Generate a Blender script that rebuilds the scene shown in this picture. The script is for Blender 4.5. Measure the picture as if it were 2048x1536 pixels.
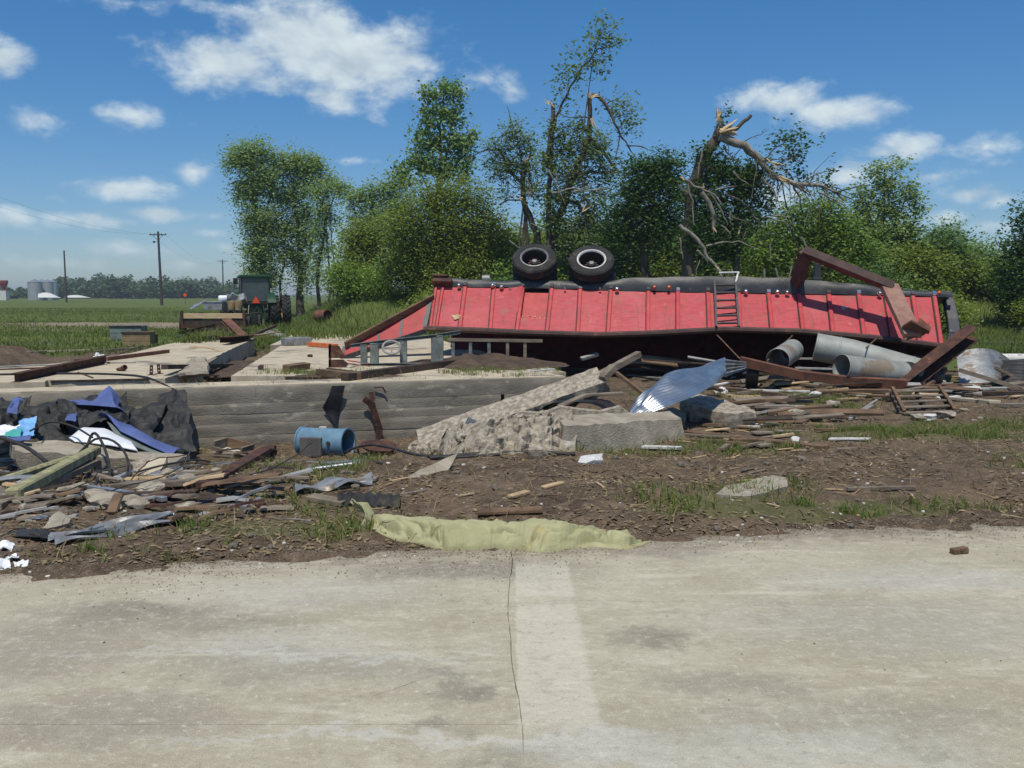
import bpy, bmesh, math, random
import numpy as np
from mathutils import Vector, Matrix

for o in list(bpy.data.objects): bpy.data.objects.remove(o, do_unlink=True)
SC = bpy.context.scene
COL = SC.collection
rng = np.random.default_rng(7)
random.seed(7)

# ------------------------------------------------------------------ camera
F_PX = 1850.0; CAM_H = 1.7; PITCH = math.atan(180.0 / F_PX)
cam_data = bpy.data.cameras.new('camera'); cam = bpy.data.objects.new('camera', cam_data); COL.objects.link(cam)
cam.location = (0, 0, CAM_H); cam.rotation_euler = (math.pi / 2 - PITCH, 0, 0)
cam_data.sensor_width = 36.0; cam_data.sensor_fit = 'HORIZONTAL'; cam_data.lens = 36.0 * F_PX / 2048.0
cam_data.clip_start = 0.1; cam_data.clip_end = 6000.0
SC.camera = cam

# ------------------------------------------------------------------ light
SUN_EL = math.radians(66.0); SUN_AZ = math.radians(188.0)      # azimuth from +y towards +x: behind the camera, a little left
sun_dir = Vector((math.sin(SUN_AZ) * math.cos(SUN_EL), math.cos(SUN_AZ) * math.cos(SUN_EL), math.sin(SUN_EL)))
sd = bpy.data.lights.new('sun', 'SUN'); sd.energy = 3.3; sd.angle = math.radians(0.53); sd.color = (1.0, 0.94, 0.81)
so = bpy.data.objects.new('sun', sd); COL.objects.link(so); so.rotation_euler = sun_dir.to_track_quat('Z', 'Y').to_euler()
so.location = (0, -20, 40)
SC.view_settings.view_transform = 'Standard'; SC.view_settings.look = 'None'
SC.view_settings.exposure = 0.2; SC.view_settings.gamma = 1.0; SC.view_settings.use_curve_mapping = False
SC.cycles.max_bounces = 6; SC.cycles.transparent_max_bounces = 6
SC.cycles.use_denoising = True

CP, SP_ = math.cos(PITCH), math.sin(PITCH)
def ray(px, py):
    a = (px - 1024.0) / F_PX; b = (768.0 - py) / F_PX
    return np.array([a, CP + b * SP_, -SP_ + b * CP])
def P(px, py, d):
    r = ray(px, py); r = r * (d / r[1]); return np.array([r[0], r[1], CAM_H + r[2]])
def G(px, py, z=0.0):
    r = ray(px, py); t = (z - CAM_H) / r[2]; return np.array([r[0] * t, r[1] * t, z])
def azel(px, py):
    r = ray(px, py); return math.atan2(r[0], r[1]), math.atan2(r[2], math.hypot(r[0], r[1]))

# ------------------------------------------------------------------ sky with the photograph's clouds
world = bpy.data.worlds.new('World'); SC.world = world; world.use_nodes = True
nt = world.node_tree; nt.nodes.clear()
class NB:
    def __init__(s, t): s.t = t
    def n(s, ty, **k):
        x = s.t.nodes.new(ty)
        for a, b in k.items(): setattr(x, a, b)
        return x
    def set(s, sock, v):
        if isinstance(v, bpy.types.NodeSocket): s.t.links.new(v, sock)
        elif v is not None: sock.default_value = v
    def math(s, op, a, b=None, c=None, clamp=False):
        x = s.n('ShaderNodeMath', operation=op, use_clamp=clamp)
        for i, v in enumerate((a, b, c)):
            if v is not None: s.set(x.inputs[i], v)
        return x.outputs[0]
    def vmath(s, op, a, b=None):
        x = s.n('ShaderNodeVectorMath', operation=op)
        s.set(x.inputs[0], a)
        if b is not None: s.set(x.inputs[1], b)
        return x.outputs['Value'] if op in ('LENGTH', 'DOT_PRODUCT', 'DISTANCE') else x.outputs[0]
    def noise(s, vec, scale, detail=4, rough=0.55, dist=0.0, out=0):
        x = s.n('ShaderNodeTexNoise'); s.set(x.inputs['Vector'], vec); x.inputs['Scale'].default_value = scale
        x.inputs['Detail'].default_value = detail; x.inputs['Roughness'].default_value = rough; x.inputs['Distortion'].default_value = dist
        return x.outputs[out]
    def mix(s, f, a, b, mode='MIX'):
        x = s.n('ShaderNodeMix', data_type='RGBA', blend_type=mode)
        s.set(x.inputs[0], f); s.set(x.inputs[6], a); s.set(x.inputs[7], b); return x.outputs[2]
    def remap(s, v, a, b, c=0.0, d=1.0, smooth=True):
        x = s.n('ShaderNodeMapRange', interpolation_type='SMOOTHSTEP' if smooth else 'LINEAR')
        s.set(x.inputs[0], v)
        for i, q in enumerate((a, b, c, d)): s.set(x.inputs[1 + i], q)
        return x.outputs[0]
def c4(c): return (c[0], c[1], c[2], 1.0)

CLOUDS = [  # px, py, rx, ry, weight
 (450, 125, 170, 66, 1.0), (600, 75, 190, 95, 1.1), (720, 120, 185, 95, 1.1), (665, 195, 75, 45, .8), (530, 165, 130, 40, .7),
 (420, 8, 90, 30, .55), (240, 5, 110, 22, .5), (5, 118, 50, 32, .6), (265, 232, 100, 32, .66), (70, 236, 70, 24, .36),
 (240, 376, 105, 27, .9), (385, 345, 38, 28, .82), (150, 440, 95, 19, .8), (225, 444, 60, 15, .72), (312, 428, 64, 17, .82),
 (425, 432, 70, 18, .68), (425, 466, 50, 15, .6), (20, 436, 65, 24, .8), (110, 398, 40, 16, .55), (445, 494, 48, 15, .72), (275, 500, 95, 20, .68), (130, 528, 110, 17, .6), (360, 530, 60, 12, .55),
 (965, 155, 80, 38, .5), (1020, 180, 45, 25, .5), (715, 322, 50, 10, .42),
 (1565, 200, 105, 50, .95), (1670, 222, 130, 38, .9), (1825, 288, 62, 32, .82), (1765, 305, 70, 20, .55), (1970, 292, 90, 30, .72),
 (1690, 350, 105, 36, .9), (1590, 390, 80, 40, .6), (1870, 355, 68, 18, .72), (1935, 388, 68, 23, .9), (2010, 402, 62, 18, .7), (1885, 436, 50, 18, .82), (1985, 450, 54, 15, .68)]
def world_clouds():
    N = NB(nt)
    tc = N.n('ShaderNodeTexCoord'); d = N.vmath('NORMALIZE', tc.outputs['Generated'])
    sep = N.n('ShaderNodeSeparateXYZ'); N.set(sep.inputs[0], d)
    az = N.math('ARCTAN2', sep.outputs[0], sep.outputs[1]); el = N.math('ARCSINE', sep.outputs[2])
    comb = N.n('ShaderNodeCombineXYZ'); N.set(comb.inputs[0], az); N.set(comb.inputs[1], el)
    p0 = comb.outputs[0]; acc = None
    for px, py, rx, ry, w in CLOUDS:
        a, e = azel(px, py); ra, re = rx / F_PX, ry / F_PX
        m = N.n('ShaderNodeVectorMath', operation='MULTIPLY_ADD'); N.set(m.inputs[0], p0); m.inputs[1].default_value = (1 / ra, 1 / re, 0); m.inputs[2].default_value = (-a / ra, -e / re, 0)
        v = N.math('MULTIPLY_ADD', N.vmath('LENGTH', m.outputs[0]), -w * .8, w * .92)
        acc = v if acc is None else N.math('MAXIMUM', acc, v)
    # the rest of the sky carries the same kind of fair-weather clouds
    out_f = N.math('MAXIMUM', N.remap(N.math('ABSOLUTE', az), .58, .75), N.remap(el, .36, .46))
    gen = N.math('MULTIPLY_ADD', N.noise(N.vmath('MULTIPLY', p0, (1, 1.7, 1)), 3.2, 2, .5), 3.2, -1.75)
    acc = N.math('MAXIMUM', acc, N.math('MULTIPLY_ADD', out_f, N.math('ADD', gen, 2.0), -2.0))
    warp = N.vmath('MULTIPLY', p0, (1, 1.6, 1))
    n1 = N.noise(warp, 9, 7, .64, .25)
    n1u = N.noise(N.vmath('ADD', warp, (0, .022, 0)), 9, 4, .6, .25); n1l = N.noise(warp, 9, 4, .6, .25)
    n9 = N.noise(warp, 30, 4, .6, .2); f0 = N.math('ADD', acc, N.math('ADD', N.math('MULTIPLY', N.math('SUBTRACT', n1, .5), 1.7), N.math('MULTIPLY', N.math('SUBTRACT', n9, .5), .9)))
    dens = N.remap(f0, .08, .85)
    up = N.math('MULTIPLY', N.math('SUBTRACT', n1l, n1u), 2.6)
    core = N.remap(f0, .3, 1.3)
    lit = N.math('ADD', up, N.math('MULTIPLY_ADD', core, -.22, .74), clamp=True)
    sky = N.n('ShaderNodeTexSky', sky_type='NISHITA'); sky.sun_disc = False
    sky.sun_elevation = SUN_EL; sky.sun_rotation = SUN_AZ; sky.altitude = 60; sky.air_density = 1.0; sky.dust_density = .3; sky.ozone_density = 6.0
    hs = N.n('ShaderNodeHueSaturation'); hs.inputs['Saturation'].default_value = 1.3; hs.inputs['Value'].default_value = SKYV; N.set(hs.inputs['Color'], sky.outputs[0])
    gm = N.n('ShaderNodeGamma'); gm.inputs[1].default_value = .78; N.set(gm.inputs[0], N.mix(1.0, hs.outputs[0], (1 / 3, 1 / 3, 1 / 3, 1), 'MULTIPLY'))
    tint = N.mix(1.0, N.mix(1.0, gm.outputs[0], (3.0, 3.0, 3.0, 1), 'MULTIPLY'), SKY_TINT, 'MULTIPLY')
    cc = N.mix(lit, (3.5, 4.4, 5.2, 1), (6.4, 7.2, 7.5, 1))
    horizon = N.remap(el, .0, .14, .62, 1.0)
    dens = N.math('MULTIPLY', N.math('MULTIPLY', dens, horizon), .95)
    fin = N.mix(dens, tint, cc)
    bg = N.n('ShaderNodeBackground'); bg.inputs[1].default_value = 0.1; N.set(bg.inputs[0], fin)
    out = N.n('ShaderNodeOutputWorld'); N.set(out.inputs[0], bg.outputs[0])
SKY_TINT = (.74, .86, 1.0, 1)
SKYV = 1.0
world_clouds()
try: world.cycles.sampling_method = 'MANUAL'; world.cycles.sample_map_resolution = 512
except Exception: pass

# ------------------------------------------------------------------ numpy noise
def _h(ix, iy, iz, seed):
    n = (ix.astype(np.int64) * 374761393 + iy.astype(np.int64) * 668265263 + iz.astype(np.int64) * 2147483647 + seed * 1274126177) & 0xffffffff
    n = ((n ^ (n >> 13)) * 1274126177) & 0xffffffff
    n = (n ^ (n >> 16)) & 0xffffffff
    return n / 4294967295.0
def vnoise(x, y, z=None, seed=0):
    x = np.asarray(x, float); y = np.asarray(y, float); z = np.zeros_like(x) if z is None else np.asarray(z, float)
    x, y, z = np.broadcast_arrays(x, y, z)
    ix, iy, iz = np.floor(x), np.floor(y), np.floor(z); fx, fy, fz = x - ix, y - iy, z - iz
    fx = fx * fx * (3 - 2 * fx); fy = fy * fy * (3 - 2 * fy); fz = fz * fz * (3 - 2 * fz)
    r = 0
    for dx in (0, 1):
        for dy in (0, 1):
            for dz in (0, 1):
                w = (fx if dx else 1 - fx) * (fy if dy else 1 - fy) * (fz if dz else 1 - fz)
                r = r + w * _h(ix + dx, iy + dy, iz + dz, seed)
    return r - .5
def fbm(x, y, z=None, oct=4, seed=0):
    r = 0; a = 1.0; f = 1.0
    for i in range(oct):
        r = r + a * vnoise(np.asarray(x) * f, np.asarray(y) * f, None if z is None else np.asarray(z) * f, seed + i * 17); a *= .5; f *= 2.03
    return r
def sstep(a, b, x):
    t = np.clip((np.asarray(x, float) - a) / (b - a), 0, 1); return t * t * (3 - 2 * t)

# ------------------------------------------------------------------ materials
MATS = {}
def mat(name, c1, c2=None, scale=6.0, rough=.85, metal=0.0, bump=.2, bscale=None, c3=None, t3=.62, s3=2.0, stretch=None, coords='Object', detail=6, spec=.3, cs=(.35, .65), double=None):
    """base colour = noise mix of c1/c2 with optional patches of c3 (dirt, rust, bleached spots)"""
    m = bpy.data.materials.new(name); m.use_nodes = True; t = m.node_tree; t.nodes.clear(); N = NB(t)
    bs = N.n('ShaderNodeBsdfPrincipled'); out = N.n('ShaderNodeOutputMaterial'); t.links.new(bs.outputs[0], out.inputs[0])
    if coords == 'World': vec = N.n('ShaderNodeNewGeometry').outputs['Position']
    else: vec = N.n('ShaderNodeTexCoord').outputs['Object']
    if coords != 'World':
        oi = N.n('ShaderNodeObjectInfo'); vec = N.vmath('ADD', vec, N.vmath('MULTIPLY', oi.outputs['Location'], (1.7, 1.3, .9)))
    if stretch: vec = N.vmath('MULTIPLY', vec, stretch)
    n1 = N.noise(vec, scale, detail)
    col = N.mix(N.remap(n1, cs[0], cs[1]), c4(c1), c4(c2 or [v * .7 for v in c1]))
    if c3 is not None:
        n3 = N.noise(vec, s3, 6, .6); col = N.mix(N.remap(n3, t3 - .06, t3 + .06), col, c4(c3))
    N.set(bs.inputs['Base Color'], col); bs.inputs['Roughness'].default_value = rough; bs.inputs['Metallic'].default_value = metal
    bs.inputs['Specular IOR Level'].default_value = spec
    if bump:
        nb = N.noise(vec, bscale or scale * 3, 5, .6); b = N.n('ShaderNodeBump'); b.inputs['Strength'].default_value = bump; b.inputs['Distance'].default_value = .02
        N.set(b.inputs['Height'], nb); N.set(bs.inputs['Normal'], b.outputs[0])
    MATS[name] = m; return m
def leaf_mat(name, c1, c2, trans=.35, rough=.55, vary=.35):
    m = bpy.data.materials.new(name); m.use_nodes = True; t = m.node_tree; t.nodes.clear(); N = NB(t)
    geo = N.n('ShaderNodeNewGeometry'); ri = geo.outputs['Random Per Island']
    big = N.noise(geo.outputs['Position'], .55, 3)
    f = N.math('ADD', N.math('MULTIPLY', ri, .75), N.math('MULTIPLY', N.math('SUBTRACT', big, .5), 1.1), clamp=True)
    col = N.mix(f, c4(c1), c4(c2))
    hsv = N.n('ShaderNodeHueSaturation'); N.set(hsv.inputs['Color'], col)
    N.set(hsv.inputs['Value'], N.math('MULTIPLY_ADD', N.math('FRACT', N.math('MULTIPLY', ri, 17.3)), vary, 1 - vary * .5))
    d = N.n('ShaderNodeBsdfPrincipled'); N.set(d.inputs['Base Color'], hsv.outputs[0]); d.inputs['Roughness'].default_value = rough; d.inputs['Specular IOR Level'].default_value = .25
    tr = N.n('ShaderNodeBsdfTranslucent'); N.set(tr.inputs[0], N.mix(1.0, hsv.outputs[0], (1.15, 1.1, .5, 1), 'MULTIPLY'))
    mx = N.n('ShaderNodeMixShader'); mx.inputs[0].default_value = trans
    t.links.new(d.outputs[0], mx.inputs[1]); t.links.new(tr.outputs[0], mx.inputs[2])
    o = N.n('ShaderNodeOutputMaterial'); t.links.new(mx.outputs[0], o.inputs[0]); MATS[name] = m; return m

mat('concrete_old', (.53, .455, .335), (.42, .355, .255), 3.0, .93, 0, .35, 24, c3=(.20, .175, .145), t3=.60, s3=1.1)
mat('concrete_wall', (.245, .220, .180), (.160, .142, .113), 1.8, .95, 0, .6, 26, c3=(.37, .33, .265), t3=.64, s3=2.4, stretch=(1, 1, 2.2))
mat('concrete_block', (.39, .345, .27), (.28, .24, .18), 6, .95, 0, .7, 45, c3=(.46, .43, .38), t3=.66, s3=3)
mat('concrete_rubble', (.50, .44, .35), (.27, .225, .17), 15, .96, 0, 1.0, 70, c3=(.25, .21, .165), t3=.60, s3=9, detail=9)
mat('soil', (.105, .072, .048), (.06, .042, .030), 4, .97, 0, .6, 30)
mat('rust_steel', (.115, .052, .036), (.055, .030, .024), 7, .8, .15, .25, 30, c3=(.20, .09, .05), t3=.63, s3=6)
mat('rust_beam', (.21, .095, .058), (.13, .058, .040), 5, .75, .1, .2, 30, c3=(.10, .055, .045), t3=.62, s3=4)
mat('brown_primer', (.105, .058, .048), (.065, .038, .034), 5, .62, .0, .15, 30, c3=(.17, .09, .06), t3=.65, s3=4)
mat('primer_sunlit', (.33, .19, .145), (.24, .13, .10), 5, .7, .0, .15, 30, c3=(.17, .09, .06), t3=.66, s3=4)  # brown primer lightened for the column face turned up to the sun
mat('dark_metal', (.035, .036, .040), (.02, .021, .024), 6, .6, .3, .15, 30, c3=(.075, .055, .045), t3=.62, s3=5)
mat('black_steel', (.040, .042, .048), (.022, .023, .027), 4, .5, .0, .2, 14, c3=(.14, .125, .115), t3=.68, s3=6, spec=.5)
mat('chrome', (.75, .75, .74), (.55, .55, .55), 9, .22, 1.0, .2, 20)
mat('galvanized', (.42, .44, .46), (.30, .32, .34), 5, .38, .55, .12, 20, c3=(.25, .22, .18), t3=.68, s3=3)
mat('corrugated', (.52, .54, .56), (.40, .42, .44), 5, .28, .85, .06, 20)
mat('duct_paint', (.33, .345, .32), (.25, .255, .235), 2.5, .6, .1, .1, 20, c3=(.24, .19, .14), t3=.60, s3=1.6)
mat('dull_tin', (.36, .37, .38), (.24, .24, .24), 6, .5, .5, .2, 20, c3=(.22, .16, .11), t3=.6, s3=3)
mat('green_steel', (.22, .25, .235), (.13, .145, .135), 6, .6, .1, .15, 20, c3=(.12, .07, .05), t3=.64, s3=7)
mat('wood_grey', (.25, .205, .155), (.15, .12, .09), 3, .9, 0, .35, 40, stretch=(1, 1, 6))
mat('wood_brown', (.20, .125, .075), (.11, .07, .045), 3, .9, 0, .35, 40, stretch=(1, 1, 6))
mat('wood_dark', (.075, .052, .038), (.04, .03, .024), 4, .92, 0, .35, 40)
mat('wood_pale', (.55, .40, .24), (.42, .29, .16), 4, .85, 0, .25, 30)
mat('wood_splint', (.66, .50, .29), (.45, .31, .17), 9, .85, 0, .4, 40, stretch=(1, 1, 3))
mat('white_paint', (.70, .69, .66), (.55, .54, .51), 7, .7, 0, .15, 20, c3=(.33, .29, .24), t3=.63, s3=6)
mat('white_plastic', (.82, .83, .84), (.72, .73, .75), 7, .5, 0, .2, 20)
mat('pipe_grey', (.36, .355, .34), (.26, .25, .235), 6, .6, .0, .1, 20)
mat('cable_black', (.03, .029, .028), (.05, .045, .04), 8, .6, 0, .1, 20)
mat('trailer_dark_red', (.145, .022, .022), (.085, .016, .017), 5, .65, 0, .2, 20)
mat('trailer_rib', (.50, .065, .068), (.40, .048, .052), 4, .5, 0, .1, 20, c3=(.33, .08, .07), t3=.7, s3=7)
mat('tyre', (.034, .034, .033), (.022, .022, .022), 5, .82, 0, .2, 30, c3=(.075, .06, .045), t3=.6, s3=4)
mat('rim_white', (.62, .61, .58), (.50, .49, .46), 8, .5, 0, .1, 20, c3=(.3, .2, .13), t3=.68, s3=9)
mat('rim_grey', (.25, .25, .245), (.17, .17, .165), 8, .5, .3, .1, 20)
mat('rim_dark', (.028, .026, .025), (.05, .04, .035), 8, .7, .2, .1, 20)
mat('amber', (.75, .17, .04), (.6, .11, .03), 8, .35, 0, 0)
mat('lamp_red', (.5, .05, .035), (.4, .04, .03), 8, .35, 0, 0)
mat('fan_blue', (.15, .27, .36), (.11, .205, .285), 6, .5, 0, .12, 20, c3=(.20, .17, .14), t3=.68, s3=7)
mat('fan_panel', (.145, .135, .125), (.10, .09, .085), 6, .6, 0, .1, 20)
mat('bag_green', (.385, .37, .205), (.32, .305, .16), 3.5, .62, 0, .15, 40, c3=(.40, .31, .12), t3=.66, s3=2.2)
mat('tarp_black', (.022, .022, .022), (.042, .041, .040), 5, .62, 0, .4, 14)
mat('tarp_blue', (.115, .15, .34), (.085, .115, .27), 4, .5, 0, .3, 14)
mat('tarp_light_blue', (.16, .36, .66), (.22, .45, .72), 6, .5, 0, .2, 14)
mat('tarp_teal', (.07, .36, .32), (.09, .42, .36), 6, .5, 0, .2, 14)
mat('moss_wood', (.30, .30, .15), (.24, .215, .14), 9, .95, 0, .5, 30, c3=(.40, .38, .2), t3=.56, s3=8)
mat('tractor_green', (.014, .062, .030), (.010, .045, .022), 6, .42, 0, .08, 20)
mat('tractor_dark', (.03, .032, .032), (.02, .02, .02), 6, .55, 0, .1, 20)
mat('tractor_yellow', (.60, .42, .04), (.5, .33, .03), 6, .5, 0, .1, 20)
mat('tractor_glass', (.075, .095, .095), (.06, .078, .078), 3, .2, 0, 0, spec=.6)
mat('sign_orange', (.85, .10, .03), (.8, .085, .025), 6, .4, 0, 0)
mat('plywood_end', (.60, .44, .27), (.50, .35, .2), 3, .85, 0, .1, 20, stretch=(1, 1, 4))
mat('orange_paint', (.66, .17, .05), (.5, .12, .04), 6, .6, 0, .1, 20, c3=(.25, .12, .07), t3=.66, s3=6)
mat('bark', (.125, .10, .075), (.065, .052, .040), 5, .95, 0, .7, 16, stretch=(1, 1, .3))
mat('bark_grey', (.30, .27, .225), (.17, .15, .12), 5, .95, 0, .5, 16, stretch=(1, 1, .4))
mat('pole_wood', (.075, .066, .057), (.05, .044, .038), 3, .9, 0, .2, 20)
mat('silo', (.42, .43, .45), (.34, .35, .37), 2, .55, .3, .1, 6)
mat('red_paint', (.30, .035, .035), (.22, .03, .03), 4, .6, 0, .1, 20)
mat('wall_grey_green', (.20, .245, .23), (.14, .17, .16), 4, .7, 0, .1, 20, c3=(.1, .07, .05), t3=.65, s3=4)
mat('crate_tan', (.30, .215, .115), (.19, .125, .07), 3, .9, 0, .3, 20, c3=(.38, .32, .2), t3=.6, s3=3)
def wrinkle(name, scale, strength, dist, stretch=(1, 1, 1)):
    t = MATS[name].node_tree; N = NB(t); bs = [n for n in t.nodes if n.type == 'BSDF_PRINCIPLED'][0]; v = N.vmath('MULTIPLY', N.n('ShaderNodeTexCoord').outputs['Object'], stretch)
    a = N.noise(v, scale, 4, .55, 1.2); b = N.math('ABSOLUTE', N.math('SUBTRACT', a, .5)); bp = N.n('ShaderNodeBump'); bp.inputs['Strength'].default_value = strength; bp.inputs['Distance'].default_value = dist; N.set(bp.inputs['Height'], b); N.set(bs.inputs['Normal'], bp.outputs[0])
wrinkle('bag_green', 2.2, .45, .06, (1.0, 1.4, 1.4)); wrinkle('tarp_black', 2.6, .6, .08); wrinkle('tarp_blue', 3.0, .5, .05)
mat('joint_dirt', (.22, .185, .135), (.15, .125, .09), 8, .95, 0, .3, 30)
mat('stone_white', (.66, .64, .60), (.52, .50, .46), 9, .9, 0, .3, 20)
leaf_mat('leaf_mid', (0.151, 0.256, 0.054), (0.269, 0.380, 0.098), trans=.42, vary=.22)
leaf_mat('leaf_olive', (0.162, 0.234, 0.048), (0.275, 0.338, 0.085), trans=.42, vary=.22)
leaf_mat('leaf_dark', (0.057, 0.122, 0.039), (0.108, 0.191, 0.061), trans=.35, vary=.22)
leaf_mat('leaf_glossy', (0.155, 0.265, 0.107), (0.287, 0.420, 0.189), trans=.4, rough=.45, vary=.22)
leaf_mat('leaf_grey', (0.144, 0.221, 0.107), (0.243, 0.332, 0.168), trans=.42, vary=.22)
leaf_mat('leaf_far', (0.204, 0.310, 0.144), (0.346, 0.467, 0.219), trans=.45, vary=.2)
leaf_mat('leaf_wood', (0.063, 0.112, 0.056), (0.098, 0.154, 0.077), trans=.25)
mat('deep_red', (.42, .030, .035), (.33, .022, .027), 5, .5, 0, .1, 20)
leaf_mat('grass_blade', (.110, .175, .030), (.190, .260, .06), trans=.4)
leaf_mat('grass_field', (.115, .160, .036), (.190, .225, .065), trans=.35)
leaf_mat('straw', (.30, .23, .125), (.16, .115, .065), trans=.1)

# ------------------------------------------------------------------ mesh building
def rot(ax, ang): return np.array(Matrix.Rotation(ang, 3, ax))
def frame(d, up=(0, 0, 1)):
    d = np.asarray(d, float); d = d / (np.linalg.norm(d) + 1e-12); up = np.asarray(up, float)
    s = np.cross(d, up)
    if np.linalg.norm(s) < 1e-4: s = np.cross(d, (0, 1, 0))
    s /= np.linalg.norm(s); u = np.cross(s, d); return s, u, d
_bm = bmesh.new(); bmesh.ops.create_icosphere(_bm, subdivisions=2, radius=1.0)
ICO_V = np.array([v.co[:] for v in _bm.verts]); ICO_F = [[v.index for v in f.verts] for f in _bm.faces]; _bm.free()
_bm = bmesh.new(); bmesh.ops.create_icosphere(_bm, subdivisions=1, radius=1.0)
ICO1_V = np.array([v.co[:] for v in _bm.verts]); ICO1_F = [[v.index for v in f.verts] for f in _bm.faces]; _bm.free()

class MB:
    def __init__(s): s.v = []; s.f = []; s.m = []; s.n = 0
    def add(s, V, Fc, mi=0):
        V = np.asarray(V, float).reshape(-1, 3); s.v.append(V)
        for f in Fc: s.f.append([i + s.n for i in f]); s.m.append(mi)
        s.n += len(V); return s
    def box(s, c, size, R=None, mi=0):
        x, y, z = [q / 2.0 for q in size]
        V = np.array([(-x, -y, -z), (x, -y, -z), (x, y, -z), (-x, y, -z), (-x, -y, z), (x, -y, z), (x, y, z), (-x, y, z)])
        if R is not None: V = V @ np.asarray(R).T
        return s.add(V + np.asarray(c, float), [(0, 3, 2, 1), (4, 5, 6, 7), (0, 1, 5, 4), (1, 2, 6, 5), (2, 3, 7, 6), (3, 0, 4, 7)], mi)
    def profile(s, poly, pts, up=(0, 0, 1), mi=0, caps=True):
        """sweep a 2-D outline (side, up) along points"""
        pts = [np.asarray(p, float) for p in pts]; k = len(poly); V = []
        for i, p in enumerate(pts):
            d = pts[min(i + 1, len(pts) - 1)] - pts[max(i - 1, 0)]; sd_, u, _ = frame(d, up)
            V += [p + sd_ * a + u * b for a, b in poly]
        Fc = []
        for i in range(len(pts) - 1):
            for j in range(k): Fc.append((i * k + j, i * k + (j + 1) % k, (i + 1) * k + (j + 1) % k, (i + 1) * k + j))
        if caps: Fc.append(tuple(range(k))[::-1]); Fc.append(tuple((len(pts) - 1) * k + j for j in range(k)))
        return s.add(V, Fc, mi)
    def beam(s, p, q, w, h, up=(0, 0, 1), mi=0): return s.profile([(-w / 2, -h / 2), (w / 2, -h / 2), (w / 2, h / 2), (-w / 2, h / 2)], [p, q], up, mi)
    def tube(s, pts, r, n=8, mi=0, caps=True):
        pts = [np.asarray(p, float) for p in pts]; rr = r if hasattr(r, '__len__') else [r] * len(pts); V = []; up = np.array([.13, .21, .97])
        for i, p in enumerate(pts):
            d = pts[min(i + 1, len(pts) - 1)] - pts[max(i - 1, 0)]; a, b, _ = frame(d, up); up = b
            V += [p + rr[i] * (a * math.cos(2 * math.pi * j / n) + b * math.sin(2 * math.pi * j / n)) for j in range(n)]
        Fc = [(i * n + j, i * n + (j + 1) % n, (i + 1) * n + (j + 1) % n, (i + 1) * n + j) for i in range(len(pts) - 1) for j in range(n)]
        if caps: Fc += [tuple(range(n))[::-1], tuple((len(pts) - 1) * n + j for j in range(n))]
        return s.add(V, Fc, mi)
    def lathe(s, prof, c, axis, n=24, mi=0, closed=False):
        """prof: (radius, along axis)"""
        a, b, d = frame(axis, (0, 0, 1) if abs(axis[2]) < .9 * np.linalg.norm(axis) else (1, 0, 0)); c = np.asarray(c, float); V = []
        for r, h in prof: V += [c + d * h + r * (a * math.cos(2 * math.pi * j / n) + b * math.sin(2 * math.pi * j / n)) for j in range(n)]
        k = len(prof); Fc = []
        for i in range(k if closed else k - 1):
            for j in range(n): Fc.append((i * n + j, i * n + (j + 1) % n, ((i + 1) % k) * n + (j + 1) % n, ((i + 1) % k) * n + j))
        return s.add(V, Fc, mi)
    def sheet(s, fn, nu, nv, th=0.0, mi=0):
        U = [fn(i / nu, j / nv) for i in range(nu + 1) for j in range(nv + 1)]; V = np.array(U, float); w = nv + 1
        Fc = [(i * w + j, (i + 1) * w + j, (i + 1) * w + j + 1, i * w + j + 1) for i in range(nu) for j in range(nv)]
        if th:
            g = V.reshape(nu + 1, nv + 1, 3); du = np.gradient(g, axis=0); dv = np.gradient(g, axis=1); nn = np.cross(du, dv)
            nn /= np.linalg.norm(nn, axis=2, keepdims=True) + 1e-9; V2 = (g - nn * th).reshape(-1, 3); o = len(V)
            B = [(f[3] + o, f[2] + o, f[1] + o, f[0] + o) for f in Fc]
            rim = [i * w for i in range(nu + 1)] + [nu * w + j for j in range(1, nv + 1)] + [i * w + nv for i in range(nu - 1, -1, -1)] + [j for j in range(nv - 1, 0, -1)]
            R_ = [(rim[k], rim[k] + o, rim[(k + 1) % len(rim)] + o, rim[(k + 1) % len(rim)]) for k in range(len(rim))]
            return s.add(np.vstack([V, V2]), Fc + B + R_, mi)
        return s.add(V, Fc, mi)
    def poly(s, pts, z0, z1, mi=0):
        pts = [tuple(p[:2]) for p in pts]; k = len(pts)
        area = sum(pts[i][0] * pts[(i + 1) % k][1] - pts[(i + 1) % k][0] * pts[i][1] for i in range(k))
        if area < 0: pts = pts[::-1]
        V = [(x, y, z0) for x, y in pts] + [(x, y, z1) for x, y in pts]
        return s.add(V, [tuple(range(k))[::-1], tuple(range(k, 2 * k))] + [(i, (i + 1) % k, k + (i + 1) % k, k + i) for i in range(k)], mi)
    def rock(s, c, size, seed=0, rough=.35, R=None, mi=0, lo=False, flat=0.0):
        V0 = ICO1_V if lo else ICO_V
        V = V0 * (1 + rough * 2 * fbm(V0[:, 0] * 1.4 + seed * 3.1, V0[:, 1] * 1.4 + 9, V0[:, 2] * 1.4, 3, seed)[:, None])
        V = np.sign(V) * np.abs(V) ** .75
        V = V * np.asarray(size) / 2.0
        if R is not None: V = V @ np.asarray(R).T
        return s.add(V + np.asarray(c, float), ICO1_F if lo else ICO_F, mi)

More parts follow.
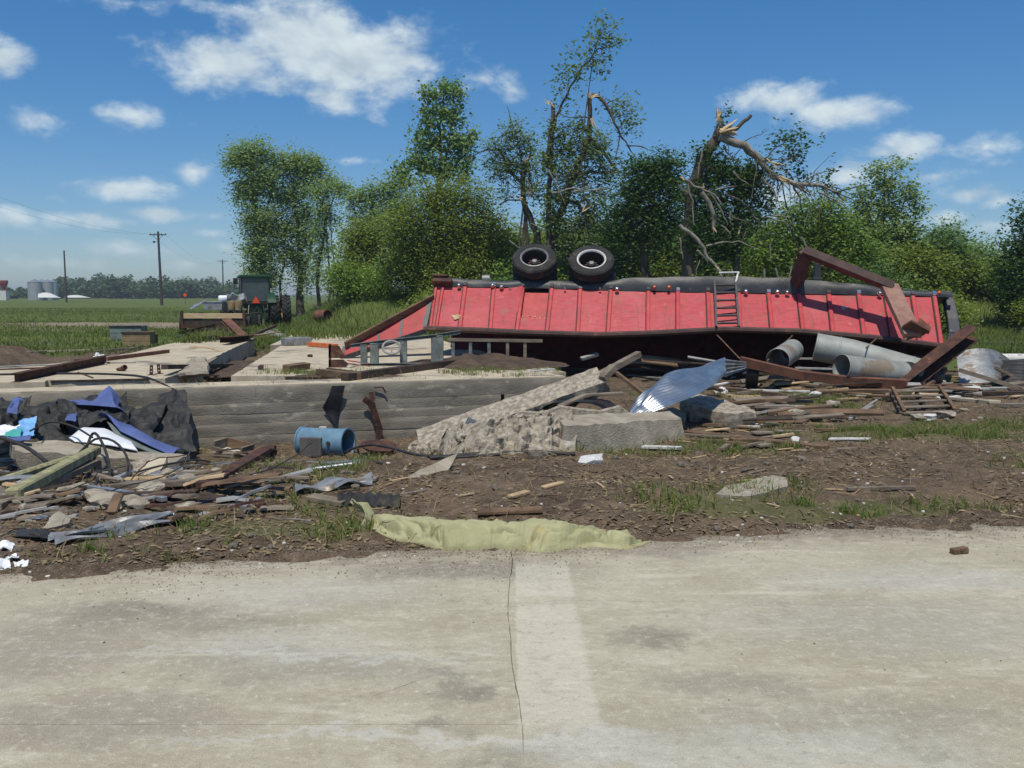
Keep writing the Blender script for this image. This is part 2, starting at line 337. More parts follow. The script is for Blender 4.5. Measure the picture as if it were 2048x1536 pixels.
def setp(o, label=None, cat=None, group=None, kind=None):
    if label: o['label'] = label
    if cat: o['category'] = cat
    if group: o['group'] = group
    if kind: o['kind'] = kind
    return o
def thing(name, loc, label, cat, group=None, rz=0.0):
    o = bpy.data.objects.new(name, None); COL.objects.link(o); o.location = [float(q) for q in loc]; o.rotation_euler = (0, 0, rz); o.empty_display_size = .1
    return setp(o, label, cat, group)
def mesh_from(name, V, Fc, mi=None, mats=(), smooth=None):
    me = bpy.data.meshes.new(name); me.from_pydata([tuple(p) for p in V], [], Fc)
    for m in mats: me.materials.append(MATS[m])
    if mi is not None and len(mats) > 1: me.polygons.foreach_set('material_index', mi)
    if smooth:
        me.polygons.foreach_set('use_smooth', [True] * len(me.polygons)); me.set_sharp_from_angle(angle=math.radians(smooth))
    me.validate(); me.update(); return me
def obj(name, mb, mats, parent=None, label=None, cat=None, group=None, kind=None, smooth=None, bevel=0.0, local=False):
    if isinstance(mats, str): mats = [mats]
    V = np.vstack(mb.v)
    org = np.zeros(3)
    if parent is None:
        if not local: org = np.array([(V[:, 0].min() + V[:, 0].max()) / 2, (V[:, 1].min() + V[:, 1].max()) / 2, V[:, 2].min()])
    else:
        q = parent; org = np.zeros(3)
        if not local:
            while q is not None: org = org + np.array(q.location); q = q.parent
    me = mesh_from(name, V - org, mb.f, mb.m, mats, smooth)
    o = bpy.data.objects.new(name, me); COL.objects.link(o)
    if parent is None: o.location = org
    else: o.parent = parent
    if bevel:
        b = o.modifiers.new('bevel', 'BEVEL'); b.width = bevel; b.segments = 1; b.limit_method = 'ANGLE'; b.angle_limit = math.radians(35); b.harden_normals = False
    return setp(o, label, cat, group, kind)
def raw_mesh(name, V, Q, mats, org=(0, 0, 0), smooth=False):
    """fast path for very many quads/triangles: Q is an (n,k) index array"""
    me = bpy.data.meshes.new(name); V = np.asarray(V, np.float32) - np.asarray(org, np.float32); Q = np.asarray(Q, np.int32); k = Q.shape[1]
    me.vertices.add(len(V)); me.vertices.foreach_set('co', V.ravel()); me.loops.add(Q.size); me.loops.foreach_set('vertex_index', Q.ravel())
    me.polygons.add(len(Q)); me.polygons.foreach_set('loop_start', np.arange(0, Q.size, k, dtype=np.int32))
    if smooth: me.polygons.foreach_set('use_smooth', np.ones(len(Q), bool))
    for m in ([mats] if isinstance(mats, str) else mats): me.materials.append(MATS[m])
    me.update(calc_edges=True); me.validate(); return me
def raw_obj(name, V, Q, mats, parent=None, org=(0, 0, 0), **k):
    o = bpy.data.objects.new(name, raw_mesh(name, V, Q, mats, org)); COL.objects.link(o)
    if parent is None: o.location = org
    else: o.parent = parent
    return setp(o, **k)
def copy_tree(o, parent=None):
    c = o.copy(); COL.objects.link(c); c.parent = parent
    for ch in list(o.children): copy_tree(ch, c)
    return c

# ------------------------------------------------------------------ terrain
E1 = np.array([.952, .306]); E2 = np.array([-.306, .952]); W0 = np.array([-4.6, 13.65]); SLAB_Z = .32
EDGE_PX = [(-1500, 1190), (0, 1152), (300, 1142), (600, 1122), (790, 1112), (1000, 1106), (1300, 1086), (1500, 1075), (1750, 1064), (2048, 1056), (3600, 1010)]
EDGE = np.array([G(a, b)[:2] for a, b in EDGE_PX])
def edge_y(x): return np.interp(x, EDGE[:, 0], EDGE[:, 1])
def aw(x, y): return (x - W0[0]) * E1[0] + (y - W0[1]) * E1[1], (x - W0[0]) * E2[0] + (y - W0[1]) * E2[1]
def bank_h(x, y):
    left = sstep(585, 735, 1024 + F_PX * x / np.maximum(y, 1.0))
    y0 = np.interp(x, [-12, 0, 10, 30], [40, 38, 37, 38])
    return 1.75 * left * sstep(0, 12, y - y0) * (1 - sstep(95, 140, y))
def gz(x, y, fine=True):
    x = np.asarray(x, float); y = np.asarray(y, float); a, w = aw(x, y)
    ey = edge_y(x); t = y - ey
    z = -.07 + .10 * sstep(-.35, .25, t + .25 * fbm(x * 2.2, y * 2.2, None, 3, 5) + .22 * fbm(x * 7, y * 7, None, 3, 6))
    pit = sstep(-6.5, -1.0, w) * (1 - sstep(3.0, 6.5, a)) * (1 - sstep(.3, .6, w))
    z = z - .62 * pit
    z = z - .16 * sstep(9, 13, y) * sstep(4.0, 7.0, a) * (1 - sstep(30, 38, y))
    inside = sstep(.25, .6, w) * (1 - sstep(5.8, 6.2, a))
    z = np.where(inside > .5, np.where(y < 36, -.12, z), z)
    leftearth = sstep(1.2, 1.6, w) * (1 - sstep(-3.6, -3.0, a - (w - 2) * -.12)) * (1 - sstep(24, 33, y))
    z = np.where(leftearth > 0, z * (1 - leftearth) + .27 * leftearth, z)
    z = np.where((y > 34), z * (1 - sstep(34, 38, y)) , z)
    z = z + bank_h(x, y)
    if fine:
        near = sstep(-.1, .5, t)
        amp = near * (1 - sstep(22, 60, y))
        z = z + amp * (.10 * fbm(x * .8, y * .8, None, 3, 1) + .055 * fbm(x * 4, y * 4, None, 4, 2))
        z = z + bank_h(x, y) * .16 * fbm(x * .35, y * .35, None, 4, 8)
        z = z + sstep(30, 50, y) * .25 * fbm(x * .08, y * .08, None, 3, 9) * (1 - sstep(300, 900, y))
        # low ridge of dirt thrown up in the middle
        z = z + .10 * np.exp(-((x + .3) / 1.6) ** 2 - ((y - 9.6) / .9) ** 2)
    return z
SLABS = []   # (polygon Nx2, z)
GRID = {}
def gfast(x, y):
    """height of the built ground sheet (bilinear in its own grid)"""
    gx_, gy_, gz_ = GRID['x'], GRID['y'], GRID['z']; x = np.asarray(x, float); y = np.asarray(y, float)
    i = np.clip(np.searchsorted(gx_, x) - 1, 0, len(gx_) - 2); j = np.clip(np.searchsorted(gy_, y) - 1, 0, len(gy_) - 2)
    fx = np.clip((x - gx_[i]) / (gx_[i + 1] - gx_[i]), 0, 1); fy = np.clip((y - gy_[j]) / (gy_[j + 1] - gy_[j]), 0, 1)
    return (gz_[j, i] * (1 - fx) + gz_[j, i + 1] * fx) * (1 - fy) + (gz_[j + 1, i] * (1 - fx) + gz_[j + 1, i + 1] * fx) * fy
def in_poly(x, y, poly):
    c = np.zeros(np.shape(x), bool); xi, yi = poly[:, 0], poly[:, 1]; xj, yj = np.roll(xi, 1), np.roll(yi, 1)
    for a, b, p_, q_ in zip(xi, yi, xj, yj):
        if b == q_: continue
        c ^= ((b > y) != (q_ > y)) & (x < (p_ - a) * (y - b) / (q_ - b) + a)
    return c
def hzv(x, y):
    x = np.atleast_1d(np.asarray(x, float)); y = np.atleast_1d(np.asarray(y, float)); z = gfast(x, y)
    z = np.where(y < edge_y(x) + .37, np.maximum(z, 0.0), z)
    for poly, sz, bb in SLABS:
        k = (x > bb[0]) & (x < bb[1]) & (y > bb[2]) & (y < bb[3])
        if k.any():
            kk = np.where(k)[0]; ins = in_poly(x[kk], y[kk], poly); z[kk[ins]] = np.maximum(z[kk[ins]], sz)
    return z
def hz(x, y): return float(hzv(x, y)[0])
DD = 2.6 * 1.004 ** np.arange(1250)
def on(px, py, lift=0.0):
    """point of the ground (or slab) seen at a pixel"""
    r = ray(px, py); r = r / r[1]; h = hzv(r[0] * DD, DD); k = np.where(CAM_H + r[2] * DD <= h)[0]
    if len(k) == 0: p = r * 380
    else:
        k = max(1, k[0]); f = np.linspace(DD[k - 1], DD[k], 12); hh = hzv(r[0] * f, f); q = np.where(CAM_H + r[2] * f <= hh)[0]; p = r * (f[q[0]] if len(q) else DD[k])
    return np.array([p[0], p[1], CAM_H + p[2] + lift])
def tab(fn, a, b, n=3000):
    xs = np.linspace(a, b, n); ys = fn(xs); return lambda x: float(np.interp(x, xs, ys))
def pt(q, lift=0.0):
    if len(q) == 3: return P(*q) + np.array([0, 0, lift])
    return on(q[0], q[1], lift)
def drop(x, y, lift=0.0): return np.array([x, y, hz(x, y) + lift])
# ================================================================== ground sheet
def spaced(segs):
    r = []
    for a, b, s in segs: r += list(np.arange(a, b, s))
    return r
def grow(start, stop, step, k):
    r = []; v = start
    while v < stop: r.append(v); v += step; step *= k
    r.append(stop); return r
gx_in = list(np.arange(-11, 12.001, .085)); gx = np.array([-q for q in grow(11.1, 2400, .25, 1.13)][::-1] + gx_in + grow(12.1, 2400, .25, 1.13))
gy = np.array([-40, -20, -8, 0, 3, 4.2] + spaced([(4.8, 15.5, .07), (15.5, 30, .16), (30, 70, .5), (70, 140, 2)]) + grow(140, 2400, 5, 1.22))
GX, GY = np.meshgrid(gx, gy)
GZ = gz(GX, GY); GZ = np.where(GY < 4.0, -.08, GZ)
GRID.update(x=gx, y=gy, z=GZ)
GV = np.stack([GX, GY, GZ], -1).reshape(-1, 3); w_ = len(gx)
ii, jj = np.meshgrid(np.arange(len(gy) - 1), np.arange(len(gx) - 1), indexing='ij'); b0 = (ii * w_ + jj).ravel()
GQ = np.stack([b0, b0 + 1, b0 + w_ + 1, b0 + w_], 1)
def mud_w(x, y):
    """bare earth and wheel tracks in the grass field"""
    n = fbm(x * .25, y * .25, None, 4, 21)
    lx = 1 - sstep(-19, -13, x - (y - 45) * .1)
    t1 = np.exp(-((y - 53 + n * 5) / 5.0) ** 2) * lx * sstep(-34, -29, x - (y - 50) * .3)
    t2 = np.exp(-((y - 43.5 + n * 4) / 2.6) ** 2) * lx * .8
    t3 = (1 - sstep(30, 33, y + n * 3)) * lx
    return np.clip(t1 * 1.2 + t2 * .75 + t3, 0, 1)
def grass_w(x, y):
    a, w = aw(x, y); n = fbm(x * .55, y * .55, None, 4, 31); n2 = fbm(x * .12, y * .12, None, 3, 33)
    t = y - edge_y(x)
    far = sstep(27, 33, y + n * 5) * (1 - mud_w(x, y))
    nearpatch = 0
    for px, py, rx, ry, s in [(640, 1085, 1.0, .25, .65), (900, 1075, .6, .2, .3), (1480, 1045, .9, .22, .45), (1720, 1040, 1.2, .22, .7), (1980, 1035, 1.0, .22, .45), (1230, 905, .7, .5, .8), (1450, 905, .8, .5, .7),
                              (1760, 860, 1.5, .9, 1.1), (1930, 880, 1.6, .7, 1.0), (1650, 800, 1.2, .9, .7), (2040, 840, 1.5, 1.2, .8), (1620, 990, .5, .3, .3), (1420, 1000, .5, .3, .25), (1600, 900, .9, .6, .5)]:
        g = G(px, py, -.05); nearpatch = nearpatch + s * np.exp(-((x - g[0]) / rx) ** 2 - ((y - g[1]) / ry) ** 2)
    near = np.clip(nearpatch * 1.1 + n * 1.1 - .18, 0, 1) * sstep(.1, .35, t)
    rightfar = sstep(19, 25, y) * sstep(8, 10, x)
    return np.clip(np.maximum(np.maximum(far, near), rightfar * (.8 + n)), 0, 1)
GV_g = grass_w(GV[:, 0], GV[:, 1]); GV_m = mud_w(GV[:, 0], GV[:, 1]) * sstep(30, 34, GV[:, 1])
def ground_material():
    m = bpy.data.materials.new('ground'); m.use_nodes = True; t = m.node_tree; t.nodes.clear(); N = NB(t)
    pos = N.n('ShaderNodeNewGeometry').outputs['Position']
    ag = N.n('ShaderNodeAttribute', attribute_name='grass').outputs['Fac']; am = N.n('ShaderNodeAttribute', attribute_name='mud').outputs['Fac']
    n1 = N.noise(pos, 1.1, 7, .6); n2 = N.noise(pos, 9, 6, .65); n3 = N.noise(pos, 60, 3, .6)
    soil = N.mix(N.remap(n1, .35, .65), (.140, .100, .066, 1), (.080, .058, .040, 1))
    soil = N.mix(N.remap(n2, .45, .7), soil, (.205, .152, .107, 1))
    soil = N.mix(N.remap(n3, .60, .72), soil, (.32, .265, .20, 1)); soil = N.mix(N.remap(n3, .42, .30), soil, (.055, .040, .030, 1))
    mud = N.mix(N.remap(n1, .4, .6), (.30, .245, .18, 1), (.21, .168, .122, 1))
    g1 = N.noise(pos, .35, 6, .6); g2 = N.noise(pos, 5, 5, .6)
    gr = N.mix(N.remap(g1, .35, .65), (.085, .125, .030, 1), (.118, .142, .042, 1)); gr = N.mix(N.remap(g2, .5, .75), gr, (.135, .125, .05, 1))
    sxy = N.n('ShaderNodeSeparateXYZ'); N.set(sxy.inputs[0], pos); fac = N.math('MULTIPLY_ADD', N.math('SUBTRACT', n2, .5), .9, ag); fac = N.math('MULTIPLY', N.remap(fac, .28, .62), N.remap(sxy.outputs[1], 17, 26, .4, 1.0))
    soil = N.mix(am, soil, mud)
    col = N.mix(fac, soil, gr)
    bs = N.n('ShaderNodeBsdfPrincipled'); bs.inputs['Roughness'].default_value = .97; bs.inputs['Specular IOR Level'].default_value = .1; N.set(bs.inputs['Base Color'], col)
    b = N.n('ShaderNodeBump'); b.inputs['Strength'].default_value = .8; b.inputs['Distance'].default_value = .04; N.set(b.inputs['Height'], N.math('ADD', n2, N.math('MULTIPLY', n3, .4))); N.set(bs.inputs['Normal'], b.outputs[0])
    o = N.n('ShaderNodeOutputMaterial'); t.links.new(bs.outputs[0], o.inputs[0]); MATS['ground'] = m
ground_material()
gme = raw_mesh('ground', GV, GQ, 'ground', smooth=True)
for nm, arr in (('grass', GV_g), ('mud', GV_m)):
    at = gme.attributes.new(nm, 'FLOAT', 'POINT'); at.data.foreach_set('value', arr.astype(np.float32))
go = bpy.data.objects.new('ground', gme); COL.objects.link(go); setp(go, kind='structure', label='bare brown dirt and rough green grass field')

# ================================================================== foreground concrete
def apron_material():
    m = bpy.data.materials.new('apron_concrete'); m.use_nodes = True; t = m.node_tree; t.nodes.clear(); N = NB(t)
    pos = N.n('ShaderNodeNewGeometry').outputs['Position']
    n1 = N.noise(pos, .8, 7, .6, .4); n2 = N.noise(N.vmath('MULTIPLY', pos, (1.0, 3.2, 1)), 1.6, 6, .62, .5); n3 = N.noise(pos, 26, 5, .7); n4 = N.noise(pos, 105, 3, .65); n5 = N.noise(N.vmath('MULTIPLY', pos, (1, 2.2, 1)), 5, 6, .65, .3)
    col = N.mix(N.remap(n1, .36, .64), (.465, .42, .31, 1), (.375, .333, .235, 1))
    col = N.mix(N.remap(n2, .52, .70, 0, .5), col, (.62, .575, .455, 1))
    col = N.mix(N.remap(n2, .46, .32, 0, .55), col, (.34, .298, .215, 1))
    col = N.mix(N.remap(n5, .58, .74, 0, .6), col, (.63, .585, .465, 1)); col = N.mix(N.remap(n5, .42, .28, 0, .6), col, (.32, .28, .20, 1))
    warp = N.vmath('ADD', pos, N.vmath('MULTIPLY', N.vmath('SUBTRACT', N.noise(pos, 2.6, 5, .65, 0, 1), (.5, .5, .5)), (.55, .75, 0)))
    for px, py, rx, ry, c, k in [(905, 1370, .13, .26, (.20, .18, .14), .6), (885, 1330, .12, .10, (.22, .20, .155), .5), (950, 1385, .1, .12, (.16, .145, .12), .5), (880, 1450, .16, .1, (.15, .135, .112), .5),
                              (1010, 1520, .3, .12, (.22, .205, .16), .5), (350, 1240, .8, .28, (.21, .185, .145), .55), (250, 1225, .7, .2, (.20, .17, .135), .5), (920, 1140, 1.0, .32, (.21, .178, .14), .75), (1300, 1275, .25, .16, (.205, .185, .14), .6),
                              (1350, 1290, .22, .1, (.19, .175, .13), .6), (1450, 1370, .5, .16, (.225, .205, .155), .55), (620, 1330, .9, .3, (.25, .235, .195), .45), (1800, 1250, 1.4, .5, (.33, .315, .26), .5), (1700, 1440, 1.0, .3, (.27, .26, .2), .5), (180, 1440, .8, .3, (.24, .205, .17), .5),
                              (40, 1300, .8, .5, (.27, .235, .195), .5), (1290, 1100, .7, .25, (.245, .21, .165), .6), (560, 1290, .7, .3, (.46, .44, .385), .5), (1500, 1500, 1.2, .2, (.47, .46, .40), .5), (600, 1190, 1.0, .35, (.45, .42, .36), .5), (1860, 1160, 1.2, .35, (.46, .44, .385), .5), (1150, 1500, .4, .2, (.5, .48, .42), .6), (760, 1480, 1.2, .05, (.52, .50, .44), .6), (560, 1307, 1.6, .035, (.53, .51, .45), .5)]:
        g = G(px, py); q = N.vmath('MULTIPLY', N.vmath('SUBTRACT', warp, (g[0], g[1], 0)), (1 / rx, 1 / ry, 0)); l = N.vmath('LENGTH', q)
        col = N.mix(N.remap(l, 1.05, .35, 0, k), col, c4(c))
    # paler strip cast beside the long joint
    sx = N.n('ShaderNodeSeparateXYZ'); N.set(sx.inputs[0], pos)
    xx = N.math('ADD', sx.outputs[0], N.math('MULTIPLY', N.math('SUBTRACT', N.noise(pos, 4, 3), .5), .04))
    strip = N.math('MULTIPLY', N.remap(xx, .015, .03), N.remap(xx, .37, .33)); strip = N.math('MULTIPLY', strip, N.math('MULTIPLY', N.remap(sx.outputs[1], 3.4, 3.6), N.remap(sx.outputs[1], 5.9, 5.6)))
    gap = N.math('SUBTRACT', 1.0, N.math('MULTIPLY', N.remap(N.math('ABSOLUTE', N.math('SUBTRACT', sx.outputs[1], 5.02)), .10, .05), .6))
    col = N.mix(N.math('MULTIPLY', N.math('MULTIPLY', strip, gap), .55), col, (.62, .58, .47, 1))
    ed = N.math('SUBTRACT', sx.outputs[1], N.math('MULTIPLY_ADD', sx.outputs[0], .165, 6.10)); ed = N.math('ADD', ed, N.math('MULTIPLY', N.math('SUBTRACT', n5, .5), 1.1)); ed = N.math('ADD', ed, N.math('MULTIPLY', N.math('SUBTRACT', n3, .5), .5))
    col = N.mix(N.remap(ed, -.45, .12, 0, .9), col, (.19, .148, .105, 1))
    col = N.mix(N.remap(n3, .54, .72, 0, .65), col, (.66, .62, .51, 1)); col = N.mix(N.remap(n3, .46, .28, 0, .6), col, (.24, .205, .15, 1))
    col = N.mix(N.remap(n4, .60, .72, 0, .75), col, (.17, .145, .105, 1)); col = N.mix(N.remap(n4, .40, .28, 0, .65), col, (.70, .66, .56, 1))
    wl = N.vmath('ADD', pos, N.vmath('MULTIPLY', N.vmath('SUBTRACT', N.noise(pos, 9, 3, .6, 0, 1), (.5, .5, .5)), (.05, .05, 0)))
    for (xa, ya), (xb, yb), wdt, cl_ in [((680, 1416), (880, 1345), .006, (.16, .135, .10)), ((790, 1398), (905, 1382), .005, (.2, .17, .125)), ((880, 1300), (1010, 1312), .02, (.62, .58, .47)), ((200, 1312), (820, 1305), .018, (.60, .555, .45)), ((1250, 1140), (1600, 1125), .02, (.60, .56, .455)), ((620, 1180), (800, 1165), .02, (.60, .56, .455)), ((1400, 1262), (1750, 1250), .02, (.58, .54, .43))]:
        A_ = G(xa, ya); B_ = G(xb, yb); dv_ = B_ - A_; L_ = float(np.linalg.norm(dv_)); dv_ = dv_ / L_; nv_ = (-dv_[1], dv_[0], 0)
        rel = N.vmath('SUBTRACT', wl, (float(A_[0]), float(A_[1]), 0)); al = N.vmath('DOT_PRODUCT', rel, (float(dv_[0]), float(dv_[1]), 0)); ac = N.math('ABSOLUTE', N.vmath('DOT_PRODUCT', rel, nv_))
        msk = N.math('MULTIPLY', N.remap(ac, wdt, wdt * .3), N.math('MULTIPLY', N.remap(al, 0, .1), N.remap(al, L_, L_ - .1))); col = N.mix(N.math('MULTIPLY', N.math('MULTIPLY', msk, .8 if cl_[0] < .3 else .4), N.remap(n5, .38, .56)), col, c4(cl_))
    n7 = N.noise(pos, 11, 6, .72, .6); col = N.mix(N.remap(n7, .52, .68, 0, .35), col, (.60, .555, .45, 1)); col = N.mix(N.remap(n7, .48, .32, 0, .4), col, (.28, .24, .175, 1))
    n6 = N.noise(pos, 260, 2, .6); col = N.mix(N.remap(n6, .56, .68, 0, .55), col, (.20, .17, .125, 1)); col = N.mix(N.remap(n6, .44, .32, 0, .5), col, (.72, .68, .58, 1))
    bs = N.n('ShaderNodeBsdfPrincipled'); bs.inputs['Roughness'].default_value = .9; bs.inputs['Specular IOR Level'].default_value = .2; N.set(bs.inputs['Base Color'], col)
    b = N.n('ShaderNodeBump'); b.inputs['Strength'].default_value = .55; b.inputs['Distance'].default_value = .012; N.set(b.inputs['Height'], N.math('ADD', N.math('ADD', n3, N.math('MULTIPLY', n4, .4)), N.math('MULTIPLY', n5, 1.2))); N.set(bs.inputs['Normal'], b.outputs[0])
    o = N.n('ShaderNodeOutputMaterial'); t.links.new(bs.outputs[0], o.inputs[0]); MATS['apron_concrete'] = m
apron_material()
apron = bpy.data.objects.new('pavement', None); COL.objects.link(apron); setp(apron, kind='structure', label='weathered grey concrete pavement in the foreground')
def wob(p, q, step=.06, amp=.012, seed=0):
    p = np.array(p[:2]); q = np.array(q[:2]); n = max(2, int(np.linalg.norm(q - p) / step)); t = np.linspace(0, 1, n + 1)[:-1]
    L = p[None] + (q - p)[None] * t[:, None]; d = (q - p) / np.linalg.norm(q - p); nn = np.array([-d[1], d[0]])
    return L + nn[None] * (amp * 2 * fbm(L[:, 0] * 5, L[:, 1] * 5, None, 4, seed))[:, None] * np.minimum(1, np.minimum(t, 1 - t) * 12)[:, None]
JX = [(0.045, 3.5), (0.02, 3.75), (-.005, 4.3), (-.02, 5.02), (0.0, 5.6), (0.03, 9.9)]     # long joint
jx = tab(lambda y: np.interp(y, [q[1] for q in JX], [q[0] for q in JX]) + .024 * fbm(y * 4, y * 0 + 1.7, None, 4, 3), -15, 12)
CRK = np.array([G(1010, 1214)[:2], G(1120, 1200)[:2], G(1500, 1205)[:2], G(1900, 1216)[:2], G(2100, 1228)[:2], np.array([16.0, 4.55])])
crk = tab(lambda x: np.interp(x, CRK[:, 0], CRK[:, 1]) + .03 * fbm(x * 5, x * 0 + .3, None, 4, 11), -1, 16)
def lin(y, s): return tab(lambda x: y + .006 * fbm(x * 3, x * 0 + s, None, 3, s), -16, 16)
def panel(xl, xr, yb, yt, n, m):
    """xl/xr: functions of y, yb/yt: functions of x"""
    mb = MB()
    def f(u, v):
        y = yb(0) + (yt(0) - yb(0)) * v
        uu = u if n < 90 else u
        x = xl(y) + (xr(y) - xl(y)) * uu; y = yb(x) + (yt(x) - yb(x)) * v
        x = xl(y) + (xr(y) - xl(y)) * uu; return (x, y, 0.0)
    mb.sheet(f, n, m, .2); return obj('concrete_panel', mb, 'apron_concrete', apron)
gp = .0022; back = -5.0; yj1, yj2 = 4.42, 3.52
tip = lambda x: float(edge_y(x)) + .38
panel(lambda y: -15., lambda y: jx(y) - gp, lin(yj1, 4), tip, 120, 40)
panel(lambda y: -15., lambda y: jx(y) - gp, lin(yj2 + .003, 5), lin(yj1 - .0015, 4), 100, 16)
g2 = lambda y: gp if y > 3.46 else .0004
panel(lambda y: -15., lambda y: jx(y) - g2(y), lambda x: back, lin(yj2 - .000, 5), 60, 40)
panel(lambda y: jx(y) + gp, lambda y: 15., lambda x: crk(x) + .0015, tip, 260, 30)
panel(lambda y: jx(y) + g2(y), lambda y: 15., lambda x: back, lambda x: crk(x) - .0015, 260, 60)
mb = MB(); mb.sheet(lambda u, v: (-14 + 28 * u, -13 + 18.5 * v, -.0035), 2, 2); obj('joint_filler', mb, 'joint_dirt', apron)

# ================================================================== old foundation: wall and floor slabs
def WP(a, w, z): q = W0 + E1 * a + E2 * w; return np.array([q[0], q[1], z])
wall = thing('foundation_wall', WP(0, 0, -.6), 'board-marked grey concrete foundation wall at the back of the pit', 'wall')
def course(a0, a1, z0, z1, off, depth=.5, seed=0, chip=0.0, dz=0.0, name='board_course', m='concrete_wall'):
    mb = MB(); aa = np.arange(a0, a1 + 1e-6, .07); V = []; k = 6
    n1 = fbm(aa * 1.3, aa * 0 + seed, None, 4, seed); n2 = fbm(aa * 3.1, aa * 0 + seed + 5, None, 4, seed + 3); n3 = np.clip(fbm(aa * .9, aa * 0, None, 4, seed + 9) * 2 - .1, 0, 1)
    zb_ = z0 + .003 * fbm(aa * 1.1, aa * 0 + z0 * 9, None, 4, 71); zt_ = z1 + .003 * fbm(aa * 1.1, aa * 0 + z1 * 9, None, 4, 71)
    for i, a in enumerate(aa):
        o = off + .006 * n1[i]; ch = chip * n3[i] + chip * .25 * abs(n2[i]); zt = zt_[i] - (.35 * ch if chip > .05 else 0); zb = zb_[i]
        V += [WP(a, o + .0025, zb), WP(a, o, zb + .003), WP(a, o + .004 * n2[i], (zb + zt) / 2 - ch * .3), WP(a, o + ch * .6, zt - .004 - ch * .55), WP(a, o + ch + .003, zt), WP(a, depth, zt)]
    F_ = []
    for i in range(len(aa) - 1):
        for j in range(k - 1): F_.append((i * k + j, i * k + k + j, i * k + k + j + 1, i * k + j + 1))
    F_.append(tuple(range(k))); F_.append(tuple((len(aa) - 1) * k + j for j in range(k))[::-1])
    mb.add(V, F_); return obj(name, mb, m, wall, smooth=38)
zs = [.315, .06, -.10, -.245, -.43, -.62, -1.0]
for i in range(6):
    cuts = [-9.5, 4.7, 5.85] if i in (1, 2) else [-9.5, 5.85]
    for j in range(len(cuts) - 1):
        course(cuts[j] + .0005, cuts[j + 1] - .0005, zs[i + 1], zs[i], [.0, -.003, .001, -.002, .002, -.001][i] + random.uniform(-.001, .001), .5, i * 10 + j, .085 if i == 0 else 0.0, random.uniform(-.002, .002), m='concrete_wall')
strip = [WP(-9.5, .07, 0), WP(5.8, .09, 0), WP(5.75, .95, 0), WP(2.0, .78, 0), WP(-2.1, .78, 0), WP(-2.1, .72, 0), WP(-4.6, .70, 0), WP(-4.6, .8, 0), WP(-9.5, .8, 0)]
def slab(pts, label, z=SLAB_Z, z0=-.7, name='foundation_slab', m='concrete_old', seed=0, amp=.02):
    P_ = [np.array(p[:2]) for p in pts]; L = np.vstack([wob(P_[i], P_[(i + 1) % len(P_)], .12, amp, seed + i) for i in range(len(P_))])
    mb = MB(); mb.poly(L, z0, z); Q_ = np.array(P_); SLABS.append((Q_, z, (Q_[:, 0].min(), Q_[:, 0].max(), Q_[:, 1].min(), Q_[:, 1].max())))
    return obj(name, mb, m, None, label, 'concrete slab')
slab(strip, 'long narrow concrete curb along the top of the pit wall', SLAB_Z + .004, .10, 'concrete_curb', seed=3)
q = lambda x, y: G(x, y, SLAB_Z)
slab([q(-260, 768), q(90, 764), q(95, 760), q(330, 757), q(385, 735), q(508, 677), q(425, 673), q(335, 688), q(262, 706), q(110, 727), q(-260, 748)], 'cracked pale concrete floor slab left of the dark trench', seed=20)
cb = q(1132, 744)
slab([q(462, 752), q(800, 752), cb, cb + np.array([-2.5, 9, 0]), q(830, 664), q(640, 668), q(566, 689)], 'pale concrete floor slab between the trench and the red trailer', seed=40)
slab([q(540, 688), q(560, 687), q(700, 674), q(700, 667), q(590, 665)], 'thin far concrete strip behind the orange painted bar', SLAB_Z - .03, seed=60)
# soil heap spread over the slab and dirty patches
def heap(name, label, px, py, rx, ry, h, seed, m='soil', kind=None, cat='dirt heap'):
    c = on(px, py); mb = MB()
    U, Vv = np.meshgrid(np.linspace(0, 1, 41), np.linspace(0, 1, 15), indexing='ij'); T = U * 2 * math.pi
    K = 1 + .5 * fbm(np.cos(T) * 1.2 + seed, np.sin(T) * 1.2, None, 3, seed); X = c[0] + np.cos(T) * Vv * rx * K; Y = c[1] + np.sin(T) * Vv * ry * K
    Z = h * (1 - Vv ** 1.6) * (1 + .9 * fbm(X * 2.2, Y * 2.2, None, 4, seed)) + .03 * fbm(X * 9, Y * 9, None, 3, seed) * (1 - Vv)
    Z = c[2] + np.maximum(Z, -.02) - .008 * Vv
    f = lambda u, v: (X[round(u * 40), round(v * 14)], Y[round(u * 40), round(v * 14)], Z[round(u * 40), round(v * 14)])
    mb.sheet(f, 40, 14); return obj(name, mb, m, None, label, cat, smooth=180)
heap('dirt_heap', 'brown soil heap on the slab under the trailer', 960, 728, 1.6, 1.7, .16, 3)
heap('dirt_heap', 'flat brown soil patch beside the rusty plate on the slab', 700, 752, 1.0, .35, .05, 9)
heap('dirt_heap', 'dark soil lying in the bottom of the trench', 440, 735, 1.4, 2.4, .06, 13)

# ================================================================== overturned grain trailer
TOPX = [873, 887, 931, 988, 1046, 1104, 1161, 1222, 1297, 1356, 1416, 1477, 1537, 1597, 1657, 1717, 1771, 1825, 1868]
BOTX = [861, 873, 920, 981, 1034, 1094, 1156, 1216, 1296, 1356, 1419, 1481, 1544, 1606, 1666, 1728, 1785, 1839, 1882]
bot_y = lambda x: np.interp(x, [840, 960, 1060, 1200, 1300, 1450, 1600, 1750, 1895], [657, 661, 666, 670, 667, 659, 663, 676, 694])
top_y = lambda x: np.interp(x, [860, 1100, 1300, 1500, 1700, 1900], [573, 577, 583, 587, 590, 594])
dep_b = lambda x: 20.6 + (x - 850) / 1042.0 * -1.6
dep_t = lambda x: dep_b(x) + .92
tr = thing('grain_trailer', np.array([P(1370, 700, 20)[0], 20.3, .0]), 'overturned red grain trailer with black frame and wheels in the air', 'trailer')
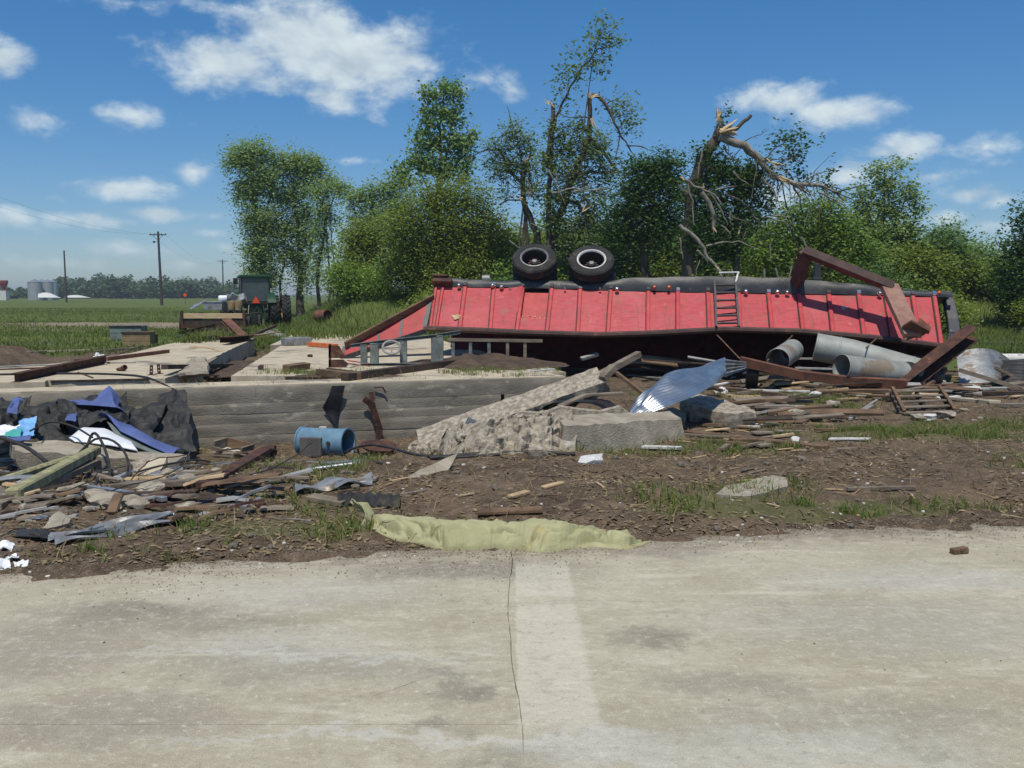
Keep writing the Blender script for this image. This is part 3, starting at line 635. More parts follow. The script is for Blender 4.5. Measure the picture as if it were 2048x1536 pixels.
TB = lambda x, o=0.0: P(x, bot_y(x), dep_b(x)); TT = lambda x: P(x, top_y(x), dep_t(x))
def side_pt(i, s):     # i: fractional rib index, s: 0 rail .. 1 frame
    k = np.arange(len(TOPX)); b = TB(np.interp(i, k, BOTX)); t = TT(np.interp(i, k, TOPX)); return b + (t - b) * s
_ax = side_pt(18, .5) - side_pt(0, .5); _ax /= np.linalg.norm(_ax); _sv = side_pt(9, 1) - side_pt(9, 0); _sv /= np.linalg.norm(_sv)
NRM = np.cross(_ax, _sv); NRM /= np.linalg.norm(NRM)
if NRM[1] > 0: NRM = -NRM
def ply_material():
    m = bpy.data.materials.new('red_plywood'); m.use_nodes = True; t = m.node_tree; t.nodes.clear(); N = NB(t)
    pos = N.n('ShaderNodeNewGeometry').outputs['Position']; oi = N.n('ShaderNodeObjectInfo')
    pv = N.vmath('ADD', N.vmath('MULTIPLY', pos, (1.6, 7, 9)), N.vmath('MULTIPLY', oi.outputs['Location'], (0, 0, 0)))
    cb_ = N.n('ShaderNodeCombineXYZ'); N.set(cb_.inputs[0], N.math('MULTIPLY', oi.outputs['Random'], 40.0)); pv = N.vmath('ADD', pv, cb_.outputs[0])
    n1 = N.noise(pv, 1.5, 5, .6, 1.6); n2 = N.noise(pos, 1.3, 5, .6); n3 = N.noise(N.vmath('MULTIPLY', pv, (2.2, 2, 2)), 5, 4, .6, .6)
    col = N.mix(N.remap(n1, .38, .66), (.52, .085, .095, 1), (.42, .060, .068, 1))
    col = N.mix(N.remap(n2, .45, .7, 0, .55), col, (.56, .135, .14, 1)); col = N.mix(N.remap(n3, .6, .75, 0, .7), col, (.30, .05, .05, 1))
    col = N.mix(N.math('MULTIPLY', oi.outputs['Random'], .35), col, (.44, .05, .055, 1))
    gs = N.noise(N.vmath('MULTIPLY', pos, (9, 1.2, 1.4)), 1.4, 6, .65, .4); col = N.mix(N.remap(gs, .50, .74, 0, .75), col, (.22, .075, .06, 1))
    gd = N.noise(pos, 3.2, 7, .68, .5); col = N.mix(N.remap(gd, .54, .70, 0, .7), col, (.29, .14, .105, 1)); col = N.mix(N.remap(gd, .42, .26, 0, .6), col, (.60, .24, .23, 1))
    sc_ = N.noise(N.vmath('MULTIPLY', pos, (2, 14, 14)), 6, 3, .7); col = N.mix(N.remap(sc_, .68, .76, 0, .6), col, (.62, .36, .34, 1))
    bs = N.n('ShaderNodeBsdfPrincipled'); bs.inputs['Roughness'].default_value = .6; N.set(bs.inputs['Base Color'], col); bs.inputs['Specular IOR Level'].default_value = .3
    b = N.n('ShaderNodeBump'); b.inputs['Strength'].default_value = .35; b.inputs['Distance'].default_value = .01; N.set(b.inputs['Height'], N.math('ADD', n1, n3)); N.set(bs.inputs['Normal'], b.outputs[0])
    o = N.n('ShaderNodeOutputMaterial'); t.links.new(bs.outputs[0], o.inputs[0]); MATS['red_plywood'] = m
ply_material()
for i in range(18):
    mb = MB(); bow = random.uniform(-.012, .02)
    if i == 3:      # peeled panel: upper right corner sprung loose
        f = lambda u, v: side_pt(i + u, .03 + v * .94) + NRM * (.01 + .14 * max(0, u * 1.1 - .1) ** 2 * max(0, v - .28))
        mb.sheet(f, 12, 12, .018); obj('panel', mb, 'red_plywood', tr, label='red plywood panel sprung loose at one corner')
        continue
    if i == 4:      # broken panel: only a jagged lower part left, the inner lining set back behind it
        jag = [0.33 + .03 * math.sin(k * 2.3) + .02 * math.sin(k * 5.1) for k in range(13)]
        f = lambda u, v: side_pt(i + u, .03 + v * (jag[int(round(u * 12))] - .03)) + NRM * .012
        mb.sheet(f, 12, 4, .018); obj('panel', mb, 'red_plywood', tr, label='red plywood panel with its upper part broken out')
        mb = MB(); mb.sheet(lambda u, v: side_pt(i + u, .05 + v * .92) - NRM * .09, 3, 3, .01); obj('inner_lining', mb, 'trailer_rib', tr)
        mb = MB()
        for k in range(12):
            u0 = k / 12; h = .022 * random.random() + .006; a_ = side_pt(i + u0 + .01, jag[k]) + NRM * .014; b_ = side_pt(i + u0 + .07, jag[k]) + NRM * .014; c_ = side_pt(i + u0 + .04, jag[k] + h) + NRM * .02
            mb.add([a_, b_, c_, a_ - NRM * .02, b_ - NRM * .02, c_ - NRM * .02], [(0, 1, 2), (5, 4, 3), (0, 3, 4, 1), (1, 4, 5, 2), (2, 5, 3, 0)])
        obj('torn_edge', mb, 'wood_splint', tr, kind='stuff')
        continue
    mb.sheet(lambda u, v: side_pt(i + u, .02 + v * .97) + NRM * (bow * math.sin(math.pi * u) * math.sin(math.pi * v)), 4, 5, .02)
    obj('panel', mb, 'red_plywood', tr)
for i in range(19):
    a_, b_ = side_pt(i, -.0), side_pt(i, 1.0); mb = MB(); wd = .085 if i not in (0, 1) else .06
    prof = [(-wd / 2, -.01), (wd / 2, -.01), (wd / 2, .045), (wd * .3, .055), (-wd * .3, .055), (-wd / 2, .045)]
    mid = (a_ + b_) / 2 + NRM * random.uniform(-.01, .015)
    mb.profile(prof, [a_, mid, b_], up=NRM); obj('rib', mb, 'trailer_rib', tr)
    mb = MB(); mb.beam(a_ - _ax * (wd / 2 + .012) + NRM * .024, b_ - _ax * (wd / 2 + .012) + NRM * .024, .018, .008, NRM); obj('seam', mb, 'dark_metal', tr)  # dark strip painted in for the shaded gap beside each rib
    mb = MB(); mb.box(b_ + NRM * .06 + _sv * .035, (.09, .05, .12), np.stack([_ax, NRM, _sv], 1)); obj('bracket', mb, 'chrome' if i % 3 == 0 else 'black_steel', tr, bevel=.008)
# top rail (now lowest) with a bent lip
mb = MB(); pts = [TB(x) + NRM * .01 for x in range(848, 1896, 20)]
mb.profile([(-.035, -.05), (.03, -.07), (.06, -.02), (.06, .03), (.02, .06), (-.035, .05)], pts, up=NRM); obj('rail', mb, 'brown_primer', tr, smooth=30)
# black side sill
sill_t = lambda x: np.interp(x, [868, 940, 1000, 1100, 1215, 1250, 1330, 1480, 1580, 1680, 1760, 1900], [557, 561, 563, 564, 566, 559, 556, 556, 559, 567, 576, 588])
mb = MB(); xs = np.linspace(868, 1905, 70)
def sillf(u, v):
    x = 868 + (1905 - 868) * u; b = P(x, top_y(x) + 2, dep_t(x)); t = P(x, sill_t(x), dep_t(x) + .10)
    return b + (t - b) * v + NRM * (.035 + .03 * math.sin(math.pi * v) + .018 * math.sin(x * .061) * math.sin(x * .023 + v * 3))
mb.sheet(sillf, 90, 6, .05); obj('side_sill', mb, 'black_steel', tr, smooth=50)
# belly, far wall, ends: the box lies on its far edge
WD = np.array([.0, .95, -.30]); WD = WD / np.linalg.norm(WD) * 2.35; YAW = np.array([math.sin(math.radians(8.5)), math.cos(math.radians(8.5))])
WD = np.array([YAW[0] * 2.25, YAW[1] * 2.25, -.55])
mb = MB(); mb.sheet(lambda u, v: P(868 + 1030 * u, sill_t(868 + 1030 * u) + 3, dep_t(868 + 1030 * u) + .12) + WD * v - np.array([0, 0, .03 + .25 * math.sin(math.pi * v) * 0]), 20, 4, .04); obj('belly', mb, 'black_steel', tr)
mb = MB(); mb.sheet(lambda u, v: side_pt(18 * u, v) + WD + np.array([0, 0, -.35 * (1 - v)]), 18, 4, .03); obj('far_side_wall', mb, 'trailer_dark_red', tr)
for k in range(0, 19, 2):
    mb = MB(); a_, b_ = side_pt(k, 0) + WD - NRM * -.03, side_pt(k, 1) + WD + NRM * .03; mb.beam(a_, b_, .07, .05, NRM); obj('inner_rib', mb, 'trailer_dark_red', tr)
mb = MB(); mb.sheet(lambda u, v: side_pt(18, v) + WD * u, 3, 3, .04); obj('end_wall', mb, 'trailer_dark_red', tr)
# black end frame on the right
mb = MB(); pe = [P(1888, 585, 20.4), P(1899, 606, 20.2), P(1906, 640, 19.9), P(1909, 668, 19.6), P(1902, 694, 19.2)]
mb.profile([(-.11, -.10), (.11, -.10), (.13, .05), (-.11, .06)], pe, up=NRM); obj('end_frame', mb, 'black_steel', tr, bevel=.02)
# front left corner plate
mb = MB(); mb.box(P(885, 564, 21.4), (.45, .16, .12), np.stack([_ax, NRM, _sv], 1)); mb.box(P(881, 556, 21.5), (.35, .2, .05), np.stack([_ax, NRM, _sv], 1)); obj('corner_plate', mb, 'rust_steel', tr, bevel=.01)
mb = MB(); mb.lathe([(0, -.09), (.09, -.09), (.10, 0), (.09, .09), (0, .09)], P(972, 558, 21.5), (1, 0, 0), 14); obj('roller_end', mb, 'rim_grey', tr, smooth=40)
# lamps and bright fittings on the sill
for x, y, c in [(918, 571, 'chrome'), (985, 571, 'chrome'), (1003, 574, 'chrome'), (1234, 578, 'chrome'), (1492, 583, 'chrome'), (1555, 584, 'chrome'), (1575, 585, 'chrome'), (1760, 587, 'chrome')]:
    mb = MB(); mb.lathe([(0, .05), (.035, .045), (.05, .02), (.05, -.02), (0, -.02)], P(x, y, dep_t(x) - .10), NRM, 12); obj('reflector', mb, c, tr, smooth=40)
for x, y in [(1309, 575), (1338, 575), (1878, 586)]:
    mb = MB(); mb.lathe([(0, .04), (.028, .035), (.036, .012), (.04, -.02), (0, -.02)], P(x, y, dep_t(x) - .10), NRM, 14); obj('marker_lamp', mb, 'amber', tr, smooth=40)
for x in (1020, 1130, 1200):
    mb = MB(); mb.lathe([(0, .03), (.02, .03), (.03, 0), (0, 0)], P(x, 578, dep_t(x) - .09), NRM, 8); obj('bolt_head', mb, 'chrome', tr)
# ladder
lad = bpy.data.objects.new('ladder', None); COL.objects.link(lad); lad.parent = tr
LP = lambda x, y: P(x, y, dep_b(1450) + (660 - y) / 85.0 * .92) + NRM * .11
for (a_, b_) in [((1428, 563), (1432, 660)), ((1470, 563), (1477, 660))]:
    mb = MB(); mb.beam(LP(*a_), LP(*b_), .045, .03, NRM); obj('ladder_rail', mb, 'black_steel', lad)
for k in range(6):
    y = 578 + k * 15.2; mb = MB(); mb.beam(LP(1428 + k * .7, y), LP(1470 + k * 1.0, y - 1), .035, .035, NRM); obj('rung', mb, 'black_steel', lad)
mb = MB(); mb.tube([LP(1437, 553), LP(1476, 552)], .02, 8); mb.tube([LP(1476, 552), LP(1470, 572)], .024, 8); obj('grab_handle', mb, 'white_paint', lad, smooth=40)
# wheels: duals with the outer face turned up towards the viewer
WAX = NRM + np.array([.02, 0, 0]); WAX /= np.linalg.norm(WAX)
def wheel(px, py, d, R, rimm, lab):
    w = bpy.data.objects.new('wheel', None); COL.objects.link(w); w.parent = tr; w['label'] = lab
    c = P(px, py, d)
    def tyre(cc, nm):
        mb = MB(); r0 = R * .60
        prof = [(r0, -.11), (r0 * 1.08, -.13), (R * .82, -.145), (R * .94, -.13), (R, -.095), (R, -.06), (R * .985, -.055), (R * .985, -.03), (R, -.025), (R, .025), (R * .985, .03), (R * .985, .055), (R, .06), (R, .095), (R * .94, .13), (R * .82, .145), (r0 * 1.08, .13), (r0, .11)]
        mb.lathe(prof, cc, WAX, 44, closed=True); return obj(nm, mb, 'tyre', w, smooth=35)
    tyre(c, 'tyre'); tyre(c - WAX * .33, 'tyre')
    mb = MB(); r0 = R * .60
    mb.lathe([(r0 * 1.05, .125), (r0 * 1.07, .14), (r0 * 1.0, .145), (r0 * .94, .13), (r0 * .92, .10)], c, WAX, 40); obj('rim_edge', mb, rimm, w, smooth=40)
    mb = MB(); mb.lathe([(r0 * .95, .12), (r0 * .88, .0), (r0 * .86, -.12), (r0 * .80, -.17), (r0 * .38, -.19), (.0, -.19)], c, WAX, 32); obj('rim_disc', mb, 'rim_dark', w, smooth=40)
    mb = MB(); mb.lathe([(.16, -.19), (.15, -.08), (.10, -.06), (.085, .0), (.0, .01)], c, WAX, 20); obj('hub', mb, 'rim_dark', w, smooth=40)
    mb = MB(); a_, b_, _ = frame(WAX)
    for k in range(10):
        t = k * math.pi / 5; cc = c + (a_ * math.cos(t) + b_ * math.sin(t)) * .125 - WAX * .085; mb.lathe([(.017, 0), (.017, .05), (0, .05)], cc, WAX, 6)
    obj('wheel_nuts', mb, 'rust_beam', w, kind='stuff')
    mb = MB(); mb.lathe([(.06, .01), (.05, .035), (0, .04)], c, WAX, 14); obj('hub_cap', mb, 'rim_grey', w, smooth=40)
    mb = MB(); mb.tube([c - WAX * .2, c - WAX * 2.1], .07, 10); obj('axle', mb, 'black_steel', w, smooth=40)
    mb = MB(); mb.beam(c - WAX * .55 - _sv * .1, c - WAX * .55 - _sv * .8, .3, .2, NRM); obj('suspension_bracket', mb, 'black_steel', w)
wheel(1069, 523, 21.45, .51, 'rim_grey', 'dusty wheel with a dull grey rim edge')
wheel(1183, 527, 21.25, .52, 'rim_white', 'wheel with a bright white rim edge')
# mudflap pieces hanging below the wheels
for x0, x1 in ((1026, 1114), (1138, 1232)):
    mb = MB(); mb.sheet(lambda u, v: P(x0 + (x1 - x0) * u, 545 + 25 * v, 21.75 + .04 * math.sin(u * 6)), 6, 4, .015); obj('mudguard', mb, 'dark_metal', tr)
mb = MB(); mb.box(P(1634, 546, 20.9), (.14, .12, .42)); mb.box(P(1633, 560, 20.9), (.2, .16, .1)); obj('landing_leg', mb, 'black_steel', tr, bevel=.01)
# front end wall wrenched open to the left
FT = [P(864, 596, 21.2), P(760, 650, 20.6), P(684, 697, 20.0)]; FB = [P(850, 662, 20.6), P(760, 692, 20.2), P(681, 718, 19.8)]
def fw(u, v):
    a_ = FT[0] + (FT[1] - FT[0]) * min(1, u * 2) if u <= .5 else FT[1] + (FT[2] - FT[1]) * (u * 2 - 1)
    b_ = FB[0] + (FB[1] - FB[0]) * min(1, u * 2) if u <= .5 else FB[1] + (FB[2] - FB[1]) * (u * 2 - 1)
    return b_ + (a_ - b_) * v
ribs_u = [0, .28, .52, .75, 1.0]
for k in range(4):
    mb = MB(); mb.sheet(lambda u, v: fw(ribs_u[k] + (ribs_u[k + 1] - ribs_u[k]) * u, v * .97), 5, 5, .02); obj('end_panel', mb, 'deep_red', tr)
for u in (0.015, .28, .52, .75, .97):
    mb = MB(); mb.beam(fw(u, 0), fw(u, 1), .10 if u < .1 else .06, .06, (0, -1, .5)); obj('end_rib', mb, 'black_steel', tr)
mb = MB(); mb.profile([(-.03, -.05), (.03, -.05), (.03, .05), (-.03, .05)], [fw(u, 0) for u in np.linspace(0, 1, 7)]); obj('end_rail', mb, 'black_steel', tr)
mb = MB(); mb.beam(P(868, 594, 21.15), P(690, 690, 19.95), .05, .17, (0, -.6, .8)); obj('top_board', mb, 'wood_brown', tr, label='weathered wooden board along the wrenched end wall', bevel=.008)
# holes torn in the side
mb = MB(); h = side_pt(1.55, .30) + NRM * .03
mb.add([h, h + _ax * .30 - _sv * .02, h + _ax * .1 - _sv * .14, h + _ax * .17 - _sv * .01 + NRM * .05], [(0, 2, 3), (3, 2, 1), (0, 3, 1)]); obj('torn_splinter', mb, 'wood_splint', tr)
mb = MB(); h = side_pt(14.35, .72) + NRM * .014
mb.add([h, h - _sv * .16 + _ax * .03, h + _ax * .16 - _sv * .05], [(0, 1, 2)]); obj('scraped_patch', mb, 'pipe_grey', tr)

# steel column bent over the trailer
bent = thing('bent_steel_column', P(1745, 660, 18.4) * np.array([1, 1, 0]) + np.array([0, 0, .5]), 'brown steel column bent over the right end of the red trailer', 'steel column')
def channel(pts, w, h, name, m, up, par):
    mb = MB(); mb.profile([(-w / 2, -h / 2), (w / 2, -h / 2), (w / 2, h / 2), (-w / 2, h / 2)], pts, up); return obj(name, mb, m, par, bevel=.008)
c0, c1, c2, c3 = P(1590, 578, 20.55), P(1612, 506, 19.75), P(1785, 574, 19.2), P(1826, 672, 18.0)
channel([c0, c1], .20, .24, 'column_stub', 'brown_primer', (.3, -1, .3), bent)
channel([c1 + np.array([-.06, 0, .04]), c2], .24, .17, 'column_arm', 'brown_primer', (0, .35, 1), bent)
channel([c2 + np.array([-.05, .05, .03]), c3], .36, .12, 'column_foot', 'primer_sunlit', (0, -1, .9), bent)
mb = MB(); mb.sheet(lambda u, v: P(1812 + 28 * u, 680 - 12 * u + 0 * v, 18.0) + np.array([.24 * v + .05 * u, .25 * v, .28 * v * (1 - .3 * u)]), 3, 4, .02); obj('torn_flange', mb, 'rust_beam', bent)
mb = MB(); mb.box(P(1832, 657, 17.95), (.42, .30, .05), rot('Y', .5) @ rot('X', -.5)); mb.box(P(1848, 652, 17.9), (.30, .20, .03), rot('Y', .7) @ rot('X', .9)); obj('base_plate', mb, 'rust_beam', bent, bevel=.006)
# ================================================================== vegetation
LEAFK = 2.6
def unit(n, r):
    v = r.normal(size=(n, 3)); return v / np.linalg.norm(v, axis=1, keepdims=True)
def leaf_quads(C, size, r, elong=1.7, up=.8):
    n = len(C); nrm = unit(n, r); nrm[:, 2] = np.abs(nrm[:, 2]) + up; nrm /= np.linalg.norm(nrm, axis=1, keepdims=True)
    a = np.cross(nrm, unit(n, r)); a /= np.linalg.norm(a, axis=1, keepdims=True) + 1e-9; b = np.cross(nrm, a)
    s = size * r.uniform(.55, 1.35, (n, 1)); A = a * s * elong * .5; B = b * s * .5
    V = np.stack([C + A, C + B - A * .1 + nrm * s * .12, C - A, C - B - A * .1 + nrm * s * .12], 1).reshape(-1, 3)
    return V, np.arange(n * 4).reshape(n, 4)
def clump_centres(lobes, r, k, bias=2.0):
    out = []
    for (c, rad) in lobes:
        n = max(3, int(k * rad[0] * rad[2] * 3.1 * LEAFK)); u = unit(n, r) * (r.random((n, 1)) ** (1 / bias)); out.append(c + u * rad * (1 + .12 * r.normal(size=(n, 1))))
    return np.vstack(out)
def lobe(px, py, rx, ry, d, k=1.0):
    m = d / F_PX; return (P(px, py, d), np.array([rx * m, max(rx, ry) * m * .75 * k, ry * m]))
def bend(p, q, r, n=4, amp=.08):
    p = np.asarray(p, float); q = np.asarray(q, float); L = np.linalg.norm(q - p); t = np.linspace(0, 1, n + 1)
    pts = p + (q - p) * t[:, None]; off = r.normal(size=(n + 1, 3)) * amp * L; off[0] = off[-1] = 0; return list(pts + off)
DENS = {'leaf_far': .9, 'leaf_grey': .95, 'leaf_glossy': .85, 'leaf_dark': .95}
def tree(name, label, d, trunks, lobes, leaf='leaf_mid', size=.14, k=9.0, per=26, cr=.34, bark='bark', group=None, seed=1, cat='tree', twigs=6, extra=(), bias=2.0, up=.8):
    """trunks: (list of (px,py[,d]), r0, r1); lobes: (px,py,rx,ry[,d])"""
    r = np.random.default_rng(seed); tp = []
    for pts, r0, r1 in trunks:
        W = [P(p[0], p[1], p[2] if len(p) > 2 else d) for p in pts]; b = W[0].copy(); b[2] = float(gfast(b[0], b[1])) - .15
        if W[0][2] > b[2] + .3: W = [b] + W
        else: W[0] = b
        tp.append((W, r0, r1))
    base = tp[0][0][0] + np.array([0, 0, .15]); t = thing(name, base, label, cat, group)
    LB = [lobe(*(q if len(q) > 4 else tuple(q) + (d,))) for q in lobes]
    CC = clump_centres(LB, r, k * DENS.get(leaf, 1.0), bias)
    mb = MB(); samples = []
    for W, r0, r1 in tp:
        D = []
        for i in range(len(W) - 1): D += list(np.array(bend(W[i], W[i + 1], r, 3, .03))[:-1])
        D.append(W[-1]); rr = np.linspace(r0, r1, len(D)); rr[0] *= 1.35; mb.tube(D, list(rr), 9); samples += [(p_, q_) for p_, q_ in zip(D, rr)]
    S = np.array([s_[0] for s_ in samples]); SR = np.array([s_[1] for s_ in samples])
    for c, rad in LB:
        dd = np.linalg.norm(S - c, axis=1) + np.where(S[:, 2] > c[2], (S[:, 2] - c[2]) * 2.0, 0); i = int(np.argmin(dd))
        pts = bend(S[i], c, r, 4, .07); ra = min(SR[i] * .6, .09); mb.tube(pts, list(np.linspace(ra, ra * .35, len(pts))), 6)
        near = CC[np.argsort(np.linalg.norm(CC - c, axis=1))[:60]]
        for q in near[r.choice(len(near), min(twigs, len(near)), replace=False)]:
            s_ = pts[r.integers(1, len(pts))]; tw = bend(s_, q, r, 3, .08); mb.tube(tw, list(np.linspace(ra * .4, .008, len(tw))), 4, caps=False)
    tk = obj('trunk', mb, bark, t, smooth=60)
    per = int(per * 1.75); n = len(CC); cl = np.repeat(CC, per, 0) + r.normal(size=(n * per, 3)) * cr * np.array([1, 1, .8]) * r.uniform(.6, 1.3, (n, 1)).repeat(per, 0)
    for e in extra: cl = np.vstack([cl, np.repeat(e, 2, 0) + r.normal(size=(len(e) * 2, 3)) * .08])
    V, Q = leaf_quads(cl, size * .70, r, up=up); raw_obj('crown', V, Q, leaf, t, base)
    return t
def along(pts, d, n, spread, r):
    """leaf points strung along a px polyline"""
    W = np.array([P(p[0], p[1], p[2] if len(p) > 2 else d) for p in pts]); seg = r.integers(0, len(W) - 1, n); f = r.random((n, 1)); c = W[seg] + (W[seg + 1] - W[seg]) * f
    return c + r.normal(size=(n, 3)) * spread
R3 = np.random.default_rng(31)

# --- tall ivy-clad trees behind the tractor
gl = None
tree('ivy_tree', 'tallest ivy-clad tree, leftmost behind the tractor cab', 66, [([(522, 590), (517, 450), (500, 345), (485, 300)], .26, .07), ([(520, 470), (540, 400), (548, 330)], .12, .04)],
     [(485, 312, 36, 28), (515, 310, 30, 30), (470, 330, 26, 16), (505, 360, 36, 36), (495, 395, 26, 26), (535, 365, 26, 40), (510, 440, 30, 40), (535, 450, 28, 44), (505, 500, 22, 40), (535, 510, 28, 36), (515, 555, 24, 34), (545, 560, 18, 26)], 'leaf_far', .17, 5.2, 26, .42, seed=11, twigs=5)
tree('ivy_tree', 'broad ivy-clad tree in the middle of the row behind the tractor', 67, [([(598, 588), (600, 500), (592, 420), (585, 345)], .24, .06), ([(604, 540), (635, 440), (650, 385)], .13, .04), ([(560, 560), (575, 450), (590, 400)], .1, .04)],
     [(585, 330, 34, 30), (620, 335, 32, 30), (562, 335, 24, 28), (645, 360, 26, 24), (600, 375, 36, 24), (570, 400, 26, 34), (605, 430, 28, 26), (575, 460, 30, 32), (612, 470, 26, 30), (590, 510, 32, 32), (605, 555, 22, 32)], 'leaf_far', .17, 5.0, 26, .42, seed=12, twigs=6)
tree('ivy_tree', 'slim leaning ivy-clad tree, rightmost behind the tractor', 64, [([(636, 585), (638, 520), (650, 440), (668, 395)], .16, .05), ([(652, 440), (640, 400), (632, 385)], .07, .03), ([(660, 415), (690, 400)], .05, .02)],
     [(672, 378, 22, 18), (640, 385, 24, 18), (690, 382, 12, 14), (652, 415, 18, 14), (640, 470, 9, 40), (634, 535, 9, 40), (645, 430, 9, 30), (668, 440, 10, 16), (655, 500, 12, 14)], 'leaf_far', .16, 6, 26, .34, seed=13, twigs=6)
# --- mass right of it
tree('leafy_tree', 'pale feathery tree between the ivy trees and the tall poplar', 60, [([(735, 590), (735, 470), (742, 395)], .16, .05), ([(735, 500), (712, 430), (705, 400)], .08, .03), ([(738, 480), (790, 420), (800, 370)], .08, .03)],
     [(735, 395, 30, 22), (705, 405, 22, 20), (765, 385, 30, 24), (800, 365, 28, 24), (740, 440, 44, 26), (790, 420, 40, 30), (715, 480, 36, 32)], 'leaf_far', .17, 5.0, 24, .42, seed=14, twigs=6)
tree('poplar_tree', 'tall pointed tree with glossy leaves standing above the thicket', 50, [([(878, 585), (876, 440), (882, 300), (888, 165)], .17, .025), ([(876, 400), (862, 280), (858, 180)], .07, .02), ([(878, 380), (905, 270), (908, 180)], .07, .02), ([(874, 430), (835, 330), (830, 290)], .06, .02), ([(880, 380), (930, 310), (948, 262)], .05, .02)],
     [(858, 190, 12, 26), (888, 185, 10, 28), (908, 190, 14, 30), (862, 235, 20, 26), (905, 235, 24, 28), (882, 225, 14, 24), (840, 285, 20, 26), (872, 285, 22, 30), (910, 285, 24, 28), (850, 335, 26, 26), (890, 335, 34, 26), (830, 320, 12, 26), (930, 300, 18, 22), (946, 275, 12, 14), (925, 345, 22, 22), (800, 345, 14, 22)], 'leaf_glossy', .19, 6.0, 16, .26, seed=15, twigs=5, up=.4)
tree('bushy_tree', 'broad olive green bushy tree below the tall poplar', 46, [([(880, 590), (880, 500), (870, 430)], .2, .07), ([(905, 590), (930, 470)], .12, .04)],
     [(860, 400, 60, 36), (930, 395, 54, 40), (820, 450, 66, 44), (900, 455, 70, 44), (965, 450, 46, 44), (850, 510, 80, 44), (940, 520, 74, 44), (890, 560, 90, 34), (990, 490, 36, 50)], 'leaf_olive', .125, 7.4, 26, .40, seed=16, twigs=4)
tree('bushy_tree', 'dark rounded bushy tree at the left edge of the thicket', 52, [([(735, 590), (735, 520)], .14, .06)],
     [(715, 490, 34, 40), (760, 480, 44, 40), (735, 535, 56, 36), (790, 530, 46, 42), (700, 545, 30, 34), (745, 565, 66, 24)], 'leaf_olive', .16, 5.6, 26, .42, seed=17, twigs=4)
# --- storm-snapped tree in the middle
def snag(t, pts, d, r0, r1, name='snapped_limb', m='bark', n=8):
    W = [P(p[0], p[1], p[2] if len(p) > 2 else d) for p in pts]; D = []
    for i in range(len(W) - 1): D += list(np.array(bend(W[i], W[i + 1], R3, 3, .035))[:-1])
    D.append(W[-1]); mb = MB(); mb.tube(D, list(np.linspace(r0, r1, len(D))), n); return obj(name, mb, m, t, smooth=60)
def splint(t, px, py, d, ang, L, n=5, w=.05):
    """pale split wood at a break"""
    c = P(px, py, d)
    for k in range(n):
        a = ang + random.uniform(-.35, .35); l = L * random.uniform(.5, 1.1); q = c + np.array([math.cos(a) * l, random.uniform(-.1, -.02), math.sin(a) * l]); o = np.array([random.uniform(-.06, .06), -.05, random.uniform(-.06, .06)])
        mb = MB(); mb.profile([(-w / 2, -w / 3), (w / 2, -w / 3), (0, w / 2)], [c + o, (c + q) / 2 + o * .5, q]); V = mb.v[0]; V[-3:] = V[-3:].mean(0) + (V[-3:] - V[-3:].mean(0)) * .15
        obj('splinter', mb, 'wood_splint', t)
d0 = 42
ex = [along([(1111, 235), (1134, 190), (1157, 145), (1187, 107), (1221, 88)], d0, 220, .28, R3), along([(1187, 107), (1202, 60), (1215, 50)], d0, 190, .32, R3), along([(1221, 88), (1245, 85)], d0, 60, .2, R3), along([(1150, 160), (1140, 130), (1150, 90)], d0, 90, .22, R3), along([(1165, 130), (1200, 145), (1205, 128)], d0, 90, .22, R3),
      along([(1110, 180), (1128, 130)], d0, 60, .18, R3), along([(1210, 205), (1240, 240), (1268, 235)], d0, 120, .3, R3), along([(1225, 215), (1262, 205)], d0, 90, .3, R3), along([(1240, 269), (1270, 250), (1262, 225)], d0, 120, .28, R3)]
t3 = tree('snapped_tree', 'tall storm-snapped tree with one leafy leader above the white-rimmed wheel', d0, [([(1094, 560), (1098, 371), (1100, 284), (1106, 212)], .14, .09), ([(1110, 480), (1142, 360), (1164, 315), (1179, 277), (1180, 231), (1180, 194)], .17, .09), ([(1104, 300), (1111, 235), (1134, 190), (1157, 145), (1187, 107), (1221, 88)], .08, .02), ([(1187, 107), (1202, 55)], .03, .012)],
     [(1130, 300, 24, 30), (1160, 250, 18, 24), (1140, 345, 40, 30), (1200, 300, 30, 40), (1215, 345, 30, 30), (1115, 390, 40, 26), (1180, 400, 40, 30), (1120, 440, 44, 36), (1190, 450, 46, 34), (1150, 500, 60, 40), (1130, 265, 10, 30), (1098, 340, 14, 40), (1104, 270, 9, 26), (1172, 300, 12, 30), (1160, 350, 16, 24), (1085, 320, 14, 20)], 'leaf_grey', .14, 5.2, 22, .30, seed=18, extra=ex, twigs=9)
snag(t3, [(1182, 190), (1197, 193), (1212, 210), (1225, 235), (1240, 269), (1256, 292), (1296, 299)], d0 - .3, .10, .02)
for pp in [[(1256, 292), (1275, 320)], [(1240, 269), (1232, 310), (1225, 330)], [(1225, 235), (1262, 225)], [(1212, 210), (1238, 195)], [(1180, 235), (1140, 235), (1112, 222)]]: snag(t3, pp, d0 - .3, .035, .01)
snag(t3, [(1179, 277), (1205, 300), (1225, 330), (1240, 345)], d0, .09, .04); snag(t3, [(1104, 386), (1149, 376), (1225, 375)], d0 - 1, .05, .025, m='bark_grey')
splint(t3, 1180, 195, d0 - .4, .4, .5); splint(t3, 1106, 213, d0 - .4, 2.4, .5); splint(t3, 1182, 235, d0 - .4, -1.0, .75, 3); splint(t3, 1180, 192, d0 - .4, 1.5, .25, 3)
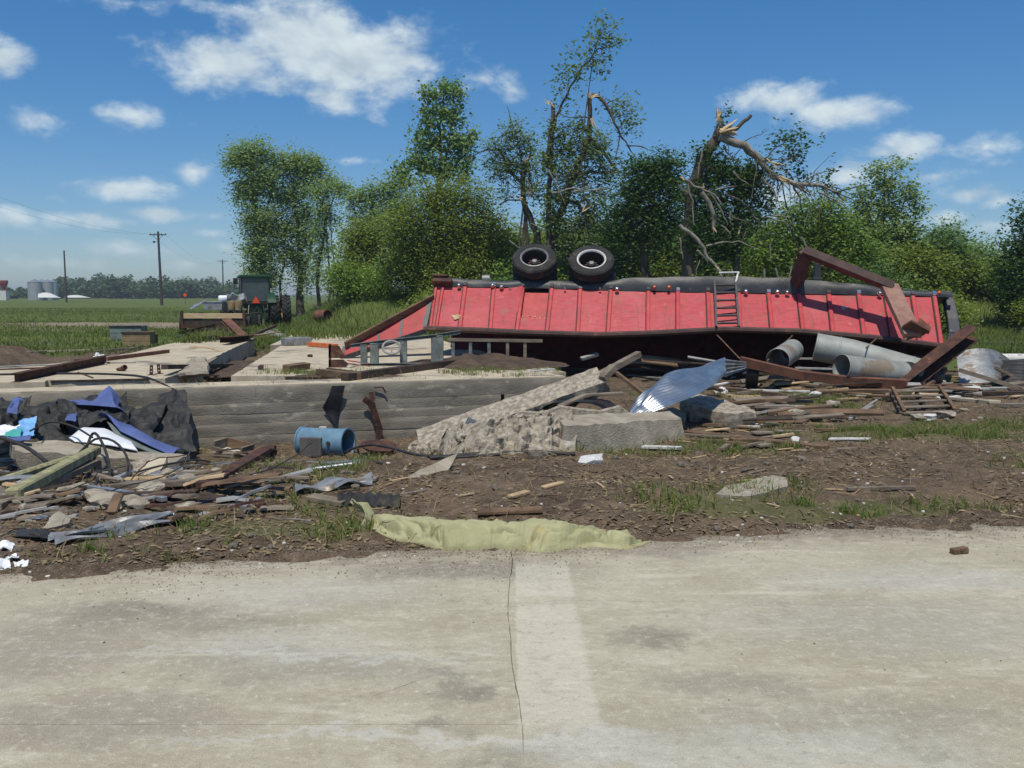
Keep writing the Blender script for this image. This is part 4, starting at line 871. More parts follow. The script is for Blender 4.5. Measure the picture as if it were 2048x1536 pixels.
tl = tree('snapped_tree', 'leaning grey tree snapped above its fork, left of the tall snapped tree', 43, [([(1076, 560), (1074, 465), (1051, 416), (1045, 360), (1051, 322)], .19, .10), ([(1048, 400), (1015, 400), (1000, 408)], .05, .02), ([(1046, 370), (1015, 330), (1000, 300), (975, 299), (930, 318)], .09, .02), ([(1046, 340), (1038, 290), (1025, 250), (1014, 212)], .06, .012)],
     [(1025, 262, 24, 24), (1050, 285, 30, 24), (1005, 300, 22, 22), (1000, 345, 26, 22), (1030, 330, 26, 26), (985, 325, 14, 20), (1060, 330, 24, 26), (1010, 385, 16, 16), (1070, 380, 24, 22), (975, 290, 12, 12)], 'leaf_grey', .13, 5.2, 20, .28, seed=19, twigs=9)
splint(tl, 1055, 385, 42.6, 0.1, .55, 4); splint(tl, 1044, 398, 42.6, 2.6, .4, 3); splint(tl, 1051, 324, 42.6, 1.2, .3, 3); splint(tl, 1164, 425, 41.2, .9, .5, 2)
tree('evergreen_tree', 'dark dense evergreen tree directly behind the trailer wheels and ladder', 40, [([(1293, 560), (1288, 480), (1260, 445), (1245, 420)], .22, .08), ([(1290, 500), (1310, 420), (1320, 340)], .16, .05)],
     [(1290, 340, 40, 34), (1335, 325, 34, 26), (1320, 370, 44, 34), (1270, 380, 40, 36), (1250, 425, 40, 34), (1310, 425, 50, 36), (1350, 400, 26, 40), (1290, 470, 50, 26), (1240, 470, 40, 30), (1345, 460, 24, 34)], 'leaf_dark', .13, 8, 28, .30, seed=20, twigs=4)
# --- big snapped tree on the right with a hanging limb
d1 = 37
ex = [along([(1549, 353), (1580, 330), (1600, 290)], d1, 60, .22, R3), along([(1530, 320), (1560, 285), (1580, 275)], d1, 130, .3, R3), along([(1580, 275), (1625, 280)], d1, 70, .22, R3), along([(1590, 300), (1602, 320)], d1, 60, .15, R3), along([(1600, 340), (1605, 355)], d1, 40, .12, R3), along([(1440, 250), (1460, 220)], d1, 40, .12, R3),
      along([(1587, 367), (1650, 355), (1662, 345)], d1, 70, .16, R3), along([(1640, 370), (1675, 385)], d1, 40, .14, R3), along([(1549, 353), (1545, 390), (1540, 420)], d1, 40, .15, R3)]
t4 = tree('snapped_tree', 'huge snapped tree with a long bare limb hanging to the right', d1, [([(1376, 560), (1379, 444), (1385, 370), (1405, 320), (1429, 285), (1440, 262)], .26, .20), ([(1470, 560), (1473, 461), (1474, 394)], .17, .12)],
     [(1405, 305, 18, 18), (1450, 335, 30, 22), (1480, 350, 34, 26), (1420, 350, 24, 30), (1505, 380, 30, 26), (1465, 385, 34, 24), (1395, 390, 24, 30), (1525, 410, 16, 22), (1430, 400, 30, 24), (1398, 435, 26, 34), (1440, 450, 36, 34), (1485, 440, 30, 34), (1505, 350, 34, 22), (1418, 322, 18, 18), (1384, 480, 22, 40), (1460, 490, 40, 34)], 'leaf_dark', .14, 7, 26, .28, seed=21, extra=ex, twigs=5)
L_ = lambda *a, **k: snag(t4, *a, **k)
L_([(1438, 272), (1440, 245), (1438, 226)], d1, .16, .10, m='bark_grey'); L_([(1460, 268), (1480, 250), (1502, 231)], d1, .09, .07)
L_([(1440, 272), (1490, 291), (1523, 323), (1549, 353), (1587, 367), (1640, 370), (1672, 385), (1692, 405)], d1 - .4, .19, .02, m='bark_grey')
L_([(1473, 396), (1505, 362), (1536, 333)], d1 - .2, .09, .07); L_([(1587, 367), (1600, 395), (1604, 420)], d1 - .4, .05, .02)
for pp in [[(1549, 353), (1543, 390), (1543, 420)], [(1560, 358), (1570, 400), (1585, 450), (1600, 500), (1606, 510)], [(1600, 367), (1630, 350), (1660, 342)], [(1587, 360), (1560, 330), (1590, 300)], [(1523, 323), (1560, 290), (1600, 275)], [(1535, 335), (1570, 320), (1600, 310)], [(1565, 360), (1545, 420)], [(1530, 318), (1575, 335)], [(1446, 290), (1470, 330), (1500, 345)], [(1640, 370), (1660, 400), (1680, 410)]]: L_(pp, d1 - .4, .030, .008, n=6)
for pp, a, b in [([(1364, 358), (1403, 376), (1430, 390), (1445, 410)], .05, .02), ([(1403, 385), (1418, 405), (1429, 438), (1427, 458)], .10, .07), ([(1359, 450), (1388, 473), (1408, 496), (1414, 515), (1432, 531), (1442, 552)], .085, .055), ([(1412, 492), (1440, 485), (1475, 482)], .04, .02), ([(1424, 440), (1450, 455), (1462, 470)], .035, .02), ([(1405, 300), (1398, 330), (1395, 355)], .03, .01), ([(1376, 370), (1385, 420), (1388, 450)], .035, .02), ([(1476, 482), (1500, 492), (1520, 500)], .025, .01), ([(1400, 520), (1392, 540), (1390, 560)], .02, .01), ([(1440, 556), (1500, 555), (1550, 558)], .025, .012)]:
    L_(pp, d1 - 1.5, a, b, m='bark_grey')
splint(t4, 1440, 264, d1 - .5, .0, .6, 7, .09); splint(t4, 1455, 262, d1 - .5, -.4, .5, 6, .09); splint(t4, 1438, 230, d1 - .5, 1.5, .25, 3); splint(t4, 1405, 378, d1 - 1.7, 1.2, .2, 3); splint(t4, 1428, 457, d1 - 1.7, -1.4, .2, 3); splint(t4, 1366, 357, d1 - 1.7, 2.8, .2, 2); splint(t4, 1478, 455, d1 - .4, -1.5, .5, 3, .06); splint(t4, 1535, 320, d1 - .5, -.4, .8, 3); splint(t4, 1440, 545, 30, 2.0, .4, 2)
rb_ = random.Random(12)
for tr_, x0, x1, y0, y1, dd_, n_ in ((t3, 1010, 1290, 300, 520, 40.5, 26), (t4, 1350, 1640, 340, 545, 35.2, 34)):
    for k in range(n_):
        x, y = rb_.uniform(x0, x1), rb_.uniform(y0, y1); an = rb_.uniform(-.5, 1.9); l = rb_.uniform(20, 75); snag(tr_, [(x, y), (x + l * .5 * math.cos(an) + rb_.uniform(-8, 8), y + l * .5 * math.sin(an)), (x + l * math.cos(an), y + l * math.sin(an) + rb_.uniform(-4, 8))], dd_ + rb_.uniform(-.6, .6), rb_.uniform(.022, .05), .010, 'bare_branch', rb_.choice(['bark_grey', 'bark_grey', 'bark']), 5)
limb = [(1446, 274), (1490, 291), (1523, 323), (1549, 353), (1587, 367), (1640, 370), (1672, 385)]
for k in range(44):
    v_ = rb_.random(); q_ = v_ * (len(limb) - 1); i_ = min(int(q_), len(limb) - 2); f_ = q_ - i_; x = limb[i_][0] * (1 - f_) + limb[i_ + 1][0] * f_; y = limb[i_][1] * (1 - f_) + limb[i_ + 1][1] * f_
    an = rb_.gauss(1.3, .5) if k % 4 else rb_.gauss(-.4, .5); l = rb_.uniform(25, 95); snag(t4, [(x, y), (x + l * .45 * math.cos(an) + rb_.uniform(-6, 14), y + l * .4 * math.sin(an)), (x + l * math.cos(an + .15), y + l * math.sin(an + .15))], d1 - .5 + rb_.uniform(-.5, .4), rb_.uniform(.016, .036), .006, 'bare_branch', rb_.choice(['bark_grey', 'bark']), 5)
splint(t4, 1442, 262, d1 - .6, .5, .7, 8, .10); splint(t4, 1436, 240, d1 - .5, 1.4, .5, 5, .07); splint(t4, 1560, 355, d1 - .6, -.5, .6, 4, .06)
# --- right hand trees
tree('leafy_tree', 'upright fan-shaped light green tree right of the hanging limb', 47, [([(1762, 585), (1765, 500), (1768, 420), (1770, 335)], .14, .03), ([(1762, 520), (1740, 440), (1730, 380)], .08, .02), ([(1764, 510), (1800, 430), (1815, 370)], .08, .02), ([(1764, 530), (1820, 460), (1838, 410)], .06, .02)],
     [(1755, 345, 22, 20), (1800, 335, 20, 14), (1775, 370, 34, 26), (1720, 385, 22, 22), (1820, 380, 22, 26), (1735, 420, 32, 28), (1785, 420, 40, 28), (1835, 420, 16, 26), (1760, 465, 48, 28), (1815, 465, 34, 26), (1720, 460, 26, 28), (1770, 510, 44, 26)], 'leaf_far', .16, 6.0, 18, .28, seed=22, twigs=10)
tree('bushy_tree', 'low dark green bushy tree under the hanging limb', 41, [([(1600, 580), (1600, 490)], .14, .06), ([(1610, 560), (1660, 470)], .1, .04)],
     [(1590, 430, 40, 26), (1640, 420, 44, 26), (1560, 470, 46, 30), (1625, 470, 54, 32), (1690, 460, 36, 34), (1560, 520, 60, 36), (1650, 520, 70, 40), (1720, 510, 40, 44), (1500, 520, 40, 30)], 'leaf_mid', .14, 6.2, 26, .36, seed=23, twigs=4)
tree('bushy_tree', 'olive bush behind the bent steel column', 44, [([(1790, 590), (1790, 520)], .1, .05)], [(1760, 540, 50, 34), (1820, 530, 50, 40), (1870, 545, 44, 40), (1800, 575, 80, 26), (1700, 560, 50, 30)], 'leaf_olive', .14, 6.5, 26, .36, seed=24, twigs=4)
tree('leafy_tree', 'rounded mid green tree beyond the right end of the trailer', 62, [([(1890, 590), (1890, 500)], .15, .06)], [(1890, 475, 34, 30), (1870, 510, 36, 36), (1920, 510, 36, 34), (1900, 550, 50, 34)], 'leaf_far', .17, 5.2, 24, .42, seed=25, twigs=5)
tree('bare_tree', 'thin sparse tree poking above the right-hand bushes', 64, [([(1915, 580), (1914, 500), (1920, 440)], .07, .015), ([(1914, 520), (1902, 460)], .04, .01)], [(1918, 455, 8, 16), (1904, 470, 8, 14), (1922, 480, 7, 14)], 'leaf_far', .14, 6, 10, .25, seed=26, twigs=8)
tree('leafy_tree', 'second rounded tree near the right edge of the picture', 58, [([(1970, 590), (1970, 520)], .12, .05)], [(1950, 505, 26, 24), (1985, 520, 34, 30), (1950, 550, 44, 40), (2000, 560, 40, 36)], 'leaf_far', .17, 5.2, 24, .42, seed=27, twigs=5)
tree('leafy_tree', 'dark tall tree cut off by the right edge of the picture', 40, [([(2040, 620), (2045, 520), (2055, 440)], .18, .06)], [(2030, 500, 30, 34), (2075, 470, 36, 44), (2055, 430, 20, 30), (2060, 540, 60, 50), (2020, 560, 34, 40), (2040, 620, 44, 40), (2090, 600, 60, 60)], 'leaf_dark', .14, 7, 24, .34, seed=28, twigs=5)

# --- thicket of shrubs along the foot of the bank (one mesh per kind, copied)
def shrub_proto(seed, leaf, h, w):
    r = np.random.default_rng(seed); root = bpy.data.objects.new('shrub', None); COL.objects.link(root)
    lb = [(np.array([r.normal() * w * .3, r.normal() * w * .25, h * (.3 + .45 * r.random())]), np.array([w * .36, w * .34, h * .33])) for _ in range(6)]
    CC = clump_centres(lb, r, 10); CC[:, 2] = np.abs(CC[:, 2]); per = 30; cl = np.repeat(CC, per, 0) + r.normal(size=(len(CC) * per, 3)) * .26
    mb = MB()
    for c, _ in lb: b_ = bend((c[0] * .2, c[1] * .2, -.1), c, r, 4, .06); mb.tube(b_, list(np.linspace(.04, .012, len(b_))), 5)
    obj('stem', mb, 'bark', root, local=True); V, Q = leaf_quads(cl, .085, r); raw_obj('foliage', V, Q, leaf, root)
    return root
protos = [shrub_proto(50 + i, ['leaf_olive', 'leaf_mid', 'leaf_dark', 'leaf_olive'][i], 2.0, 2.6) for i in range(4)]
spots = []
for px in range(885, 2150, 62):
    spots.append((px + random.uniform(-22, 22), random.uniform(36.5, 39.5), random.uniform(.8, 1.25)))
for px in range(740, 2150, 80): spots.append((px + random.uniform(-30, 30), random.uniform(45, 49), random.uniform(1.0, 1.5)))
for px in range(980, 1760, 46): spots.append((px + random.uniform(-15, 15), random.uniform(48, 54), random.uniform(1.5, 2.0)))
used = [False] * 4
for i, (px, d, s) in enumerate(spots):
    if 1900 < px < 2010 and d < 42: continue
    k = 2 if (1150 < px < 1420 and i % 2) else i % 4
    o = protos[k] if not used[k] else copy_tree(protos[k]); used[k] = True
    x = (px - 1024) / F_PX * d; o.location = (x, d, float(gfast(x, d)) - .1); o.rotation_euler = (0, 0, random.uniform(0, 6.28)); o.scale = (s, s, s * random.uniform(.8, 1.15))
    zone = 'left of the trailer' if px < 870 else 'behind the left end of the trailer' if px < 1010 else 'behind the trailer wheels' if px < 1240 else 'between the wheels and the ladder' if px < 1420 else 'just right of the ladder' if px < 1560 else 'behind the bent steel column' if px < 1800 else 'behind the right end of the trailer' if px < 1930 else 'at the right edge of the picture'
    setp(o, ['olive', 'mid green', 'dark green', 'yellowish olive'][k] + (' low' if s < 1.15 else ' tall') + ' shrub in the ' + ('front' if d < 42 else 'middle' if d < 47.9 else 'back') + ' row, ' + zone, 'shrub', 'shrubs in the thicket behind the trailer')
# --- far wood
def far_wood():
    r = np.random.default_rng(70); C = []
    for px in np.arange(-160, 520, 2.6):
        d = r.uniform(330, 430); top = np.interp(px, [-120, 90, 112, 122, 150, 215, 245, 262, 300, 365, 372, 400, 520], [574, 572, 556, 546, 554, 545, 543, 552, 553, 553, 548, 554, 562]) + r.normal() * 3.5 + r.choice([0, 6, 14])
        base = P(px, 590, d); hgt = (592 - top) * d / F_PX; rad = r.uniform(2.0, 4.2); n = 150
        u = unit(n, r) * (r.random((n, 1)) ** .4); c = np.array([base[0], d, hgt * .5]) + u * np.array([rad, rad, hgt * .54]); C.append(c)
    for px in np.arange(1850, 2300, 8):
        d = r.uniform(200, 260); hgt = r.uniform(6, 10); base = P(px, 590, d); n = 90; u = unit(n, r) * (r.random((n, 1)) ** .4); C.append(np.array([base[0], d, hgt * .5]) + u * np.array([3, 3, hgt * .5]))
    C = np.vstack(C); C[:, 2] = np.abs(C[:, 2]); V, Q = leaf_quads(C, 1.0, r, 1.3); raw_obj('distant_wood', V, Q, 'leaf_wood', None, kind='stuff', label='distant line of green woods on the horizon')
far_wood()

# ================================================================== grass
def blades(X, Y, h, w, r, mat_, label, name='grass', lean=.35):
    n = len(X); z = hzv(X, Y); B = np.stack([X, Y, z - .01], 1); t = r.uniform(0, 2 * math.pi, n); hh = h * r.uniform(.45, 1.25, n)
    side = np.stack([np.cos(t), np.sin(t), 0 * t], 1) * (w * r.uniform(.6, 1.3, n))[:, None] * .5; ln = np.stack([np.cos(t * 3.7), np.sin(t * 3.7), 0 * t], 1) * (hh * lean * r.uniform(.2, 1.6, n))[:, None]
    mid = B + ln * .35 + np.array([0, 0, 1]) * (hh * .6)[:, None]; tip_ = B + ln * 1.15 + np.array([0, 0, 1]) * (hh * .95)[:, None]
    V = np.stack([B - side, B + side, mid - side * .75, mid + side * .75, tip_ - side * .12, tip_ + side * .12], 1).reshape(-1, 3); i0 = np.arange(n) * 6
    Q = np.vstack([np.stack([i0, i0 + 1, i0 + 3, i0 + 2], 1), np.stack([i0 + 2, i0 + 3, i0 + 5, i0 + 4], 1)])
    return raw_obj(name, V, Q, mat_, None, kind='stuff', label=label)
r = np.random.default_rng(90)
def scatter(n, fx, fy, wfn):
    X = fx(n); Y = fy(n); k = r.random(n) < wfn(X, Y); return X[k], Y[k]
# tufts on the near dirt
cand = 80000; X = r.uniform(-5, 9, cand); Y = r.uniform(5.6, 17, cand); wgt = grass_w(X, Y); cl = fbm(X * 2.6, Y * 2.6, None, 3, 77); k = (r.random(cand) < np.clip(wgt * 1.2, 0, 1) * np.clip(.45 + cl * 2.4, 0, 1)); X, Y = X[k], Y[k]
X = np.repeat(X, 3) + r.normal(size=len(X) * 3) * .025; Y = np.repeat(Y, 3) + r.normal(size=len(Y) * 3) * .025
blades(X, Y, .095, .009, r, 'grass_blade', 'short green grass tufts on the near dirt', lean=.6)
kq = r.random(len(X)) < .3; blades(X[kq], Y[kq], .11, .007, r, 'straw', 'dead yellow grass among the near tufts', 'dead_grass', lean=1.0)
n = 6000; X = r.uniform(-6, 9, n); Y = r.uniform(5.7, 16, n); k = Y > edge_y(X) + .15; X, Y = X[k], Y[k]; blades(X, Y, .12, .006, r, 'straw', 'dry straw stalks on the dirt', 'dry_stalks', lean=1.6)
# rough field grass
n = 150000; d_ = 26 + 90 * r.random(n) ** 1.7; px = r.uniform(-150, 2200, n); X = (px - 1024) / F_PX * d_; Y = d_; k = (r.random(n) < np.clip(grass_w(X, Y) * (1.15 + .8 * fbm(X * .2, Y * .2, None, 3, 3)), 0, 1)); X, Y = X[k], Y[k]
k = (X > -13) | (Y > 27.5); X, Y = X[k], Y[k]
kk = X < -11.5 - (Y - 40) * .12
blades(X[kk], Y[kk], .15, .04, r, 'grass_field', 'short rough green grass of the open field', lean=.5)
blades(X[~kk], Y[~kk], .36, .032, r, 'grass_field', 'long rough green grass on the bank behind the trailer', lean=.5)
# ================================================================== storm debris
HUE = {'wood_grey': 'grey weathered', 'wood_brown': 'brown', 'wood_pale': 'pale fresh', 'white_paint': 'white painted', 'wood_dark': 'dark', 'wood_splint': 'splintered yellowish', 'dull_tin': 'dull tin', 'pipe_grey': 'light grey', 'rust_steel': 'rusty', 'concrete_rubble': 'pale crumbly', 'concrete_block': 'smooth grey', 'stone_white': 'whitish', 'cable_black': 'black', 'bark_grey': 'pale grey barked'}
RR = random.Random(5)
RECT = lambda w, h: [(-w / 2, -h / 2), (w / 2, -h / 2), (w / 2, h / 2), (-w / 2, h / 2)]
def IB(w, h, t=.014): return [(-w / 2, -h / 2), (w / 2, -h / 2), (w / 2, -h / 2 + t), (t / 2, -h / 2 + t), (t / 2, h / 2 - t), (w / 2, h / 2 - t), (w / 2, h / 2), (-w / 2, h / 2), (-w / 2, h / 2 - t), (-t / 2, h / 2 - t), (-t / 2, -h / 2 + t), (-w / 2, -h / 2 + t)]
def CH(w, h, t=.014): return [(-w / 2, -h / 2), (w / 2, -h / 2), (w / 2, -h / 2 + t), (-w / 2 + t, -h / 2 + t), (-w / 2 + t, h / 2 - t), (w / 2, h / 2 - t), (w / 2, h / 2), (-w / 2, h / 2)]
def LA(w, h, t=.012): return [(-w / 2, -h / 2), (w / 2, -h / 2), (w / 2, -h / 2 + t), (-w / 2 + t, -h / 2 + t), (-w / 2 + t, h / 2), (-w / 2, h / 2)]
def ends(pts, lift):
    return [pt(p, lift if len(p) == 2 else 0.0) for p in pts]
def settle(W, lift):
    """keep a straight bar that spans uneven ground above it"""
    if len(W) == 2:
        n = 9; t = np.linspace(0, 1, n); L = W[0] + (W[1] - W[0]) * t[:, None]; h = hzv(L[:, 0], L[:, 1]) + lift; up = max(0.0, float((h - L[:, 2]).max())); W = [w + np.array([0, 0, up * .7]) for w in W]
    return W
def bar(name, label, cat, pts, w, h, m, prof=None, up=(0, 0, 1), bevel=.004, group=None, lift=None, wave=0.0, parent=None):
    W = ends(pts, h / 2 if lift is None else lift)
    if all(len(p) == 2 for p in pts): W = settle(W, h / 2 if lift is None else lift)
    if wave and len(W) == 2: W = [W[0] + (W[1] - W[0]) * t + np.array([0, 0, wave * math.sin(math.pi * t)]) for t in np.linspace(0, 1, 9)]
    mb = MB(); mb.profile(prof or RECT(w, h), W, up); return obj(name, mb, m, parent, label, cat, group, bevel=bevel)
def pipe(name, label, cat, pts, r_, m, n=8, lift=None, group=None, hollow=False):
    W = ends(pts, r_ if lift is None else lift); D = []
    for i in range(len(W) - 1):
        for t in np.linspace(0, 1, 4)[:-1]: D.append(W[i] + (W[i + 1] - W[i]) * t)
    D.append(W[-1])
    for _ in range(2):
        if len(W) > 2: D = [D[0]] + [(D[i - 1] + 2 * D[i] + D[i + 1]) / 4 for i in range(1, len(D) - 1)] + [D[-1]]
    mb = MB(); mb.tube(D, r_, n, caps=not hollow)
    if hollow: mb.tube(D[::-1], r_ * .93, n, caps=False)
    return obj(name, mb, m, None, label, cat, group, smooth=50)
def bil(c, u, v): return c[0] * (1 - u) * (1 - v) + c[1] * u * (1 - v) + c[2] * u * v + c[3] * (1 - u) * v
def crumple(name, label, cat, quad, m, amp=.1, fr=2.2, n=34, seed=0, sag=0.0, th=.006, ridge=True, flip=1):
    c = [pt(q) for q in quad]; U, V = np.meshgrid(np.linspace(0, 1, n + 1), np.linspace(0, 1, n + 1), indexing='ij')
    X = sum(c_[None, None, :] * w_[..., None] for c_, w_ in zip(c, ((1 - U) * (1 - V), U * (1 - V), U * V, (1 - U) * V)))
    nn = np.cross(c[1] - c[0], c[3] - c[0]); nn /= np.linalg.norm(nn); nn = nn if nn[2] > 0 else -nn
    f1 = fbm(X[..., 0] * fr + seed, X[..., 1] * fr + X[..., 2] * fr, None, 5, seed); f2 = fbm(X[..., 0] * fr * 1.7 + 7, X[..., 2] * fr * 2 + X[..., 1] * fr, None, 4, seed + 50)
    d_ = (1 - np.abs(f1) * 3.2) if ridge else f1
    X = X + nn * (amp * (d_ * .6 + f2))[..., None] + np.stack([f2, f1 * .5, f1 * .3], -1) * amp * .9
    X[..., 2] -= sag * np.sin(math.pi * U) * np.sin(math.pi * V)
    mb = MB(); mb.sheet(lambda u, v: X[round(u * n), round(v * n)], n, n, th); return obj(name, mb, m, None, label, cat, smooth=70)
def corr(name, label, cat, fn, m, waves, nv=6, amp=.012, th=.0015, parent=None, nu=None):
    """fn(u,v)->point; corrugations run along v, repeat along u"""
    nu = nu or waves * 4; base = np.array([[fn(i / nu, j / nv) for j in range(nv + 1)] for i in range(nu + 1)]); du = np.gradient(base, axis=0); dv = np.gradient(base, axis=1); nn = np.cross(du, dv); nn /= np.linalg.norm(nn, axis=2, keepdims=True) + 1e-9
    base = base + nn * (amp * np.sin(np.linspace(0, waves * 2 * math.pi, nu + 1)))[:, None, None]
    mb = MB(); mb.sheet(lambda u, v: base[round(u * nu), round(v * nv)], nu, nv, th); return obj(name, mb, m, parent, label, cat, smooth=60)
def chunk(name, label, cat, poly_px, d_, thick, m, tilt=(0, .3, 1), seed=0, rough=.02, dd=None, parent=None, ground=True):
    """broken slab: outline in the picture at given distances, thickness along tilt"""
    lo_ = max(poly_px, key=lambda p: p[1]); sh_ = (on(lo_[0], lo_[1] + 2)[1] - (lo_[2] if len(lo_) > 2 else d_)) if ground else 0.0
    W = [P(p[0], p[1], (p[2] if len(p) > 2 else d_) + sh_) for p in poly_px]; n = len(W); T = np.asarray(tilt, float); T /= np.linalg.norm(T); V = []
    L = []
    for i in range(n):
        a, b = W[i], W[(i + 1) % n]; k = max(1, int(np.linalg.norm(b - a) / .12))
        for j in range(k):
            p = a + (b - a) * j / k; L.append(p + (np.array([RR.uniform(-1, 1), RR.uniform(-1, 1), RR.uniform(-1, 1)]) * rough if j else 0))
    n = len(L); c = sum(L) / n
    top = L; mid = [c + (p - c) * (1 + RR.uniform(-.02, .04)) - T * thick * RR.uniform(.4, .6) for p in L]; botm = [c + (p - c) * (1 + RR.uniform(-.12, 0)) - T * thick * RR.uniform(.9, 1.1) for p in L]
    tc = c + T * rough * .4; V = top + mid + botm + [tc, c - T * thick]; F_ = [(i, (i + 1) % n, 3 * n) for i in range(n)] + [(2 * n + (i + 1) % n, 2 * n + i, 3 * n + 1) for i in range(n)]
    F_ += [(i, n + i, n + (i + 1) % n, (i + 1) % n) for i in range(n)] + [(n + i, 2 * n + i, 2 * n + (i + 1) % n, n + (i + 1) % n) for i in range(n)]
    mb = MB(); mb.add(V, F_); o = obj(name, mb, m, parent, label, cat, smooth=25); return o

# ---------------- slab on the left
bar('steel_beam', 'rusty steel beam with a white bag at its upper end on the left slab', 'steel beam', [(30, 768), (212, 727)], .14, .15, 'rust_steel', IB(.14, .15))
pipe('conduit', 'long dark conduit lying along the slab and over the pit wall', 'pipe', [(-60, 752), (150, 748), (285, 752), (322, 768), (352, 782, 13.4)], .018, 'dark_metal')
pipe('pipe', 'pale thin pipe lying highest on the left slab', 'pipe', [(-40, 740), (20, 733), (215, 729)], .016, 'pipe_grey')
pipe('pipe', 'brown thin pipe between two pipes on the left slab', 'pipe', [(-20, 741), (70, 738), (195, 731)], .014, 'rust_steel')
pipe('pipe', 'short dark rod crossing the left pipes at an angle', 'pipe', [(70, 749), (112, 734)], .014, 'rust_steel')
bar('timber', 'reddish timber pole beyond the white bag on the slab', 'timber', [(212, 722), (336, 706)], .09, .08, 'rust_beam')
bar('timber', 'grey timber pole at the far left edge of the slab', 'timber', [(192, 706), (282, 699)], .08, .07, 'wood_grey')
bar('timber', 'short dark timber behind the white bag', 'timber', [(148, 725), (192, 724)], .08, .07, 'wood_dark')
pipe('pipe', 'straight thin rod right of the white bag', 'pipe', [(208, 727), (272, 726)], .014, 'pipe_grey')
pipe('rod', 'thin rod slanting up from the white bag towards the crates', 'pipe', [(205, 722), (290, 690)], .012, 'wood_dark')
pipe('rod', 'short thin rod left of the round metal drum on the slab', 'pipe', [(156, 746), (186, 757)], .012, 'rust_steel')
bar('kerb_stone', 'long pale edging strip at the left edge of the picture', 'edging', [(-60, 714), (90, 705), (180, 702)], .07, .06, 'concrete_old')
mb = MB()
for k, (dx, dz, s_) in enumerate([(0, .05, .12), (.07, .10, .10), (-.06, .08, .08), (.04, .03, .13), (-.02, .15, .07)]): mb.rock(on(197, 724) + np.array([dx, 0, dz]), (s_ * 1.2, s_, s_ * 1.1), 60 + k, .5)
obj('plastic_bag', mb, 'white_plastic', None, 'crumpled bright white plastic bag on the rusty beam', 'bag', smooth=30)
mb = MB(); c = on(247, 742); mb.lathe([(0, -.06), (.045, -.06), (.05, -.04), (.05, .06), (.035, .07), (.035, .0), (0, .0)], c + np.array([0, 0, .05]), (.7, -.6, .35), 14); mb.rock(c + np.array([-.06, 0, .03]), (.12, .1, .07), 4, .3)
obj('pipe_fitting', mb, 'rust_steel', None, 'small round pipe fitting with a hole on the slab', 'pipe fitting', smooth=40)
for k, (x, y) in enumerate([(303, 750), (318, 748)]):
    mb = MB(); c = on(x, y); mb.box(c + np.array([0, 0, .08]), (.055, .02, .18), rot('Z', .3) @ rot('Y', .06 * (1 - 2 * k))); mb.box(c + np.array([0, 0, .005]), (.12, .1, .01)); b_ = obj('steel_post', mb, 'rust_steel', None, ['left', 'right'][k] + ' one of two short perforated steel posts on the slab', 'steel post')
    for zz in (.06, .12):
        mb = MB(); mb.lathe([(0, .003), (.011, .003), (.011, 0)], c + np.array([.006, -.014, zz]), (-.3, -1, 0), 10); obj('bolt_hole', mb, 'white_paint', b_)
# crates at the slab's far edge
def crate(name, label, x0, x1, y0, y1, m, mtop, dd=.7, planks=3, yaw=.15):
    c = on((x0 + x1) / 2, y1); s_ = c[1] / F_PX; w = (x1 - x0) * s_; h = (y1 - y0) * s_; t = thing(name, c, label, 'crate'); R_ = rot('Z', yaw)
    for k in range(planks): mb = MB(); mb.box(c + np.array([0, 0, h * (k + .5) / planks]), (w, .04, h / planks * .94), R_); obj('plank', mb, m, t, bevel=.006)
    for sx in (-1, 1): mb = MB(); mb.box(c + R_ @ np.array([sx * (w / 2 - .02), dd / 2 + .022, 0]) + np.array([0, 0, h / 2]), (.04, dd, h), R_); obj('side_panel', mb, m, t, bevel=.006)
    mb = MB(); mb.box(c + R_ @ np.array([0, dd + .045, 0]) + np.array([0, 0, h / 2]), (w, .04, h), R_); obj('back_panel', mb, m, t)
    mb = MB(); mb.box(c + R_ @ np.array([0, dd / 2, 0]) + np.array([0, 0, h * .5]), (w * .9, dd * .9, .03), R_); obj('bottom', mb, 'wood_dark', t)
    mb = MB(); mb.box(c + R_ @ np.array([0, -.026, 0]) + np.array([0, 0, h - .03]), (w * 1.03, .03, .07), R_); obj('rim', mb, mtop, t)
crate('crate', 'grey-green open box at the far edge of the left slab', 222, 282, 652, 681, 'wall_grey_green', 'dark_metal', .9, 2)
crate('crate', 'tan weathered wooden crate in front of the grey-green box', 246, 300, 664, 693, 'crate_tan', 'wood_dark', .6, 3, .1)
mb = MB(); c = on(306, 693); mb.box(c + np.array([0, 0, .2]), (.22, .5, .4), rot('Z', .1)); mb.box(c + np.array([.0, 0, .41]), (.3, .6, .03), rot('Z', .1)); obj('stove_box', mb, 'rust_steel', None, 'dark rusty metal box against the tan crate', 'metal box', bevel=.01)
# ---------------- trench
bar('plank', 'pale curved plank bridging the trench', 'plank', [(380, 704), (452, 716)], .14, .03, 'wood_pale', wave=.05)
bar('plank', 'short pale plank tilted into the trench', 'plank', [(400, 735, 17.2), (430, 716, 18.2)], .1, .03, 'wood_grey')
chunk('concrete_chunk', 'broken concrete plate tipped into the near end of the trench', 'concrete chunk', [(352, 748, 15.9), (415, 742, 16.3), (412, 715, 18.2), (388, 712, 18.4)], 16, .1, 'concrete_block', (-.4, -.2, 1), 3, ground=False)
bar('timber', 'dark long timber lying across the near end of the trench', 'timber', [(330, 752), (462, 744)], .12, .08, 'wood_dark')
bar('timber', 'thin pale lath on the curb beside the trench', 'timber', [(345, 760), (455, 757)], .06, .03, 'wood_grey')
bar('plank', 'dark timber set in the long slot of the curb', 'plank', [(102, 764), (296, 760)], .06, .03, 'wood_dark', lift=-.01)
